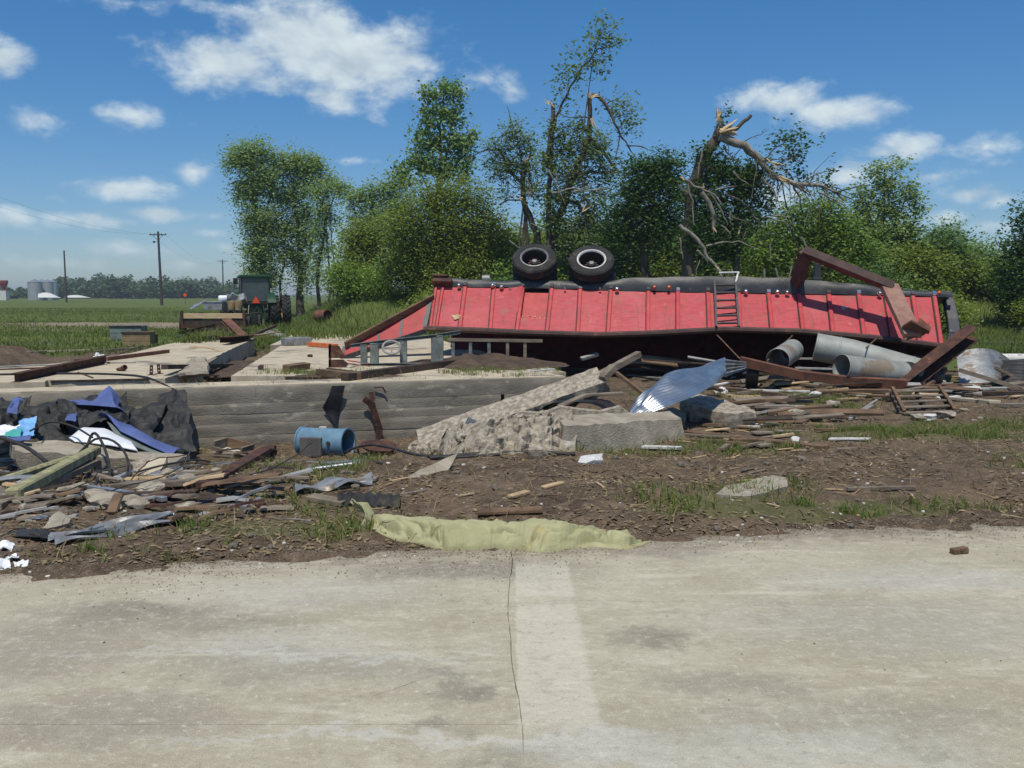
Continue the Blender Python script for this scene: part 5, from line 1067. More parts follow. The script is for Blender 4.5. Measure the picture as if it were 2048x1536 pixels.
# ---------------- heap in front of the wagon
for i, (nm, lb, p1, p2, w, h, m, pr) in enumerate([
    ('steel_beam', 'wide rusty channel leaning across the heap before the wagon', (452, 640, 29.5), (488, 676, 28.0), .30, .10, 'rust_beam', CH(.30, .10)),
    ('steel_beam', 'dark rusty beam rising left in the heap before the wagon', (358, 672), (432, 652, 33.0), .18, .16, 'rust_steel', IB(.18, .16)),
    ('steel_beam', 'dark bar reaching from the heap towards the tractor wheel', (492, 676, 28.2), (550, 652, 33.5), .09, .07, 'rust_steel', None),
    ('pipe_rail', 'long pale pipe at the foot of the heap before the wagon', (352, 677), (432, 668), .07, .07, 'galvanized', None),
    ('plank', 'pale plank at the back of the heap before the wagon', (425, 662, 31.5), (470, 668, 30.5), .12, .04, 'wood_grey', None),
    ('steel_beam', 'short rusty box beam at the right foot of the heap', (450, 690), (505, 684), .28, .16, 'rust_steel', CH(.28, .16)),
    ('timber', 'squat dark timber lying before the heap', (390, 684), (434, 680), .2, .14, 'wood_dark', None),
    ('plank', 'flat brown plank low in the middle of the heap', (400, 668, 31), (470, 676, 29), .25, .06, 'wood_brown', None),
    ('plank', 'pale lath sticking out right of the heap', (500, 672, 29), (560, 664, 31), .08, .04, 'wood_pale', None),
    ('steel_beam', 'half-buried rusty beam between heap and grey duct', (512, 682), (558, 676), .14, .12, 'rust_beam', None),
    ('timber', 'thin dark timber crossing the top of the heap', (405, 658, 32), (500, 660, 31.6), .10, .08, 'wood_dark', None)]):
    bar(nm, lb, 'debris' if 'pipe' in nm else ('steel beam' if 'beam' in nm else 'timber'), [p1, p2], w, h, m, pr)
bar('metal_duct', 'dented grey square duct on the middle slab', 'duct', [(566, 692), (620, 690)], .26, .22, 'dull_tin', bevel=.02)
bar('steel_bar', 'orange painted steel bar beside the grey square duct', 'steel bar', [(618, 688, 24.4), (672, 692, 23.6)], .16, .10, 'orange_paint')
for k, (x, y) in enumerate([(540, 672), (552, 668), (528, 669), (560, 677)]):
    mb = MB(); mb.rock(on(x, y, .08), (.45, .35, .26), 80 + k, .4); obj('rubble', mb, 'pipe_grey', None, 'grey rubble lump in the low pile before the tractor', 'rubble', 'rubble lumps before the tractor', smooth=30)
bar('steel_bar', 'small dark steel bar alone on the middle slab', 'steel bar', [(515, 698), (540, 697)], .09, .06, 'rust_steel')
bar('timber', 'squat brown timber block on the middle slab', 'timber', [(572, 744), (614, 738)], .15, .12, 'wood_brown', up=(0, -.4, 1))
mb = MB(); mb.rock(on(522, 739, .04), (.11, .09, .1), 91, .3); obj('stone', mb, 'rust_steel', None, 'small rusty lump in front of the squat timber block', 'lump', smooth=30)
mb = MB(); mb.rock(on(620, 714, .03), (.12, .1, .07), 92, .3); obj('stone', mb, 'wood_dark', None, 'small dark lump behind the squat timber block', 'lump', smooth=30)
bar('steel_beam', 'dark rusty beam lying behind the wrenched end wall', 'steel beam', [(696, 668), (800, 660)], .2, .22, 'rust_steel', IB(.2, .22))
# ---------------- rusty plates and stud frames by the trailer nose
mb = MB(); d_ = 17.4
for poly in ([(657, 690), (678, 692), (692, 716), (657, 716)], [(657, 720), (686, 719), (697, 728), (686, 742), (657, 743)]):
    W = [P(x, y, d_) for x, y in poly]; n = len(W); mb.add(W + [w + np.array([0, .03, 0]) for w in W], [tuple(range(n))[::-1], tuple(range(n, 2 * n))] + [(i, (i + 1) % n, n + (i + 1) % n, n + i) for i in range(n)])
mb.beam(P(660, 688, d_ + .02), P(660, 745, d_ + .02), .04, .04); obj('steel_plate', mb, 'rust_steel', None, 'pair of dark rusty plates standing at the trailer nose', 'steel plate')
sf = thing('stud_wall', on(800, 735), 'grey-green steel frame standing under the wrenched end wall', 'stud wall')
for x, y0, y1, w in [(728, 689, 736, .12), (749, 686, 736, .16), (807, 681, 724, .13), (868, 676, 722, .11), (880, 670, 712, .13)]:
    mb = MB(); a = P(x, y0, 17.9); b_ = on(x, y1); b_ = np.array([P(x, y1, 17.9)[0], 17.9, a[2]]); bz = hz(b_[0], 17.9); mb.profile(CH(w, .10, .012), [np.array([b_[0], 17.9, bz - .02]), a], (0, 1, 0)); obj('stud', mb, 'green_steel', sf)
mb = MB(); mb.profile(CH(.10, .07, .01), [P(700, 692, 17.9), P(760, 684, 17.9), P(870, 672, 17.9), P(920, 664, 17.9)], (0, 0, 1)); obj('top_track', mb, 'green_steel', sf)
mb = MB(); mb.profile(CH(.10, .05, .01), [drop(P(722, 736, 17.8)[0], 17.8, .03), drop(P(890, 736, 17.8)[0], 17.8, .03)], (0, 0, 1)); obj('bottom_track', mb, 'green_steel', sf)
sf2 = thing('stud_wall', on(980, 726), 'row of thin pale studs under the left half of the trailer', 'stud wall')
for x in (906, 941, 978, 1015, 1050):
    mb = MB(); a = P(x, 680 + (x - 906) * .01, 18.9); bz = hz(a[0], 18.9); mb.profile(CH(.065, .05, .008), [np.array([a[0], 18.9, bz]), a], (0, 1, 0)); obj('stud', mb, 'green_steel' if x < 1000 else 'wood_grey', sf2)
mb = MB(); mb.profile(RECT(.08, .06), [P(895, 679, 18.9), P(1085, 682, 18.9)]); obj('top_track', mb, 'wood_grey', sf2)
mb = MB(); mb.profile(RECT(.08, .05), [drop(P(895, 725, 18.8)[0], 18.8, .05), drop(P(1075, 725, 18.8)[0], 18.8, .05)]); obj('bottom_track', mb, 'wood_grey', sf2)
# steering-wheel like ring and hanging sheets
mb = MB(); a, b_, _ = frame((.3, -1, .3)); c = P(783, 695, 17.7); ring = [c + (a * math.cos(t) * .17 + b_ * math.sin(t) * .13) for t in np.linspace(0, 2 * math.pi, 25)]; mb.tube(ring, .022, 8)
mb.tube([c - a * .16, c + a * .16], .014, 6); mb.tube([c, c - b_ * .13], .014, 6); obj('steel_ring', mb, 'pipe_grey', None, 'grey spoked hoop caught in the steel frame', 'hoop', smooth=50)
for k, (p1, p2) in enumerate([((690, 728), (740, 733)), ((695, 722), (735, 728)), ((700, 736), (730, 728))]): pipe('cable', ['red strip of torn trim by the rusty plates', 'thin red wire by the rusty plates', 'pale wire by the rusty plates'][k], 'wire', [p1, p2], .012, ['red_paint', 'trailer_rib', 'pipe_grey'][k])
bar('timber', 'long dark brown timber on the slab in front of the stud frames', 'timber', [(690, 762), (948, 726)], .16, .12, 'wood_dark')
bar('timber', 'short forked brown timber at the left end of the long timber', 'timber', [(638, 752), (716, 760)], .14, .12, 'wood_brown')
bar('timber', 'thin brown lath beside the forked timber', 'timber', [(655, 742), (735, 752)], .06, .06, 'wood_dark')
for k in range(16):
    x, y = RR.uniform(840, 1100), RR.uniform(702, 742); mb = MB(); mb.rock(on(x, y, .015), (RR.uniform(.05, .16), .09, .05), 200 + k, .4, lo=True); obj('rubble', mb, RR.choice(['stone_white', 'pipe_grey', 'concrete_rubble']), None, 'small pale rubble bit on the soil heap under the trailer', 'rubble', 'rubble bits on the soil heap')
# ---------------- things hanging on the pit wall and in the pit
def wf(px, py, off=.06):      # point just in front of the pit wall face
    r_ = ray(px, py); o = np.array([0, 0, CAM_H]); n_ = np.array([E2[0], E2[1], 0]); p0 = np.array([W0[0], W0[1], 0]) - n_ * off; t = np.dot(p0 - o, n_) / np.dot(r_, n_); return o + r_ * t
mb = MB(); Lf = [(664, 772), (658, 790), (650, 806), (645, 815), (652, 828), (662, 836), (671, 851)]; Rt = [(690, 771), (686, 790), (683, 806), (681, 818), (678, 830), (675, 842), (672, 853)]
mb.sheet(lambda u, v: wf(*Lf[round(v * 6)], .06 + .03 * math.sin(v * 7)) * (1 - u) + wf(*Rt[round(v * 6)], .05 + .04 * math.cos(v * 5)) * u, 3, 6, .006)
obj('hanging_sheet', mb, 'dark_metal', None, 'dark torn sheet hanging over the pit wall above the blue fan', 'metal sheet', smooth=40)
mb = MB(); W = [wf(728, 797, .10), wf(740, 806, .10), wf(748, 822, .09), wf(754, 842, .08), wf(759, 858, .07), wf(757, 885, .06)]; mb.profile(RECT(.10, .03), W, (0, -1, 0)); mb.profile(RECT(.07, .03), [wf(742, 784, .08), wf(746, 802, .09)], (0, -1, 0)); obj('steel_strap', mb, 'rust_steel', None, 'bent rusty strap hanging on the pit wall right of the torn sheet', 'steel strap')
mb = MB(); W = [wf(748, 775, .04), wf(765, 774, .06), wf(772, 786, .05)]; mb.tube(W, .014, 6); obj('hook', mb, 'rust_steel', None, 'small rusty hook at the top of the pit wall', 'hook', smooth=50)
# blue fan
fc = on(645, 914); fd = fc[1]; k = fd / F_PX; Rf = 29 * k; ax = np.array([1, -.34, .02]); ax /= np.linalg.norm(ax); cen = fc + np.array([0, .2, Rf * .88]); hl = 54 * k
fan = thing('axial_fan', fc, 'light blue cylindrical aeration fan lying in the pit', 'fan')
mb = MB(); mb.lathe([(Rf * 1.10, -hl), (Rf * 1.10, -hl + .02), (Rf, -hl + .03), (Rf, hl - .03), (Rf * 1.08, hl - .02), (Rf * 1.08, hl), (Rf * .95, hl), (Rf * .95, -hl)], cen, ax, 40, closed=True); obj('housing', mb, 'fan_blue', fan, smooth=35)
mb = MB(); a, b_, _ = frame(ax); mb.lathe([(0, -.12), (.11, -.12), (.12, 0), (.11, .12), (.04, .14), (0, .14)], cen + ax * .1, ax, 18); obj('motor', mb, 'rim_grey', fan, smooth=40)
for j in range(6):
    t = j * math.pi / 3; rd = a * math.cos(t) + b_ * math.sin(t); tg = np.cross(ax, rd); mb = MB(); mb.sheet(lambda u, v: cen + ax * (.02 + (u - .5) * .08) + rd * (.09 + v * (Rf * .9 - .09)) + tg * (u - .5) * .16, 2, 2, .006); obj('blade', mb, 'rim_dark', fan)
nfr = np.array([-ax[1], -0, 0]); fdir = np.cross(ax, (0, 0, 1)); fdir = fdir if fdir[1] < 0 else -fdir
mb = MB(); mb.box(cen + fdir * (Rf + .015) - ax * .10 - np.array([0, 0, .03]), (.34, .06, .26), np.stack([ax, -fdir, np.array([0, 0, 1.0])], 1)); obj('control_box', mb, 'fan_panel', fan, bevel=.008)
mb = MB(); mb.box(cen - ax * .03 + np.array([0, 0, Rf + .012]), (.10, .05, .02)); obj('cap', mb, 'white_paint', fan)
mb = MB(); mb.lathe([(.03, 0), (.03, .02), (0, .02)], cen + fdir * Rf + ax * .17 + np.array([0, 0, .02]), fdir, 10); mb.box(cen + fdir * Rf * .9 + ax * .2 - np.array([0, 0, .18]), (.06, .05, .12)); obj('conduit_stub', mb, 'cable_black', fan)
# round pan and cables
mb = MB(); c = on(758, 906, .06); mb.lathe([(0, -.02), (.18, -.02), (.25, .03), (.27, .05), (.25, .05), (.18, -.005), (0, -.008)], c, (.1, -.12, .98), 26); obj('metal_pan', mb, 'rust_steel', None, 'round dark rusty pan lying right of the blue fan', 'pan', smooth=40)
pipe('cable', 'thick black cable arching over the rusty pan', 'cable', [(688, 908), (712, 894, 11.8), (745, 888, 11.6), (790, 897, 11.3), (830, 914), (900, 920), (1000, 912)], .017, 'cable_black')
pipe('cable', 'black cable curling in front of the rusty pan', 'cable', [(715, 896, 11.5), (718, 912), (740, 926), (765, 930)], .014, 'cable_black')
pipe('conduit', 'bent silver conduit left of the blue fan', 'pipe', [(462, 1020), (558, 926), (570, 924), (640, 933), (722, 926)], .02, 'galvanized')
pipe('conduit', 'short straight silver conduit in front of the blue fan', 'pipe', [(612, 944), (720, 930)], .02, 'galvanized')
pipe('conduit', 'short silver conduit offcut below the bent conduit', 'pipe', [(485, 1022), (520, 1003)], .02, 'galvanized')
# ---------------- broken concrete in the middle
bb = thing('broken_beam', on(1000, 880), 'long broken concrete beam leaning up against the slab', 'concrete beam')
A0, A1 = on(838, 905) + np.array([0, .25, .08]), P(1205, 762, 13.6)
def rough_bar(p, q, w, h, n, m, name, par, seed, amp, up=(0, 0, 1)):
    s_, u, d_ = frame(q - p, up); V = []; prof = [(-.5, -.5), (0, -.58), (.5, -.5), (.52, 0), (.5, .5), (0, .5), (-.5, .5), (-.54, 0)]
    for i in range(n + 1):
        c = p + (q - p) * i / n
        for j, (a, b_) in enumerate(prof):
            k = amp * (1.6 if b_ <= 0 or abs(a) > .5 else .35); V.append(c + s_ * (a * w + RR.uniform(-k, k)) + u * (b_ * h + RR.uniform(-k, k)) + d_ * RR.uniform(-k, k))
    F_ = [(i * 8 + j, i * 8 + (j + 1) % 8, (i + 1) * 8 + (j + 1) % 8, (i + 1) * 8 + j) for i in range(n) for j in range(8)] + [tuple(range(8))[::-1], tuple(n * 8 + j for j in range(8))]
    mb = MB(); mb.add(V, F_); return obj(name, mb, m, par, smooth=28)
rough_bar(A0, A1, .42, .24, 26, 'concrete_rubble', 'beam_body', bb, 1, .03, (0, -.5, 1))
for k in range(5):
    mb = MB(); c = A0 + (A1 - A0) * RR.uniform(.1, .9) + np.array([0, -.15, -.06]); mb.tube([c, c + np.array([RR.uniform(-.1, .1), -.12, -.05]), c + np.array([RR.uniform(-.2, .2), -.22, -.18])], .007, 5); obj('rebar', mb, 'rust_steel', bb)
bar('timber', 'grey squared timber sticking up at the top of the broken beam', 'timber', [(1196, 752, 13.6), (1278, 708, 14.1)], .11, .09, 'wood_grey')
bar('timber', 'stubby grey timber beside the one sticking up from the broken beam', 'timber', [(1205, 758, 13.4), (1228, 733, 13.5)], .14, .09, 'wood_grey')
bar('timber', 'thin brown stick leaning from the beam down to the crumpled sheet', 'timber', [(1228, 742, 13.5), (1290, 790, 12.9)], .05, .05, 'wood_brown')
# footing block
fb = thing('footing_block', on(1240, 885), 'big grey concrete footing block with a crumbled left end', 'concrete block')
zt = None
b0, b1 = on(1118, 903), on(1378, 884); zf = P(1250, 838, 12.1)[2]
top_l, top_r = P(1128, 852, b0[1] + .05), P(1362, 838, b1[1] + .03)
def blk(u, v):  # front face
    lo = b0 + (b1 - b0) * u - np.array([0, 0, .15]); hi = top_l + (top_r - top_l) * u; return lo + (hi - lo) * v
V = []; nU = 24
for i in range(nU + 1):
    u = i / nU; lo = blk(u, 0); hi = blk(u, 1); bk = hi + np.array([-.05, .62 - .1 * u, .03]); e = .012
    V += [lo + np.array([0, RR.uniform(-e, e), 0]), blk(u, .5) + np.array([0, RR.uniform(-e, e), 0]), hi + np.array([0, RR.uniform(-e, e) * 1.5, RR.uniform(-e, e)]), hi * .5 + bk * .5 + np.array([0, 0, RR.uniform(-e, e)]), bk + np.array([0, RR.uniform(-.03, .03), RR.uniform(-.008, .008)]), bk - np.array([0, 0, .5])]
F_ = [(i * 6 + j, i * 6 + 6 + j, i * 6 + 7 + j, i * 6 + 1 + j) for i in range(nU) for j in range(5)] + [tuple(range(6)), tuple(nU * 6 + j for j in range(6))[::-1]]
mb = MB(); mb.add(V, F_); obj('block_body', mb, 'concrete_block', fb, smooth=30)
# crumbled end: a mound of fused rubble plus loose lumps
mb = MB(); n = 90; U, Vv = np.meshgrid(np.linspace(0, 1, n + 1), np.linspace(0, 1, 31), indexing='ij')
fr_px = np.interp(U[:, 0], [0, .3, .6, 1], [812, 930, 1040, 1150]); fr_py = np.interp(U[:, 0], [0, .3, .6, 1], [906, 914, 910, 900]); FR = np.array([on(a, b_) for a, b_ in zip(fr_px, fr_py)])
hh = np.interp(U[:, 0], [0, .15, .5, .8, 1], [.04, .14, .27, .34, .32]); X = FR[:, None, :] + np.stack([0 * Vv, Vv * 1.0, hh[:, None] * np.sin(np.minimum(1, Vv * 1.5) * math.pi / 2)], -1)
nz = fbm(X[..., 0] * 4, X[..., 1] * 4, X[..., 2] * 5, 5, 3); n2_ = fbm(X[..., 0] * 13, X[..., 1] * 13, X[..., 2] * 13, 3, 13); X = X + np.stack([n2_ * .05, -n2_ * .07, n2_ * .07], -1) + np.stack([nz * .05, -nz * .16, nz * .14], -1) * np.minimum(1, Vv * 8)[..., None]; X[:, 0, 2] -= .06; X[:, -1, 2] -= .5
mb.sheet(lambda u, v: X[round(u * n), round(v * 30)], n, 30); obj('crumbled_end', mb, 'concrete_rubble', fb, smooth=22)
mb = MB(); W = [P(x, y, 12.2) for x, y in [(1022, 838), (1040, 822), (1085, 826), (1120, 812), (1160, 818), (1200, 822), (1240, 812), (1262, 828), (1262, 842), (1022, 846)]]; n = len(W); mb.add(W + [w + np.array([0, .12, .0]) for w in W], [tuple(range(n))[::-1], tuple(range(n, 2 * n))] + [(i, (i + 1) % n, n + (i + 1) % n, n + i) for i in range(n)]); obj('broken_lip', mb, 'concrete_rubble', fb, bevel=.01)
for k in range(46):
    u = RR.random(); x = 815 + 330 * u; y = RR.uniform(862, 915) - 8 * u; c = on(x, y); s_ = RR.uniform(.05, .17); mb = MB(); mb.rock(c + np.array([0, RR.uniform(0, .3), s_ * .3 + RR.uniform(0, .12)]), (s_ * 1.3, s_, s_ * .8), 300 + k, .45, rot('Z', RR.uniform(0, 6)), lo=s_ < .1); obj('rubble', mb, 'concrete_rubble', None, 'loose concrete rubble lump beside the footing block', 'rubble', 'rubble along the crumbled footing', smooth=28)
mb = MB(); dcf = on(1100, 902)[1] - .02; mb.sheet(lambda u, v: P(1066 + 85 * u, 902 - 36 * v * (1 - .35 * u) - 5 * math.sin(u * 6), dcf + .10 * v + .04 * math.sin(u * 5)), 12, 8, .04); obj('concrete_chunk', mb, 'concrete_block', None, 'curved thin concrete fragment leaning on the footing block', 'concrete chunk', smooth=35, bevel=.006)
for k, (x, y, w, h, m_, lb) in enumerate([(1075, 913, .22, .12, 'concrete_rubble', 'pale pinkish stone just below the footing block'), (1590, 887, .14, .10, 'stone_white', 'round white stone right of the footing block'), (1110, 900, .22, .16, 'concrete_rubble', 'brown stone under the curved concrete fragment'), (1140, 897, .2, .15, 'concrete_rubble', 'dark stone under the right tip of the curved fragment'), (1216, 893, .14, .07, 'stone_white', 'flat pale stone at the foot of the footing block'), ]):
    mb = MB(); mb.rock(on(x, y, h * .35), (w, w * .75, h), 400 + k, .35, rot('Z', k * 1.1)); obj('stone', mb, m_, None, lb, 'stone', smooth=28)
chunk('painted_board', 'bright white painted board fragment on the dirt', 'board', [(1156, 924, 10.3), (1172, 910, 10.6), (1205, 907, 10.7), (1206, 920, 10.4), (1172, 926, 10.2)], 10.3, .05, 'white_paint', (0, -.2, 1))
chunk('concrete_chunk', 'triangular concrete slab fragment standing up from the dirt', 'concrete chunk', [(812, 956, 9.55), (840, 938, 9.8), (915, 907, 10.0), (898, 938, 9.75), (884, 954, 9.6)], 9.7, .05, 'concrete_block', (.1, -.55, .8), rough=.008)
chunk('concrete_chunk', 'triangular grey rock on the dirt at the far left', 'concrete chunk', [(84, 1058, 7.75), (104, 1030, 8.0), (118, 1022, 8.1), (142, 1036, 8.0), (138, 1046, 7.85), (110, 1054, 7.75)], 7.9, .14, 'concrete_block', (.1, -.5, .8), rough=.01)
chunk('concrete_chunk', 'flat pale concrete slab piece on the dirt at the right', 'concrete chunk', [(1432, 988, 8.5), (1450, 972, 8.9), (1500, 962, 9.1), (1545, 950, 9.4), (1572, 955, 9.3), (1576, 972, 8.9), (1500, 992, 8.5)], 8.8, .14, 'concrete_block', (0, -.15, 1), rough=.012)
chunk('concrete_chunk', 'tilted concrete slab with a crumbling edge behind the footing block', 'concrete chunk', [(1360, 800, 13.0), (1400, 788, 13.8), (1500, 815, 13.0), (1512, 826, 12.6), (1450, 826, 12.5), (1380, 812, 12.8)], 12.8, .22, 'concrete_rubble', (0, -.1, 1), rough=.02, ground=False)
chunk('concrete_chunk', 'small concrete lump at the right end of the footing block', 'concrete chunk', [(1300, 830, 12.6), (1345, 814, 13.1), (1372, 826, 12.8), (1370, 845, 12.4)], 12.6, .14, 'concrete_block', (0, -.1, 1), rough=.02, ground=False)
# dark culvert half pipe behind the block
mb = MB(); cc = P(1150, 815, 12.9)
def cul(u, v): t = math.pi * (1.02 - 1.04 * v); return np.array([cc[0] - .05 + .52 * math.cos(t) + .25 * u, cc[1] - .15 + .9 * u, cc[2] - .20 + (.32 - .05 * u + .03 * math.sin(v * 9)) * math.sin(t)])
mb.sheet(cul, 14, 12, .008); obj('culvert', mb, 'dark_metal', None, 'dark curved sheet of culvert pipe behind the footing block', 'culvert', smooth=60)
bar('timber', 'bent pale plank lying over the dark culvert', 'timber', [(1120, 812, 12.5), (1170, 790, 12.8), (1245, 786, 12.9)], .12, .03, 'wood_grey')
# crumpled corrugated sheets
def poly3(S, v): i = min(2, int(v * 3)); f = v * 3 - i; return S[i] * (1 - f) + S[i + 1] * f
def px_line(L, v):
    L = np.array(L, float); t = np.linspace(0, 1, len(L)); return [float(np.interp(v, t, L[:, k])) for k in range(3)]
cs_t = thing('corrugated_sheet', on(1300, 835), 'crumpled shiny corrugated sheet rising over the footing block', 'metal sheet')
UP = [(1260, 824, 12.3), (1290, 780, 12.6), (1330, 752, 12.9), (1385, 735, 13.2), (1450, 716, 13.7)]; RD = [(1264, 827, 11.9), (1302, 792, 12.0), (1348, 764, 12.2), (1402, 754, 12.6), (1452, 738, 13.2)]; LW = [(1276, 834, 11.7), (1332, 814, 11.75), (1388, 792, 12.0), (1428, 770, 12.45), (1450, 750, 13.05)]
kink = lambda u, v: np.array([0, .025 * math.sin(v * 17 + u * 3), .03 * math.sin(v * 13 + u * 5)]) * (1 if .1 < v < .85 else .3)
corr('upper_face', None, None, lambda u, v: P(*px_line(UP, v)) * (1 - u) + P(*px_line(RD, v)) * u + kink(u, v), 'corrugated', 7, 44, .013, .0015, cs_t, 56)
corr('lower_face', None, None, lambda u, v: P(*px_line(RD, v)) * (1 - u) + P(*px_line(LW, v)) * u + kink(1, v) * (1 - u) + np.array([0, -.03, 0]) * math.sin(math.pi * u), 'corrugated', 6, 44, .007, .0015, cs_t, 48)
corr('corrugated_sheet', 'folded end of the crumpled shiny sheet, turned away', 'metal sheet', lambda u, v: P(1450 + 42 * v, 718 + 6 * v + (36 - 22 * v) * u, 13.5 + .35 * v), 'dull_tin', 4, 6, .012, .002)
corr('corrugated_sheet', 'small striped corrugated scrap on the rubble slope', 'metal sheet', lambda u, v: P(921 + 16 * v + 22 * u, 863 - 30 * v + 0 * u + 12 * u, 11.75 + .18 * v), 'galvanized', 7, 3, .011, .002)
# ---------------- right-hand wreckage
def duct(name, label, pts, R_, m, seams=(), openend=0):
    W = [P(*p) for p in pts]; D = []
    for i in range(len(W) - 1): D += [W[i] + (W[i + 1] - W[i]) * t for t in np.linspace(0, 1, 7)[:-1]]
    D.append(W[-1]); t_ = thing(name, (W[0] + W[-1]) / 2 - np.array([0, 0, R_]), label, 'duct'); mb = MB(); mb.tube(D, R_, 28, caps=False); mb.tube(D[::-1], R_ * .97, 28, caps=False); obj('duct_pipe', mb, m, t_, smooth=50)
    for s_ in seams:
        i = int(s_ * (len(D) - 1)); d_ = D[min(i + 1, len(D) - 1)] - D[max(i - 1, 0)]; mb = MB(); mb.lathe([(R_ * 1.0, -.02), (R_ * 1.03, -.012), (R_ * 1.03, .012), (R_ * 1.0, .02)], D[i], d_, 28); obj('seam_band', mb, m, t_, smooth=40)
    return t_
duct('round_duct', 'long pale round duct lying in front of the trailer', [(1632, 694, 18.7), (1700, 706, 18.5), (1845, 748, 18.0)], .28, 'duct_paint', (.0, .35, .97))
duct('round_duct', 'stained round duct with its open end facing left', [(1684, 734, 17.3), (1752, 743, 17.6), (1806, 748, 17.8)], .235, 'duct_paint', (.0, .3, .62, .98))
duct('round_duct', 'stub of round duct half hidden behind the leaning beam', [(1808, 748, 17.85), (1840, 738, 18.2)], .225, 'dark_metal', (.1,))
duct('round_duct', 'dark elbow of the long pale duct', [(1846, 748, 18.0), (1866, 753, 18.1)], .27, 'dark_metal', (.9,))
duct('round_duct', 'short open round duct under the trailer by the rust beam', [(1556, 720, 17.6), (1585, 700, 18.6)], .22, 'duct_paint', (.05,))
bar('steel_beam', 'leaning brown steel beam at the right end of the trailer', 'steel beam', [(1800, 776, 17.5), (1946, 664, 18.1)], .26, .26, 'rust_steel', CH(.25, .30, .02), up=(-.6, -.55, .6), bevel=.003)
bar('steel_beam', 'long orange-brown steel beam sagging in front of the ducts', 'steel beam', [(1480, 722, 17.2), (1600, 750, 17.2), (1700, 762, 17.2), (1812, 768, 17.3)], .11, .17, 'rust_beam', up=(0, -.2, 1))
bar('steel_post', 'short dark post propping the orange-brown beam', 'steel post', [(1502, 782), (1506, 738, 17.3)], .22, .22, 'dark_metal')
for k, (p1, p2) in enumerate([((1432, 668, 19.8), (1484, 722, 17.4)), ((1588, 668, 19.6), (1534, 722, 17.6)), ((1752, 678, 19.0), (1732, 696, 18.0))]): pipe('brace_rod', ['thin brace rod falling right from the trailer ladder', 'thin brace rod falling left under the trailer', 'short brace rod under the right end of the trailer'][k], 'rod', [p1, p2], .014, 'wood_brown')
for k, (p1, p2) in enumerate([((1590, 717), (1660, 718)), ((1590, 736), (1664, 738))]): bar('timber', ['upper', 'lower'][k] + ' thin rail visible through the gap left of the open duct', 'timber', [(p1[0], p1[1], 19 - k), (p2[0], p2[1], 19 - k)], .05, .04, 'pipe_grey')
# pallet
pl = thing('pallet', on(1850, 828), 'weathered slatted wooden pallet lying in the grass', 'pallet')
c00, c10 = on(1803, 830), on(1912, 826); c11, c01 = P(1884, 783, c10[1] + .75), P(1782, 787, c00[1] + .75); lift = np.array([0, 0, .03])
Pp = lambda u, v, z=.0: bil([c00 + lift, c10 + lift, c11 + lift, c01 + lift], u, v) + np.array([0, 0, z])
for k in range(5): mb = MB(); mb.beam(Pp(0, k / 4), Pp(1, k / 4), .13, .025); obj('slat', mb, 'wood_grey', pl, bevel=.004)
for u in (.02, .5, .98): mb = MB(); mb.beam(Pp(u, -.04, -.06), Pp(u, 1.04, -.06), .05, .09); obj('runner', mb, 'wood_dark', pl, bevel=.004)
for u in (.04, .96): mb = MB(); mb.beam(Pp(u, -.06, .04), Pp(u, 1.06, .04), .05, .05); obj('edge_batten', mb, 'wood_brown', pl, bevel=.004)
# corrugated sheets at the right
def shR(u, v): return P(1912 + 104 * v + 8 * u, 704 + 58 * u + (12 - 30 * v) * u + 14 * v * v, 19.3 - .9 * u + .1 * v) + np.array([0, -.2 * math.sin(v * 3), .12 * math.sin(math.pi * v) * (1 - u)])
corr('corrugated_sheet', 'large curved corrugated sheet right of the leaning beam', 'metal sheet', shR, 'dull_tin', 13, 14, .014, .002)
corr('corrugated_sheet', 'dark twisted corrugated sheet at the right edge', 'metal sheet', lambda u, v: P(2005 + 70 * v, 722 + 46 * u + 20 * v * (u - .5), 18.8 - .7 * u) + np.array([0, -.2 * math.sin(3 * v), .1 * math.sin(5 * u)]), 'dark_metal', 8, 8, .014, .002)
pipe('pipe', 'long white pipe running off the right edge behind the sheets', 'pipe', [(1950, 717, 23.0), (2120, 717, 22.6)], .12, 'white_paint', 14)
pipe('conduit', 'pale bent conduit above the pallet', 'pipe', [(1700, 838), (1745, 808), (1785, 783), (1870, 784), (1960, 790), (2120, 792)], .022, 'pipe_grey')
pipe('conduit', 'thin curved conduit between pallet and leaning beam', 'pipe', [(1860, 770), (1920, 768), (1945, 760), (1975, 772)], .02, 'pipe_grey')
bar('timber', 'brown timber slanting from the pallet to the corrugated sheet', 'timber', [(1850, 776, 17.6), (1890, 738, 18.2)], .10, .09, 'wood_brown')
bar('timber', 'long timber slanting down to the right below the corrugated sheet', 'timber', [(1918, 740, 18.0), (2044, 782)], .09, .08, 'wood_grey')
bar('timber', 'thin timber lying beside the slanting one at the right', 'timber', [(1990, 735, 18.2), (2070, 778)], .06, .06, 'wood_grey')
WOODM = ['wood_grey', 'wood_brown', 'wood_pale', 'white_paint', 'wood_dark']
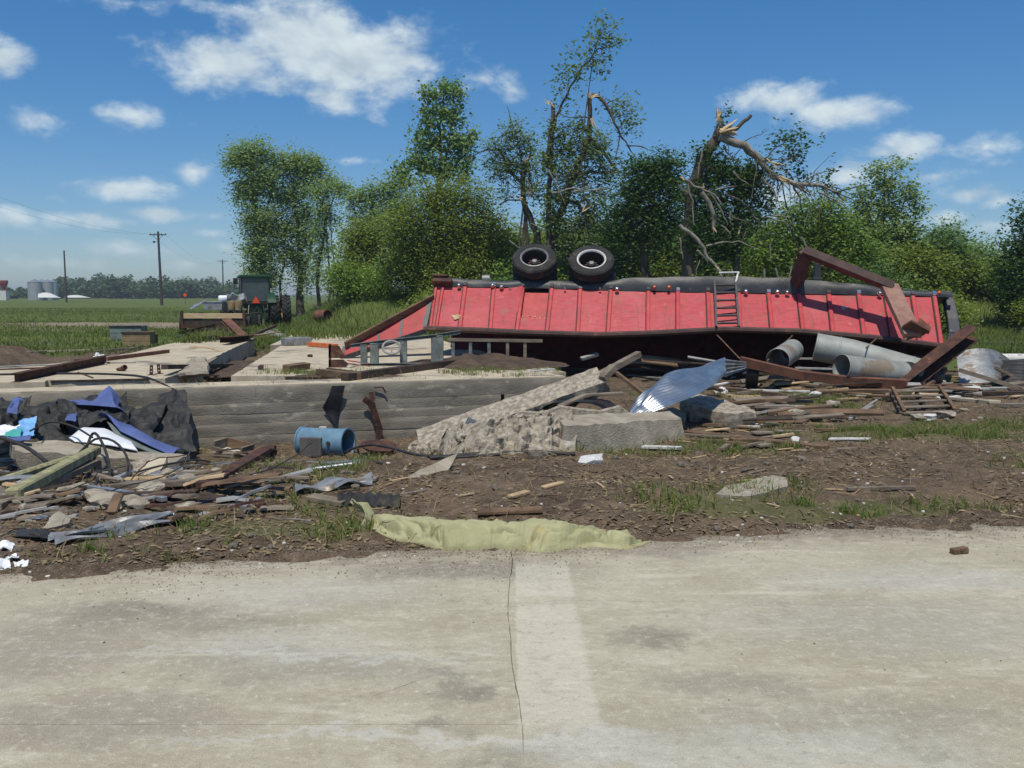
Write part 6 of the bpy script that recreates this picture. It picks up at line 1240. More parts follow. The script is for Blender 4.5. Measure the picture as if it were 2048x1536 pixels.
hand = [((1370, 868), (1650, 900), .16, .05, 'wood_brown', 'long brown plank right of the footing block'), ((1480, 842), (1640, 842), .14, .05, 'wood_brown', 'level brown plank right of the tilted slab'), ((1540, 818), (1640, 818), .05, .03, 'white_paint', 'white lath lying level in the right wreckage'), ((1462, 782), (1620, 785), .05, .04, 'white_paint', 'white lath beneath the orange-brown beam'), ((1400, 775), (1570, 795), .10, .06, 'wood_brown', 'brown plank behind the crumpled sheet'),
        ((1530, 805), (1690, 780), .08, .04, 'wood_grey', 'grey lath rising to the right in the wreckage'), ((1555, 765), (1640, 775), .14, .05, 'wood_grey', 'wide grey plank under the orange-brown beam'), ((1620, 768), (1730, 778), .22, .03, 'pipe_grey', 'flat grey sheet under the sagging beam'), ((1690, 782), (1800, 790), .08, .05, 'wood_dark', 'dark lath left of the pallet'), ((1500, 858), (1540, 850), .14, .03, 'white_paint', 'tilted white scrap beside the tilted slab'), ((1400, 840), (1470, 838), .16, .04, 'wood_grey', 'grey board at the corner of the tilted slab'), ((1330, 760), (1440, 768), .12, .05, 'wood_grey', 'grey plank in the shade behind the crumpled sheet'),
        ((1260, 752), (1340, 760), .18, .02, 'dull_tin', 'flat tin sheet behind the standing timber'), ((1060, 742, 15.6), (1110, 738, 15.6), .08, .02, 'galvanized', 'shiny strip at the end of the slab under the trailer'), ((2000, 815), (2080, 812), .16, .06, 'wood_grey', 'grey timber at the right edge beyond the pallet'), ((1905, 800), (1990, 808), .22, .05, 'concrete_old', 'pale flat board right of the pallet'), ((1745, 815), (1700, 842), .05, .04, 'pipe_grey', 'thin pale lath left of the pallet'),
        ((955, 1031), (1085, 1026), .13, .025, 'wood_brown', 'reddish tapered board behind the yellow bag'), ((410, 984), (542, 902), .16, .06, 'rust_steel', 'rusty steel channel sloping up beside the pale box'), ((240, 976), (405, 968), .20, .05, 'wood_grey', 'wide grey board left of the rusty channel'), ((170, 1000), (395, 992), .08, .05, 'wood_dark', 'dark timber under the wide grey board'), ((620, 1000), (690, 1012), .14, .04, 'wood_grey', 'flat grey board below the tin scraps'), ((690, 968), (755, 962), .12, .03, 'wood_grey', 'grey splintered board above the tin scraps'),
        ((610, 985), (720, 972), .05, .02, 'wood_pale', 'pale lath lying across the tin scraps'), ((1020, 998), (1055, 988), .06, .025, 'wood_pale', 'short pale stick on the open dirt'), ((1085, 978), (1125, 968), .06, .02, 'wood_pale', 'pale splinter on the open dirt above the short stick'), ((500, 935), (600, 928), .18, .04, 'wood_grey', 'grey board beneath the bent conduit'), ((235, 968), (300, 940), .07, .05, 'galvanized', 'short silver rail in the left rubble'), ((330, 945), (455, 930), .05, .03, 'galvanized', 'thin silver rail left of the pale box'),
        ((180, 985), (330, 1010), .05, .04, 'galvanized', 'thin straight silver rod in the left rubble'), ((1312, 1008), (1320, 980), .04, .03, 'wood_brown', 'short upright stick stub on the dirt'), ((1694, 985), (1830, 982), .035, .03, 'wood_grey', 'long thin stick on the dirt at the right')]
for p1, p2, w, h, m_, lb in hand: bar('board' if w > .11 else 'lath', lb, 'board' if w > .11 else 'lath', [p1, p2], w, h, m_)
for k in range(120):   # litter of broken boards right of the block
    x = RR.gauss(1510, 85); y = RR.uniform(772, 905); y = min(y, 900)
    if k >= 80: x, y = RR.uniform(1640, 2060), RR.uniform(748, 800)
    a = on(x, y, RR.uniform(.01, .05)); t = RR.gauss(0, .5); l = RR.uniform(.15, .6); dv = np.array([math.cos(t), math.sin(t), RR.uniform(-.1, .12)]) * l; mb = MB(); mb.beam(a - dv / 2, a + dv / 2, RR.uniform(.03, .13), RR.uniform(.012, .03)); obj('broken_board', mb, (cm_ := RR.choice(['wood_grey', 'wood_brown', 'wood_pale', 'wood_grey', 'white_paint', 'wood_splint'])), None, HUE[cm_] + (' long' if l > .4 else ' short') + ' board fragment in the wreckage right of the footing block', 'board', 'broken boards in the right wreckage')
# ---------------- yellow-green bag by the pavement edge
def bag():
    n, m_ = 300, 84; U, V = np.meshgrid(np.linspace(0, 1, n + 1), np.linspace(0, 1, m_ + 1), indexing='ij'); u = U[:, 0]
    px = 742 + (1318 - 742) * u; py = np.interp(px, [742, 770, 800, 850, 900, 960, 1050, 1130, 1200, 1270, 1300, 1318], [1058, 1068, 1078, 1090, 1100, 1102, 1100, 1103, 1098, 1102, 1092, 1082])
    FRp = np.array([on(a, b_) for a, b_ in zip(px, py)]); wd = np.interp(u, [0, .06, .2, .4, .6, .8, .93, 1], [.26, .28, .34, .48, .56, .50, .34, .05]); ht = np.interp(u, [0, .05, .12, .25, .45, .6, .8, .93, 1], [.05, .05, .05, .07, .12, .13, .11, .07, .005])
    X = FRp[:, None, :] + np.stack([.05 * (V - .5), V * wd[:, None], 0 * V], -1)
    prof = np.clip(np.sin(np.clip(V, 0, 1) * math.pi), 0, 1) ** .62
    wx = U * 2.1; wy = V * .5
    big = fbm(wx * 2.2 + 3, wy * 2.0, None, 3, 6); med = fbm(wx * 3.2 + wy * 5, wy * 9 - wx * 1.2, None, 4, 8); fine_ = fbm(wx * 7 + wy * 16, wy * 22 - wx * 3, None, 3, 9)
    rb = random.Random(4); F_ = 0 * U
    for k in range(64):
        cx, cy = rb.uniform(.1, 2.0), rb.uniform(.02, .48); an = rb.gauss(.45 if cx > 1.1 else -.35, .35); L_f = rb.uniform(.12, .5); wd_f = rb.uniform(.02, .05); am = rb.uniform(.02, .06) * rb.choice([1, 1, -1])
        ex_ = (wx - cx) * math.cos(an) + (wy - cy) * math.sin(an); ey = -(wx - cx) * math.sin(an) + (wy - cy) * math.cos(an) + .05 * np.sin(ex_ * 9 + k)
        F_ = F_ + am * np.exp(-np.abs(ey) / wd_f * np.where(ey > 0, 1.0, .45)) * np.exp(-(ex_ / L_f) ** 2)
    for k in range(46):
        cx, cy = rb.uniform(.15, 2.0), rb.uniform(.0, .42); an = rb.gauss(.75 if cx > 1.0 else -.6, .45); L_f = rb.uniform(.06, .22); wd_f = rb.uniform(.010, .018)
        ex_ = (wx - cx) * math.cos(an) + (wy - cy) * math.sin(an); ey = -(wx - cx) * math.sin(an) + (wy - cy) * math.cos(an) + .03 * np.sin(ex_ * 14 + k)
        F_ = F_ - rb.uniform(.03, .07) * np.exp(-(ey / wd_f) ** 2) * np.exp(-(ex_ / L_f) ** 2)
    Z = ht[:, None] * 1.15 * prof * (.85 + .6 * big) + (.06 * np.tanh((F_ - np.median(F_)) / .06) + .02 * med + .004 * fine_) * np.minimum(1, prof * 1.4)
    Z = np.maximum(Z, .004)
    X[..., 2] += Z; X[..., 1] += .10 * fbm(U * 5, V * 2, None, 3, 15) + .03 * med; X[..., 0] += .05 * big
    X[:, 0, 2] = [hz(a, b_) - .01 for a, b_ in X[:, 0, :2]]; X[:, -1, 2] = [hz(a, b_) - .01 for a, b_ in X[:, -1, :2]]
    mb = MB(); mb.sheet(lambda a, b_: X[round(a * n), round(b_ * m_)], n, m_); t = thing('woven_bag', X[n // 2, 0], 'limp yellow-green woven bag stretched along the pavement edge', 'bag'); obj('bag_body', mb, 'bag_green', t, smooth=60)
    c = X[0].mean(0); mb = MB()
    mb.sheet(lambda a, b_: X[0, round(b_ * m_)] + np.array([-.10 * a + .06 * math.sin(b_ * 9) * a, -.02 * a, .16 * a * math.sin(b_ * math.pi) ** .5 - .03 * a]), 5, m_, .003); obj('open_mouth', mb, 'bag_green', t, smooth=180)
bag()
# ---------------- left foreground pile
crumple('tarp', 'black plastic sheet heaped over the left pile', 'tarp', [(-40, 880, 11.6), (300, 900, 11.9), (330, 812, 13.2), (-40, 812, 12.6)], 'tarp_black', .16, 2.0, 44, 3)
crumple('tarp', 'black plastic sheet draped over the corner of the pit wall', 'tarp', [(290, 900, 12.2), (390, 906, 12.4), (372, 782, 13.45), (318, 790, 13.3)], 'tarp_black', .07, 2.6, 30, 5)
crumple('tarp', 'second black sheet sagging between the tarps', 'tarp', [(120, 860, 12.0), (260, 850, 12.2), (250, 800, 13.0), (110, 806, 12.8)], 'tarp_black', .14, 2.8, 30, 7)
crumple('tarp', 'black sheet bundle at the left picture edge', 'tarp', [(-60, 850, 11.8), (70, 860, 11.8), (60, 800, 12.6), (-60, 800, 12.6)], 'tarp_black', .14, 2.8, 30, 9)
mb = MB(); Bq = [np.array(P(*q_)) for q_ in [(112, 802, 12.9), (190, 798, 12.9), (220, 772, 12.95), (240, 802, 12.8)]]; lowq = [np.array(P(*q_)) for q_ in [(118, 806, 12.7), (195, 812, 12.5), (236, 815, 12.3), (248, 822, 12.4)]]
mb.sheet(lambda u, v: poly3(Bq, u) * (1 - v) + poly3(lowq, u) * v + np.array([.02 * math.sin(9 * u + 5 * v), -.08 * math.sin(math.pi * v), .0]), 24, 6, .005); obj('tarp', mb, 'tarp_blue', None, 'blue tarp with a pointed peak against the pit wall', 'tarp', smooth=60)
mb = MB(); Tq = [np.array(P(*q_)) for q_ in [(195, 832, 12.3), (260, 850, 12.2), (310, 880, 12.0), (378, 905, 11.9)]]; Lq = [np.array(P(*q_)) for q_ in [(215, 830, 12.1), (240, 862, 11.7), (300, 892, 11.5), (345, 912, 11.4)]]
mb.sheet(lambda u, v: poly3(Tq, u) * (1 - v) + poly3(Lq, u) * v + np.array([0, -.04, .05]) * math.sin(math.pi * v) * (1 + .6 * math.sin(14 * u)), 30, 8, .005); obj('tarp', mb, 'tarp_blue', None, 'long blue tarp fold sloping down to the right in the left pile', 'tarp', smooth=60)
for k, (qd, m_, lb, am) in enumerate([([(10, 830, 11.5), (30, 832, 11.6), (45, 798, 12.2), (22, 800, 12.2)], 'tarp_blue', 'small blue scrap highest at the left edge', .05), ([(30, 868, 11.2), (70, 872, 11.2), (72, 838, 11.7), (40, 840, 11.7)], 'tarp_light_blue', 'light blue plastic scrap at the left', .05), ([(-10, 872, 11.1), (40, 872, 11.15), (40, 850, 11.5), (-10, 852, 11.5)], 'white_plastic', 'white plastic scrap at the left picture edge', .04), ([(8, 874, 11.0), (40, 876, 11.05), (42, 858, 11.3), (14, 860, 11.3)], 'tarp_teal', 'teal green plastic scrap at the left', .03), ([(10, 880, 10.95), (60, 882, 10.95), (62, 872, 11.1), (16, 872, 11.1)], 'tarp_blue', 'dark blue scrap beneath the teal one', .03), ([(130, 842, 11.9), (150, 846, 11.9), (152, 830, 12.3), (134, 830, 12.3)], 'tarp_blue', 'tiny blue scrap among the black sheets', .03)]):
    crumple('plastic_scrap', lb, 'plastic scrap', qd, m_, am, 4.5, 14, 20 + k)
mb = MB(); Tq = [np.array(P(*q_)) for q_ in [(138, 878, 11.4), (165, 856, 11.8), (210, 858, 11.9), (262, 884, 11.6)]]; Lq = [np.array(P(*q_)) for q_ in [(150, 884, 11.2), (175, 886, 11.2), (225, 892, 11.1), (275, 902, 11.0)]]
mb.sheet(lambda u, v: poly3(Tq, u) * (1 - v) + poly3(Lq, u) * v + np.array([0, -.05, .03]) * math.sin(math.pi * v), 20, 8, .01); obj('white_panel', mb, 'white_plastic', None, 'curved white panel in the middle of the left pile', 'panel', smooth=60)
mb = MB(); Tq = [np.array(P(*q_)) for q_ in [(215, 838, 12.1), (262, 860, 11.9), (300, 885, 11.7), (345, 905, 11.5)]]; Lq = [np.array(P(*q_)) for q_ in [(230, 860, 11.7), (265, 885, 11.5), (300, 898, 11.4), (330, 910, 11.3)]]
mb.sheet(lambda u, v: poly3(Tq, u) * (1 - v) + poly3(Lq, u) * v - np.array([0, 0.02, .04]), 12, 4, .01); obj('clear_sheet', mb, 'wall_grey_green', None, 'grey-green translucent-looking sheet beside the blue fold', 'plastic sheet', smooth=60)
chunk('concrete_chunk', 'long broken concrete slab with a pale top in the left pile', 'concrete chunk', [(20, 882, 11.2), (150, 882, 11.3), (255, 902, 11.2), (380, 912, 11.2), (340, 925, 10.7), (180, 910, 10.7), (30, 900, 10.7)], 11, .30, 'concrete_block', (0, -.12, 1), rough=.02, ground=False)
chunk('concrete_chunk', 'pinkish rubble lump at the right end of the long broken slab', 'concrete chunk', [(260, 925, 10.5), (300, 912, 10.7), (335, 918, 10.6), (320, 945, 10.1), (275, 952, 10.0)], 10.3, .12, 'concrete_rubble', (.1, -.4, 1), rough=.02, ground=False)
chunk('concrete_chunk', 'slanted pale concrete plate left of the silver rail', 'concrete chunk', [(272, 942, 10.2), (300, 918, 10.5), (335, 912, 10.6), (322, 938, 10.2), (290, 950, 10.0)], 10.2, .06, 'concrete_old', (.2, -.5, .8), rough=.012, ground=False)
bar('timber', 'thick moss-covered timber slanting up in the left pile', 'timber', [(25, 1002), (192, 900, 10.6)], .12, .10, 'moss_wood', bevel=.015)
bar('timber', 'grey timber lying along the mossy one', 'timber', [(-10, 1022), (190, 925, 10.2)], .10, .06, 'wood_grey')
bar('timber', 'lower mossy timber at the left picture edge', 'timber', [(-60, 992), (140, 918, 10.4)], .09, .08, 'moss_wood', bevel=.02)
bar('timber', 'grey board at the left picture edge below the timbers', 'timber', [(-60, 950), (10, 1005)], .14, .05, 'wood_grey')
# open pale box
bx_ = thing('open_box', on(465, 912), 'open pale wooden box leaning by the pit wall', 'box'); c = on(465, 912)
R_ = rot('Z', -.25) @ rot('Y', .18)
for off, sz, m_, nm in [((0, 0, .03), (.46, .34, .03), 'white_paint', 'bottom'), ((-.22, 0, .1), (.03, .34, .17), 'wood_grey', 'side'), ((.22, 0, .1), (.03, .34, .17), 'wood_grey', 'side'), ((0, .17, .1), (.46, .03, .17), 'wood_brown', 'back_side'), ((0, -.17, .06), (.46, .03, .09), 'wood_grey', 'front_side')]:
    mb = MB(); mb.box(c + R_ @ np.array(off) + np.array([0, 0, .02]), sz, R_); obj(nm, mb, m_, bx_, bevel=.004)
# cables and hoses
for k, (pts_, r_, lb) in enumerate([([(170, 905, 10.6), (185, 860, 10.8), (200, 875, 10.5), (215, 910, 10.2), (222, 955, 9.7), (210, 985)], .016, 'black cable loop standing highest in the left pile'), ([(150, 915, 10.4), (190, 872, 10.6), (230, 880, 10.4), (255, 910, 10.2), (258, 940, 9.9), (245, 975)], .014, 'wide black cable loop around the standing loop'), ([(60, 862, 11.0), (100, 840, 11.4), (150, 852, 11.2), (185, 875, 10.7)], .012, 'thin black cable arching over the black sheets'), ([(195, 900, 10.3), (185, 925, 10.2), (200, 960, 9.8), (170, 1000)], .016, 'black cable dropping from the loops to the dirt'), ([(0, 875, 10.6), (50, 890, 10.4), (95, 925, 10.1)], .022, 'stiff black hose at the left picture edge'), ([(230, 960, 9.8), (300, 935, 10.2), (390, 918, 10.6), (420, 925)], .012, 'thin black wire running right from the loops'), ([(0, 960, 9.6), (35, 955, 9.6), (52, 985, 9.3), (58, 1010)], .03, 'grey hose hoop at the left picture edge'), ([(95, 1010), (150, 965, 9.6), (200, 940, 9.9)], .01, 'thin wire slanting across the mossy timber'), ([(600, 910), (640, 918), (690, 905)], .012, 'black wire in front of the blue fan'), ([(860, 920), (960, 910), (1060, 908), (1150, 912)], .02, 'black hose lying along the foot of the rubble')]):
    pipe('cable', lb, 'cable', pts_, r_, 'cable_black' if k != 6 else 'pipe_grey', 7)
# tin sheets on the dirt
corr('tin_sheet', 'long dull tin strip lying on the dirt at the lower left', 'metal sheet', lambda u, v: on(95 + 245 * v + 10 * u, 1092 - 52 * v - 16 * u + 8 * u * v, .03 + .02 * math.sin(v * 7 + u * 4)), 'dull_tin', 3, 14, .014, .002)
corr('tin_sheet', 'second tin strip below the long dull one', 'metal sheet', lambda u, v: on(110 + 240 * v, 1096 - 46 * v - 8 * u, .02 + .02 * math.sin(v * 9 + u * 2)), 'dull_tin', 2, 14, .012, .002)
corr('tin_sheet', 'crumpled tin scrap on the dirt below the fan', 'metal sheet', lambda u, v: on(590 + 155 * v, 994 - 22 * v - 12 * u, .04 + .03 * math.sin(v * 11 + u * 3)), 'dull_tin', 3, 16, .016, .002)
crumple('dark_sheet', 'dark torn felt lying at the lower left corner', 'felt sheet', [(0, 1075), (110, 1088), (100, 1066), (10, 1058)], 'tarp_black', .05, 4, 16, 44)
mb = MB(); c = on(740, 1008); mb.sheet(lambda u, v: on(675 + 125 * u, 1016 - 20 * v - 3 * math.sin(u * 5), .015 + .06 * math.sin(math.pi * v) + .012 * math.sin(u * 40)), 30, 8, .01); obj('tyre_strip', mb, 'tyre', None, 'dark strip of torn tyre tread on the dirt', 'tyre strip', smooth=50)
for k, (x, y) in enumerate([(10, 1098), (22, 1118), (38, 1135), (8, 1132)]): crumple('paper_scrap', 'crumpled white litter at the lower left corner of the dirt', 'litter', [(x - 14, y + 6), (x + 14, y + 6), (x + 14, y - 6), (x - 14, y - 6)], 'white_plastic', .05, 7, 10, 60 + k)['group'] = 'litter at the lower left corner'
mb = MB(); c = on(1918, 1107, .02); mb.box(c, (.115, .05, .035), rot('Z', .25)); mb.box(c + np.array([.02, .0, .014]), (.07, .045, .02), rot('Z', .5)); obj('wood_block', mb, 'wood_brown', None, 'small wooden block lying on the pavement', 'wood block', bevel=.004)
# ---------------- scattered small litter
def protos_rock(m_, n, lo=True):
    out = []
    for k in range(n): mb = MB(); mb.rock((0, 0, 0), (1, .8, .55), 500 + k, .4, lo=lo); me = mesh_from('stone', np.vstack(mb.v), mb.f, None, [m_]); out.append(me)
    return out
def place(meshes, name, label, cat, group, pts_, smin, smax, rs_, flat=1.0):
    for (x, y) in pts_:
        o = bpy.data.objects.new(name, rs_.choice(meshes)); COL.objects.link(o); s_ = rs_.uniform(smin, smax) * (1.0 if rs_.random() > .12 else 1.5) * float(np.interp(y, [860, 960, 1080], [1.0, .75, .5])); p = on(x, y, s_ * (.18 if flat == 1.0 else 0) if s_ < .11 else .015)
        mn_ = o.data.materials[0].name; o.location = p; o.scale = (s_, s_, s_ * flat); o.rotation_euler = (rs_.uniform(-.2, .2), rs_.uniform(-.2, .2), rs_.uniform(0, 6.28)); setp(o, label.replace('one of the ', 'one of the ' + HUE.get(mn_, '') + ' ' + ('larger ' if s_ > (smin + smax) / 2 else 'smaller '), 1) if label.startswith('one of the') else label, cat, group)
rs2 = random.Random(8)
wm = protos_rock('stone_white', 4); cm = protos_rock('concrete_rubble', 4)
dirtpts = lambda n, a=0, b_=2048, c=905, d_=1110: [(rs2.uniform(a, b_), c + (d_ - c) * rs2.random()) for _ in range(n)]
ok = lambda L: [(x, y) for x, y in L if not (735 < x < 1325 and 1030 < y < 1108) and y < np.interp(x, [e[0] for e in EDGE_PX], [e[1] for e in EDGE_PX]) - 10]
place(wm, 'pebble', 'one of the pebbles scattered on the dirt', 'pebble', 'white pebbles on the dirt', ok(dirtpts(110)), .02, .055, rs2)
place(cm, 'stone', 'one of the stones scattered on the dirt', 'stone', 'grey stones on the dirt', ok(dirtpts(150)) + [(rs2.uniform(0, 560), rs2.uniform(890, 1100)) for _ in range(90)], .03, .10, rs2)
place(wm, 'pebble', 'white pebble lying along the pavement edge', 'pebble', 'pebbles along the pavement edge', [(x, float(np.interp(x, [e[0] for e in EDGE_PX], [e[1] for e in EDGE_PX])) + rs2.uniform(-6, 12)) for x in [60, 95, 180, 300, 470, 520, 556, 640, 770, 830, 1390, 1440, 1475, 1500, 1520, 1570, 1640]], .025, .06, rs2)
stk = []
for k in range(5):
    mb = MB(); mb.tube([(-.5, 0, 0), (-.2, .03 * math.sin(k * 2), .01), (.15, -.03 * math.cos(k), .02), (.5, .03, 0)], [.02, .018, .014, .008], 5); stk.append(mesh_from('stick', np.vstack(mb.v), mb.f, None, [['wood_grey', 'wood_dark', 'wood_pale', 'bark_grey', 'wood_brown'][k]]))
place(stk, 'stick', 'one of the thin broken sticks scattered on the dirt', 'stick', 'sticks scattered on the dirt', ok(dirtpts(130)) + [(rs2.uniform(0, 560), rs2.uniform(900, 1090)) for _ in range(40)], .12, .42, rs2)
spl = []
for k in range(4):
    mb = MB(); mb.profile([(-.06, -.02), (.06, -.02), (.05, .02), (-.05, .02)], [(-.5, 0, 0), (.1, .02, .01), (.5, .0, 0)]); spl.append(mesh_from('splinter', np.vstack(mb.v), mb.f, None, [['wood_pale', 'wood_grey', 'wood_splint', 'wood_brown'][k]]))
place(spl, 'wood_splinter', 'one of the flat wood splinters scattered on the dirt', 'wood splinter', 'wood splinters scattered on the dirt', ok(dirtpts(70)) + [(rs2.gauss(1520, 120), rs2.uniform(830, 920)) for _ in range(50)], .06, .26, rs2)
place(cm, 'crumb', 'dark crumb of dirt on the pavement', 'crumb', 'dirt crumbs on the pavement', [(rs2.uniform(0, 2048), rs2.uniform(1150, 1500)) for _ in range(24)], .008, .02, rs2)
# fine mulch of chips and leaf litter
def litter():
    r_ = np.random.default_rng(101); n = 42000; X = r_.uniform(-6.5, 9, n); Y = 5.6 + 10.5 * r_.random(n) ** 1.3; t = Y - edge_y(X); k = (t > .1) & (r_.random(n) < np.clip(.5 + 1.6 * fbm(X * 1.1, Y * 1.1, None, 3, 55), .08, 1)); X, Y = X[k], Y[k]
    Z = gfast(X, Y) + .008; C = np.stack([X, Y, Z], 1); V, Q = leaf_quads(C, .022, r_, 2.6, 2.5); raw_obj('leaf_litter', V, Q, 'straw', None, kind='stuff', label='fine litter of chips and dry leaves on the dirt')
litter()

LM = ['wood_grey', 'wood_brown', 'wood_pale', 'wood_dark', 'dull_tin', 'wood_grey', 'pipe_grey', 'rust_steel']
for k in range(130):
    u = RR.random(); x = -20 + 560 * RR.random() ** 1.2; y = RR.uniform(905, 1045); a = on(x, y, RR.uniform(.01, .10 if y < 990 else .03)); t = RR.gauss(.15, .6); l = RR.uniform(.12, .75) * (1 if y < 1000 else .55)
    dv = np.array([math.cos(t), math.sin(t) * .8, RR.uniform(-.12, .25)]) * l; b_ = a + dv; b_[2] = max(b_[2], hz(b_[0], b_[1]) + .01); mb = MB(); w = RR.uniform(.02, .10); mb.profile([(-w / 2, -.008), (w / 2, -.008), (w * .4, .01), (-w / 2, .012)], [a, (a + b_) / 2 + np.array([0, 0, RR.uniform(-.01, .02)]), b_]); obj('broken_board', mb, (cm_ := RR.choice(LM)), None, HUE[cm_] + (' long' if l > .4 else ' short') + (' wide' if w > .06 else ' narrow') + ' scrap in the rubble pile at the left', 'board', 'board scraps in the left rubble')
for k in range(40):
    x = -10 + 480 * RR.random(); y = RR.uniform(915, 1030); c = on(x, y); s_ = RR.uniform(.05, .2); mb = MB(); mb.rock(c + np.array([0, 0, s_ * .25]), (s_ * 1.4, s_, s_ * .6), 700 + k, .5, rot('Z', RR.uniform(0, 6)) @ rot('X', RR.uniform(-.4, .4)), lo=s_ < .1); obj('rubble', mb, (cm_ := RR.choice(['concrete_rubble', 'concrete_block'])), None, HUE[cm_] + (' fist-sized' if s_ < .12 else ' large') + ' concrete lump in the pile at the left', 'rubble', 'rubble in the left pile', smooth=25)
for k in range(12):
    x = 20 + 430 * RR.random(); y = RR.uniform(920, 1000); p0 = on(x, y, .02); pts_ = [p0]
    for j in range(6): pts_.append(pts_[-1] + np.array([RR.uniform(-.05, .22), RR.uniform(-.12, .12), RR.uniform(-.08, .12)]))
    for q_ in pts_: q_[2] = max(q_[2], hz(q_[0], q_[1]) + .01)
    mb = MB(); mb.tube(pts_, .006, 5); obj('wire', mb, RR.choice(['cable_black', 'rust_steel']), None, 'thin tangled wire in the rubble pile at the left', 'wire', 'wires in the left rubble', smooth=60)

for k in range(75):
    x = RR.uniform(1385, 2070); y = RR.uniform(742, 806) if x > 1600 else RR.uniform(765, 850); a = on(x, y, RR.uniform(.02, .14)); t = RR.gauss(0, .35); l = RR.uniform(.4, 1.5); dv = np.array([math.cos(t), math.sin(t), RR.uniform(-.04, .10)]) * l; b_ = a + dv; b_[2] = max(b_[2], hz(b_[0], b_[1]) + .02); w = RR.uniform(.05, .16)
    mb = MB(); mb.profile(RECT(w, RR.uniform(.018, .05)), [a, (a + b_) / 2 + np.array([0, 0, RR.uniform(-.01, .03)]), b_], (RR.uniform(-.2, .2), RR.uniform(-.5, .2), 1)); obj('long_board', mb, (cm_ := RR.choice(['wood_grey', 'wood_brown', 'wood_dark', 'wood_grey', 'wood_pale', 'pipe_grey', 'wood_brown'])), None, HUE[cm_] + (' long' if l > 1.0 else ' mid-length') + ' loose board before the right half of the trailer', 'board', 'long boards in the right wreckage', bevel=.003)
for k in range(26):
    x = RR.uniform(1385, 2060); y = RR.uniform(750, 860); c = on(x, y); s_ = RR.uniform(.06, .24); mb = MB(); mb.rock(c + np.array([0, 0, s_ * .2]), (s_ * 1.4, s_, s_ * .55), 900 + k, .5, rot('Z', RR.uniform(0, 6)), lo=s_ < .1); obj('rubble', mb, (cm_ := RR.choice(['concrete_rubble', 'concrete_rubble', 'stone_white'])), None, HUE[cm_] + (' small' if s_ < .14 else ' large') + ' rubble lump in the wreckage at the right', 'rubble', 'rubble in the right wreckage', smooth=25)

for k in range(34):
    x = RR.uniform(1090, 1860); d_ = 19.6 + RR.uniform(-.4, 1.6) - (x - 1100) * .0012; zz = RR.uniform(-.05, .42); p0 = np.array([(x - 1024) / F_PX * d_, d_, zz]); p0[2] = max(p0[2], hz(p0[0], d_) + .03); t = RR.gauss(0, .3); l = RR.uniform(.4, 1.8); p1 = p0 + np.array([math.cos(t) * l, math.sin(t) * l * .5, RR.uniform(-.25, .2)]); p1[2] = max(p1[2], hz(p1[0], p1[1]) + .03)
    mb = MB(); mb.profile(RECT(RR.uniform(.05, .2), RR.uniform(.02, .06)), [p0, p1], (0, RR.uniform(-.8, .2), 1)); obj('roof_timber', mb, (cm_ := RR.choice(['wood_grey', 'wood_dark', 'pipe_grey', 'rust_steel', 'wood_brown'])), None, HUE[cm_] + (' long' if l > 1.0 else ' short') + ' timber in the dark gap under the trailer', 'timber', 'timbers under the trailer')

def crumbs():
    r_ = np.random.default_rng(202); n = 9000; X = r_.uniform(-5.5, 6.5, n); Y = edge_y(X) + .22 - r_.exponential(size=n) * .17 * (1 + 1.2 * fbm(X * .9, X * 0, None, 3, 4)); Z = hzv(X, Y) + .004; C = np.stack([X, Y, Z], 1); V, Q = leaf_quads(C, .010, r_, 1.3, 1.6); raw_obj('soil_crumbs', V, Q, 'joint_dirt', None, kind='stuff', label='loose soil crumbs spilled along the pavement edge')
crumbs()
# ================================================================== tractor (built at the origin, facing +y)
tx, ty = P(512, 655, 48)[:2]; tg = float(gfast(tx, ty))
tc_ = thing('tractor', (tx, ty, tg), 'green cab tractor with dual rear wheels parked on the grass', 'tractor', rz=math.radians(20))
def tp(name, mb, m, par=None, **k): return obj(name, mb, m, par or tc_, local=True, **k)
def tractor_wheel(x, y, R_, w, side, lug=True):
    e = bpy.data.objects.new('wheel', None); COL.objects.link(e); e.parent = tc_; e.location = (x, y, R_)
    mb = MB(); mb.lathe([(R_ * .56, -w * .36), (R_ * .62, -w * .44), (R_ * .84, -w * .5), (R_ * .94, -w * .44), (R_ * .955, 0), (R_ * .94, w * .44), (R_ * .84, w * .5), (R_ * .62, w * .44), (R_ * .56, w * .36)], (0, 0, 0), (1, 0, 0), 36, closed=True); tp('tyre', mb, 'tyre', e, smooth=40)
    if lug:
        mb = MB(); n = 22
        for k in range(n):
            for s_ in (-1, 1):
                t = 2 * math.pi * (k + (.5 if s_ > 0 else 0)) / n; t2 = t + .20
                a_ = np.array([s_ * .01, math.cos(t2) * R_ * .965, math.sin(t2) * R_ * .965]); b_ = np.array([s_ * w * .47, math.cos(t) * R_ * .935, math.sin(t) * R_ * .935]); mb.beam(a_, b_, .05, .075, up=(0, math.cos(t), math.sin(t)))
        tp('tread_lugs', mb, 'tyre', e, kind='stuff')
    mb = MB(); mb.lathe([(R_ * .57, -w * .36), (R_ * .52, -w * .3), (R_ * .48, side * w * .06), (R_ * .2, side * w * .1), (0, side * w * .1)], (0, 0, 0), (1, 0, 0), 28); tp('rim', mb, 'tractor_yellow', e, smooth=40)
    mb = MB(); mb.lathe([(.14, -.05), (.14, side * .12), (.08, side * .16), (0, side * .16)], (0, 0, 0), (1, 0, 0), 16); tp('hub', mb, 'tractor_yellow', e, smooth=40)
for x, sd_ in ((-.92, -1), (.92, 1), (-1.50, -1), (1.50, 1)): tractor_wheel(x, 0, .86, .46, sd_)
for x in (-.85, .85): tractor_wheel(x, 2.75, .52, .34, 1 if x > 0 else -1, False)
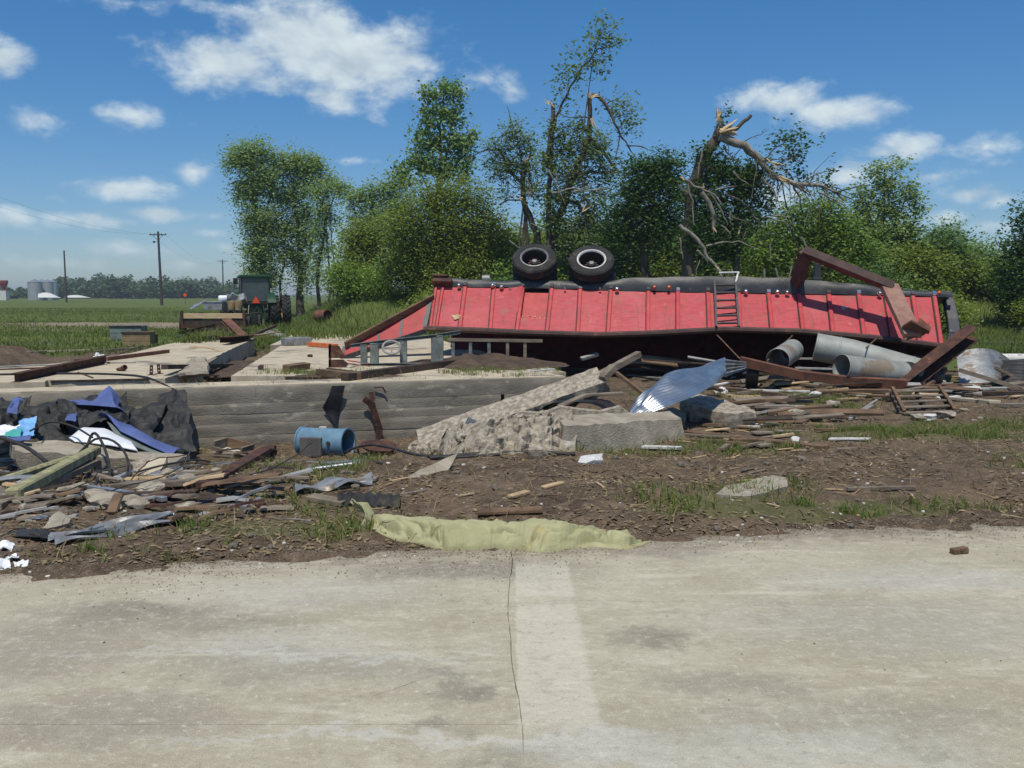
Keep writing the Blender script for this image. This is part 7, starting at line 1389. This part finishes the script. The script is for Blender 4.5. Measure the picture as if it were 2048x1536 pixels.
mb = MB(); mb.tube([(-1.75, 0, .86), (1.75, 0, .86)], .07, 10); tp('axle', mb, 'tractor_dark', smooth=50)
mb = MB(); mb.box((0, .45, .95), (.62, 1.5, .6)); mb.box((0, .05, .95), (.8, .5, .5)); tp('transmission', mb, 'tractor_dark', bevel=.03)
mb = MB(); mb.box((0, 2.2, 1.28), (.72, 1.9, .62)); mb.box((0, 2.2, .85), (.5, 1.8, .3)); tp('hood', mb, 'tractor_green', bevel=.06)
mb = MB(); mb.tube([(.2, 2.3, 1.55), (.2, 2.3, 2.3)], .05, 10); tp('exhaust', mb, 'tractor_dark', smooth=50)
for s_ in (-1, 1):
    mb = MB(); mb.sheet(lambda u, v: (s_ * (.55 + .42 * v), .95 * math.cos(math.pi * (.12 + .72 * u)) * 1.0, .86 + .98 * math.sin(math.pi * (.12 + .72 * u))), 14, 2, .02); tp('fender', mb, 'tractor_green', smooth=50)
mb = MB(); mb.box((0, .45, 1.22), (1.15, 1.35, .35)); tp('cab_floor', mb, 'tractor_green', bevel=.03)
mb = MB(); mb.profile([(-.82, -.04), (.82, -.04), (.84, .03), (.74, .13), (-.74, .13), (-.84, .03)], [(0, -.40, 2.62), (0, 1.32, 2.62)]); tp('cab_roof', mb, 'tractor_green', bevel=.04)
for x in (-.70, .70):
    for y in (-.28, 1.2): mb = MB(); mb.beam((x, y, 1.35), (x * .97, y * .98, 2.6), .08, .08, (0, 1, 0)); tp('cab_post', mb, 'tractor_dark')
for y in (-.28, 1.2): mb = MB(); mb.box((0, y, 1.99), (1.3, .02, 1.16)); tp('cab_window', mb, 'tractor_glass')
for x in (-.69, .69): mb = MB(); mb.box((x, .46, 1.99), (.02, 1.38, 1.16)); tp('cab_window', mb, 'tractor_glass')
mb = MB(); mb.box((0, .3, 1.7), (.5, .12, .6)); mb.box((0, .45, 1.45), (.5, .45, .14)); tp('seat', mb, 'tractor_dark', bevel=.04)
mb = MB(); mb.box((0, -.32, 1.33), (1.5, .10, .22)); tp('rear_panel', mb, 'tractor_dark', bevel=.02)
for x in (-.78, .78): mb = MB(); mb.lathe([(0, -.06), (.07, -.06), (.08, .04), (0, .05)], (x, -.36, 1.62), (0, -1, 0), 14); tp('work_lamp', mb, 'white_plastic', smooth=40)
mb = MB(); a_, b_, c_ = np.array([-.20, -.42, 1.30]), np.array([.20, -.42, 1.30]), np.array([0, -.42, 1.66]); o_ = np.array([0, .02, 0]); mb.add([a_, b_, c_, a_ + o_, b_ + o_, c_ + o_], [(0, 1, 2), (5, 4, 3), (0, 3, 4, 1), (1, 4, 5, 2), (2, 5, 3, 0)]); tp('warning_triangle', mb, 'sign_orange')
mb = MB(); mb.box((-.95, .1, 2.42), (.24, .05, .32)); mb.beam((-.7, .2, 2.5), (-.95, .1, 2.5), .03, .03); tp('mirror', mb, 'tractor_dark')
for x in (-.42, .42):
    mb = MB(); mb.beam((x * .7, -.2, .75), (x, -1.0, .55), .06, .09); tp('lower_link', mb, 'tractor_green'); mb = MB(); mb.beam((x, -.62, .68), (x * .8, -.30, 1.25), .05, .05); tp('lift_rod', mb, 'tractor_green')
mb = MB(); mb.beam((0, -.3, 1.05), (0, -.95, 1.0), .06, .07); tp('top_link', mb, 'tractor_green')
mb = MB(); mb.beam((-.45, -1.0, .55), (.45, -1.0, .55), .06, .08); mb.beam((-.42, -1.0, .55), (0, -.97, 1.15), .05, .06, (0, 1, 0)); mb.beam((.42, -1.0, .55), (0, -.97, 1.15), .05, .06, (0, 1, 0)); tp('hitch_frame', mb, 'tractor_green')

# ================================================================== wagon in front of it
wx, wy = P(428, 662, 42)[:2]; wg_ = float(gfast(wx, wy)); wag = thing('farm_wagon', (wx, wy, wg_), 'low flatbed farm wagon with a plywood tailboard, loaded with scrap', 'wagon', rz=math.radians(6))
def wp(name, mb, m, par=None, **k): return obj(name, mb, m, par or wag, local=True, **k)
mb = MB(); mb.box((0, 2.0, .24), (2.7, 4.2, .08)); wp('bed', mb, 'wood_dark')
mb = MB(); mb.box((0, -.14, .22), (2.75, .10, .12)); wp('rear_sill', mb, 'rust_steel')
mb = MB(); mb.box((0, -.10, .71), (2.60, .05, .23)); wp('tailboard', mb, 'plywood_end', bevel=.008)
mb = MB(); mb.box((0, -.06, .42), (2.60, .04, .30)); wp('shaded_opening', mb, 'wood_dark')  # dark panel painted in for the shade of the opening below the tailboard
for x in (-1.36, 1.38):
    mb = MB(); mb.box((x, -.12, .55), (.12, .12, .80)); wp('corner_post', mb, 'rust_steel'); mb = MB(); mb.box((x, 2.0, .55), (.05, 4.1, .50)); wp('side_board', mb, 'wood_grey')
    for y in (.4, 3.4): mb = MB(); mb.lathe([(.16, -.10), (.34, -.10), (.36, -.05), (.36, .05), (.34, .10), (.16, .10), (.14, .03), (0, .03)], (x * 1.06, y, .33), (1, 0, 0), 20); wp('wheel', mb, 'tyre', smooth=40)
def load(name, label, cat, px, py, d, mbf, m):
    c = P(px, py, d); mb = MB(); mbf(mb, c); obj(name, mb, m, None, label, cat, smooth=40, bevel=.006)
load('metal_box', 'grey metal box with a pale top on the wagon', 'metal box', 430, 612, 42.5, lambda mb, c: (mb.box(c, (.86, .7, .34)), mb.box(c + np.array([0, 0, .19]), (.92, .76, .05))), 'dull_tin')
load('plastic_tank', 'small white plastic tank on top of the wagon load', 'tank', 446, 597, 43.0, lambda mb, c: mb.lathe([(0, -.2), (.13, -.19), (.15, -.12), (.15, .12), (.13, .19), (0, .2)], c, (1, .2, 0), 18), 'white_plastic')
for k, x in enumerate((463, 477)): load('drum', ['left', 'right'][k] + ' one of two tan drums on the wagon', 'drum', x, 611, 42.3, lambda mb, c: mb.lathe([(0, -.22), (.16, -.22), (.17, -.2), (.165, 0), (.17, .2), (.16, .22), (0, .22)], c, (0, 0, 1), 18), 'crate_tan')
for k, (a_, b_, w, lb) in enumerate([((380, 618), (402, 606), .3, 'bright bent tin sheet at the left of the wagon load'), ((385, 612), (412, 601), .22, 'dull tin sheet behind the bright one on the wagon')]):
    bar('tin_sheet', lb, 'metal sheet', [(a_[0], a_[1], 42.2 + k * .4), (b_[0], b_[1], 42.6 + k * .4)], w, .04, ['galvanized', 'dull_tin'][k])
load('scrap_bundle', 'dark bundle of scrap at the back of the wagon load', 'scrap', 468, 596, 44.0, lambda mb, c: [mb.box(c + np.array([(-.4 + .2 * k), .1 * (k % 2), -.1 + .06 * (k % 3)]), (.3, .4, .34), rot('Y', .3 * k) @ rot('Z', k)) for k in range(5)], 'dull_tin')
# rusty drum in the grass
mb = MB(); c = on(646, 644, .30); mb.lathe([(0, -.38), (.28, -.38), (.30, -.36), (.285, -.12), (.30, -.1), (.285, .1), (.30, .12), (.285, .36), (.30, .38), (.27, .38), (.26, -.3), (0, -.3)], c, (.75, -.6, .05), 26); obj('steel_drum', mb, 'rust_beam', None, 'rusty steel drum lying in the grass right of the tractor', 'drum', smooth=40)
mb = MB(); mb.sheet(lambda u, v: P(657 + 26 * u, 581 - 9 * v + 2 * u, 51 + .4 * v), 4, 2, .01); obj('tin_sheet', mb, 'white_paint', None, 'white sheet caught in the brush on the bank', 'metal sheet')
# ================================================================== poles, wires, silos and the far farm
def upole(px0, py0, px1, py1, d, r_, label, arm=0, fit=False, name='utility_pole'):
    b_ = P(px1, py1, d); b_[2] = float(gfast(b_[0], d)) - .3; t = P(px0, py0, d); p_ = thing(name, b_ + np.array([0, 0, .3]), label, 'utility pole'); mb = MB(); mb.tube([b_, t], [r_ * 1.25, r_ * .85], 10); obj('pole', mb, 'pole_wood', p_, smooth=50)
    if arm:
        c = t - np.array([0, 0, .45]); mb = MB(); mb.beam(c - np.array([arm / 2, .12, 0]), c + np.array([arm / 2, -.12, 0]), .10, .13); obj('crossarm', mb, 'pole_wood', p_)
        for s_ in (-.46, -.2, .2, .46): mb = MB(); mb.lathe([(.05, 0), (.06, .08), (.03, .16), (0, .16)], c + np.array([s_ * arm, 0, .065]), (0, 0, 1), 8); obj('insulator', mb, 'pole_wood', p_)
        for s_ in (-1, 1): mb = MB(); mb.beam(c + np.array([s_ * arm * .3, -.1, -.05]), c + np.array([0, -.1, -.75]), .04, .04, (0, 1, 0)); obj('arm_brace', mb, 'pole_wood', p_)
    if fit:
        mb = MB(); c = P(308, 484, d - .3); mb.beam(c, c + np.array([.55, 0, .05]), .05, .05); mb.lathe([(0, -.12), (.16, -.12), (.16, .12), (0, .12)], c, (0, 0, 1), 10); obj('pole_transformer', mb, 'pole_wood', p_)  # small transformer on a short arm
    return t - np.array([0, 0, .38])
t1 = upole(316, 463, 324, 614, 128, .17, 'tall utility pole with a crossarm and small transformer in the field', 2.3, True)
t2 = upole(445, 519, 447, 600, 260, .17, 'smaller crossarm pole behind the wagon', 2.9)
t3_ = upole(487, 525, 488, 600, 330, .17, 'most distant crossarm pole beside the ivy trees', 3.2)
upole(128, 501, 133, 600, 190, .17, 'snapped utility pole without crossarm left of the tall pole')
t0 = P(-420, 225, 62)
def wire(a_, b_, sag, k, lb):
    pts_ = [a_ + (b_ - a_) * t - np.array([0, 0, sag * 4 * t * (1 - t)]) for t in np.linspace(0, 1, 15)]; mb = MB(); mb.tube(pts_, .007, 5); obj('power_line', mb, 'cable_black', None, lb, 'power line', 'power lines')
for k, s_ in enumerate((-1.05, 1.05)):
    o_ = np.array([s_, 0, 0]); wire(t1 + o_, t0 + o_ * 1.4, 2.0, k, ['left', 'right'][k] + ' power line leaving the picture at the left'); wire(t1 + o_, t2 + o_, 2.2, k, ['left', 'right'][k] + ' power line between the tall pole and the next'); wire(t2 + o_, t3_ + o_, .8, k, ['left', 'right'][k] + ' power line between the two distant poles')
for k, (px, rr_, d, lb) in enumerate([(71, 13.5, 258, 'nearest and widest grain bin'), (85, 11, 268, 'second grain bin from the left'), (96, 11, 262, 'third grain bin from the left'), (107, 8.5, 266, 'rightmost grain bin by the woods')]):
    m_ = d / F_PX; c = P(px, 592, d); c[2] = float(gfast(c[0], d)); R_ = rr_ * m_; H_ = (592 - 560) * m_ + .6; b_ = thing('grain_bin', c, lb + ' in the far farmyard', 'grain bin', 'grain bins')
    prof = [];
    for j in range(13): z = H_ * j / 12; prof += [(R_, z), (R_ * 1.012, z + H_ / 24)]
    mb = MB(); mb.lathe(prof[:-1], c, (0, 0, 1), 28); obj('bin_wall', mb, 'silo', b_, smooth=40)
    mb = MB(); mb.lathe([(R_ * 1.04, H_ - .05), (R_ * .12, H_ + R_ * .38), (R_ * .1, H_ + R_ * .46), (0, H_ + R_ * .46)], c, (0, 0, 1), 28); obj('bin_roof', mb, 'galvanized', b_)
c = P(8, 592, 255); c[2] = 0; rl = thing('grain_elevator', c, 'red hopper on a white stand at the far left edge', 'grain hopper')
mb = MB(); mb.box(c + np.array([-.4, 0, 1.3]), (3.0, 2.0, 2.6)); obj('stand', mb, 'white_paint', rl); mb = MB(); mb.lathe([(.3, 2.6), (.5, 3.4), (1.2, 4.6), (1.2, 5.4), (0, 5.4)], c, (0, 0, 1), 12); obj('hopper', mb, 'red_paint', rl)
mb = MB(); mb.box(c + np.array([.6, -.2, 2.6]), (.3, .3, 4.2)); obj('leg_pipe', mb, 'red_paint', rl)
for k, (x0, x1, y0, y1, d) in enumerate([(76, 122, 585, 595, 235), (135, 182, 590, 595, 230)]):
    mb = MB(); mb.sheet(lambda u, v: P(x0 + (x1 - x0) * u, y1 - (y1 - y0) * v * math.sin(math.pi * min(1, .25 + u * .8)), d + 3 * v), 8, 3, .05); obj('roof_wreck', mb, 'white_paint', None, ['crumpled white roof sheet before the grain bins', 'flat white roof sheet right of the grain bins'][k], 'roof sheet')
sg = thing('road_sign', P(370, 604, 150) * np.array([1, 1, 0]), 'small orange warning sign far across the field', 'sign'); c = P(370, 590, 150)
mb = MB(); mb.box(c, (.48, .03, .48), rot('Y', math.pi / 4)); obj('sign_panel', mb, 'sign_orange', sg); mb = MB(); mb.beam(c + np.array([0, .04, -.3]), np.array([c[0], c[1] + .04, -.1]), .06, .04, (0, 1, 0)); obj('post', mb, 'pole_wood', sg)
# ================================================================== standing water
def water():
    m = bpy.data.materials.new('water'); m.use_nodes = True; t = m.node_tree; b = t.nodes['Principled BSDF']; b.inputs['Base Color'].default_value = (.16, .15, .125, 1); b.inputs['Roughness'].default_value = .06; N = NB(t)
    bp = N.n('ShaderNodeBump'); bp.inputs['Strength'].default_value = .08; N.set(bp.inputs['Height'], N.noise(N.n('ShaderNodeNewGeometry').outputs['Position'], 4, 3)); N.set(b.inputs['Normal'], bp.outputs[0]); MATS['water'] = m
water()
def pool(name, label, cx, cy, rx, ry, z, seed):
    mb = MB(); n = 40; L = []
    for i in range(n): t = 2 * math.pi * i / n; k = 1 + .5 * float(fbm(math.cos(t) * 1.5 + seed, math.sin(t) * 1.5, None, 3, seed)); L.append((cx + math.cos(t) * rx * k, cy + math.sin(t) * ry * k))
    mb.poly(L, z - .02, z); obj(name, mb, 'water', None, label, None, kind='structure')
g1 = P(75, 682, 34); pool('puddle_water', 'rain puddle in the grass at the left', g1[0], 34, 1.3, 1.5, float(gfast(g1[0], 34)) + .06, 2)
pool('puddle_water', 'strip of standing water beyond the right end of the wreckage', 19.0, 34.0, 3.4, 1.6, float(gfast(18, 34)) + .08, 5)

# ================================================================== hazy air
def haze():
    m = bpy.data.materials.new('haze'); m.use_nodes = True; t = m.node_tree; t.nodes.clear(); o = t.nodes.new('ShaderNodeOutputMaterial'); v = t.nodes.new('ShaderNodeVolumePrincipled')
    v.inputs['Color'].default_value = (.88, .94, 1.0, 1); v.inputs['Density'].default_value = .0005; v.inputs['Anisotropy'].default_value = .2; t.links.new(v.outputs[0], o.inputs['Volume']); MATS['haze'] = m
    mb = MB(); mb.box((0, 1180, 8.0), (4900, 2560, 22.0)); obj('haze', mb, 'haze', None, 'thin pale summer haze in the air', None, kind='stuff')
    SC.cycles.volume_bounces = 0
haze()
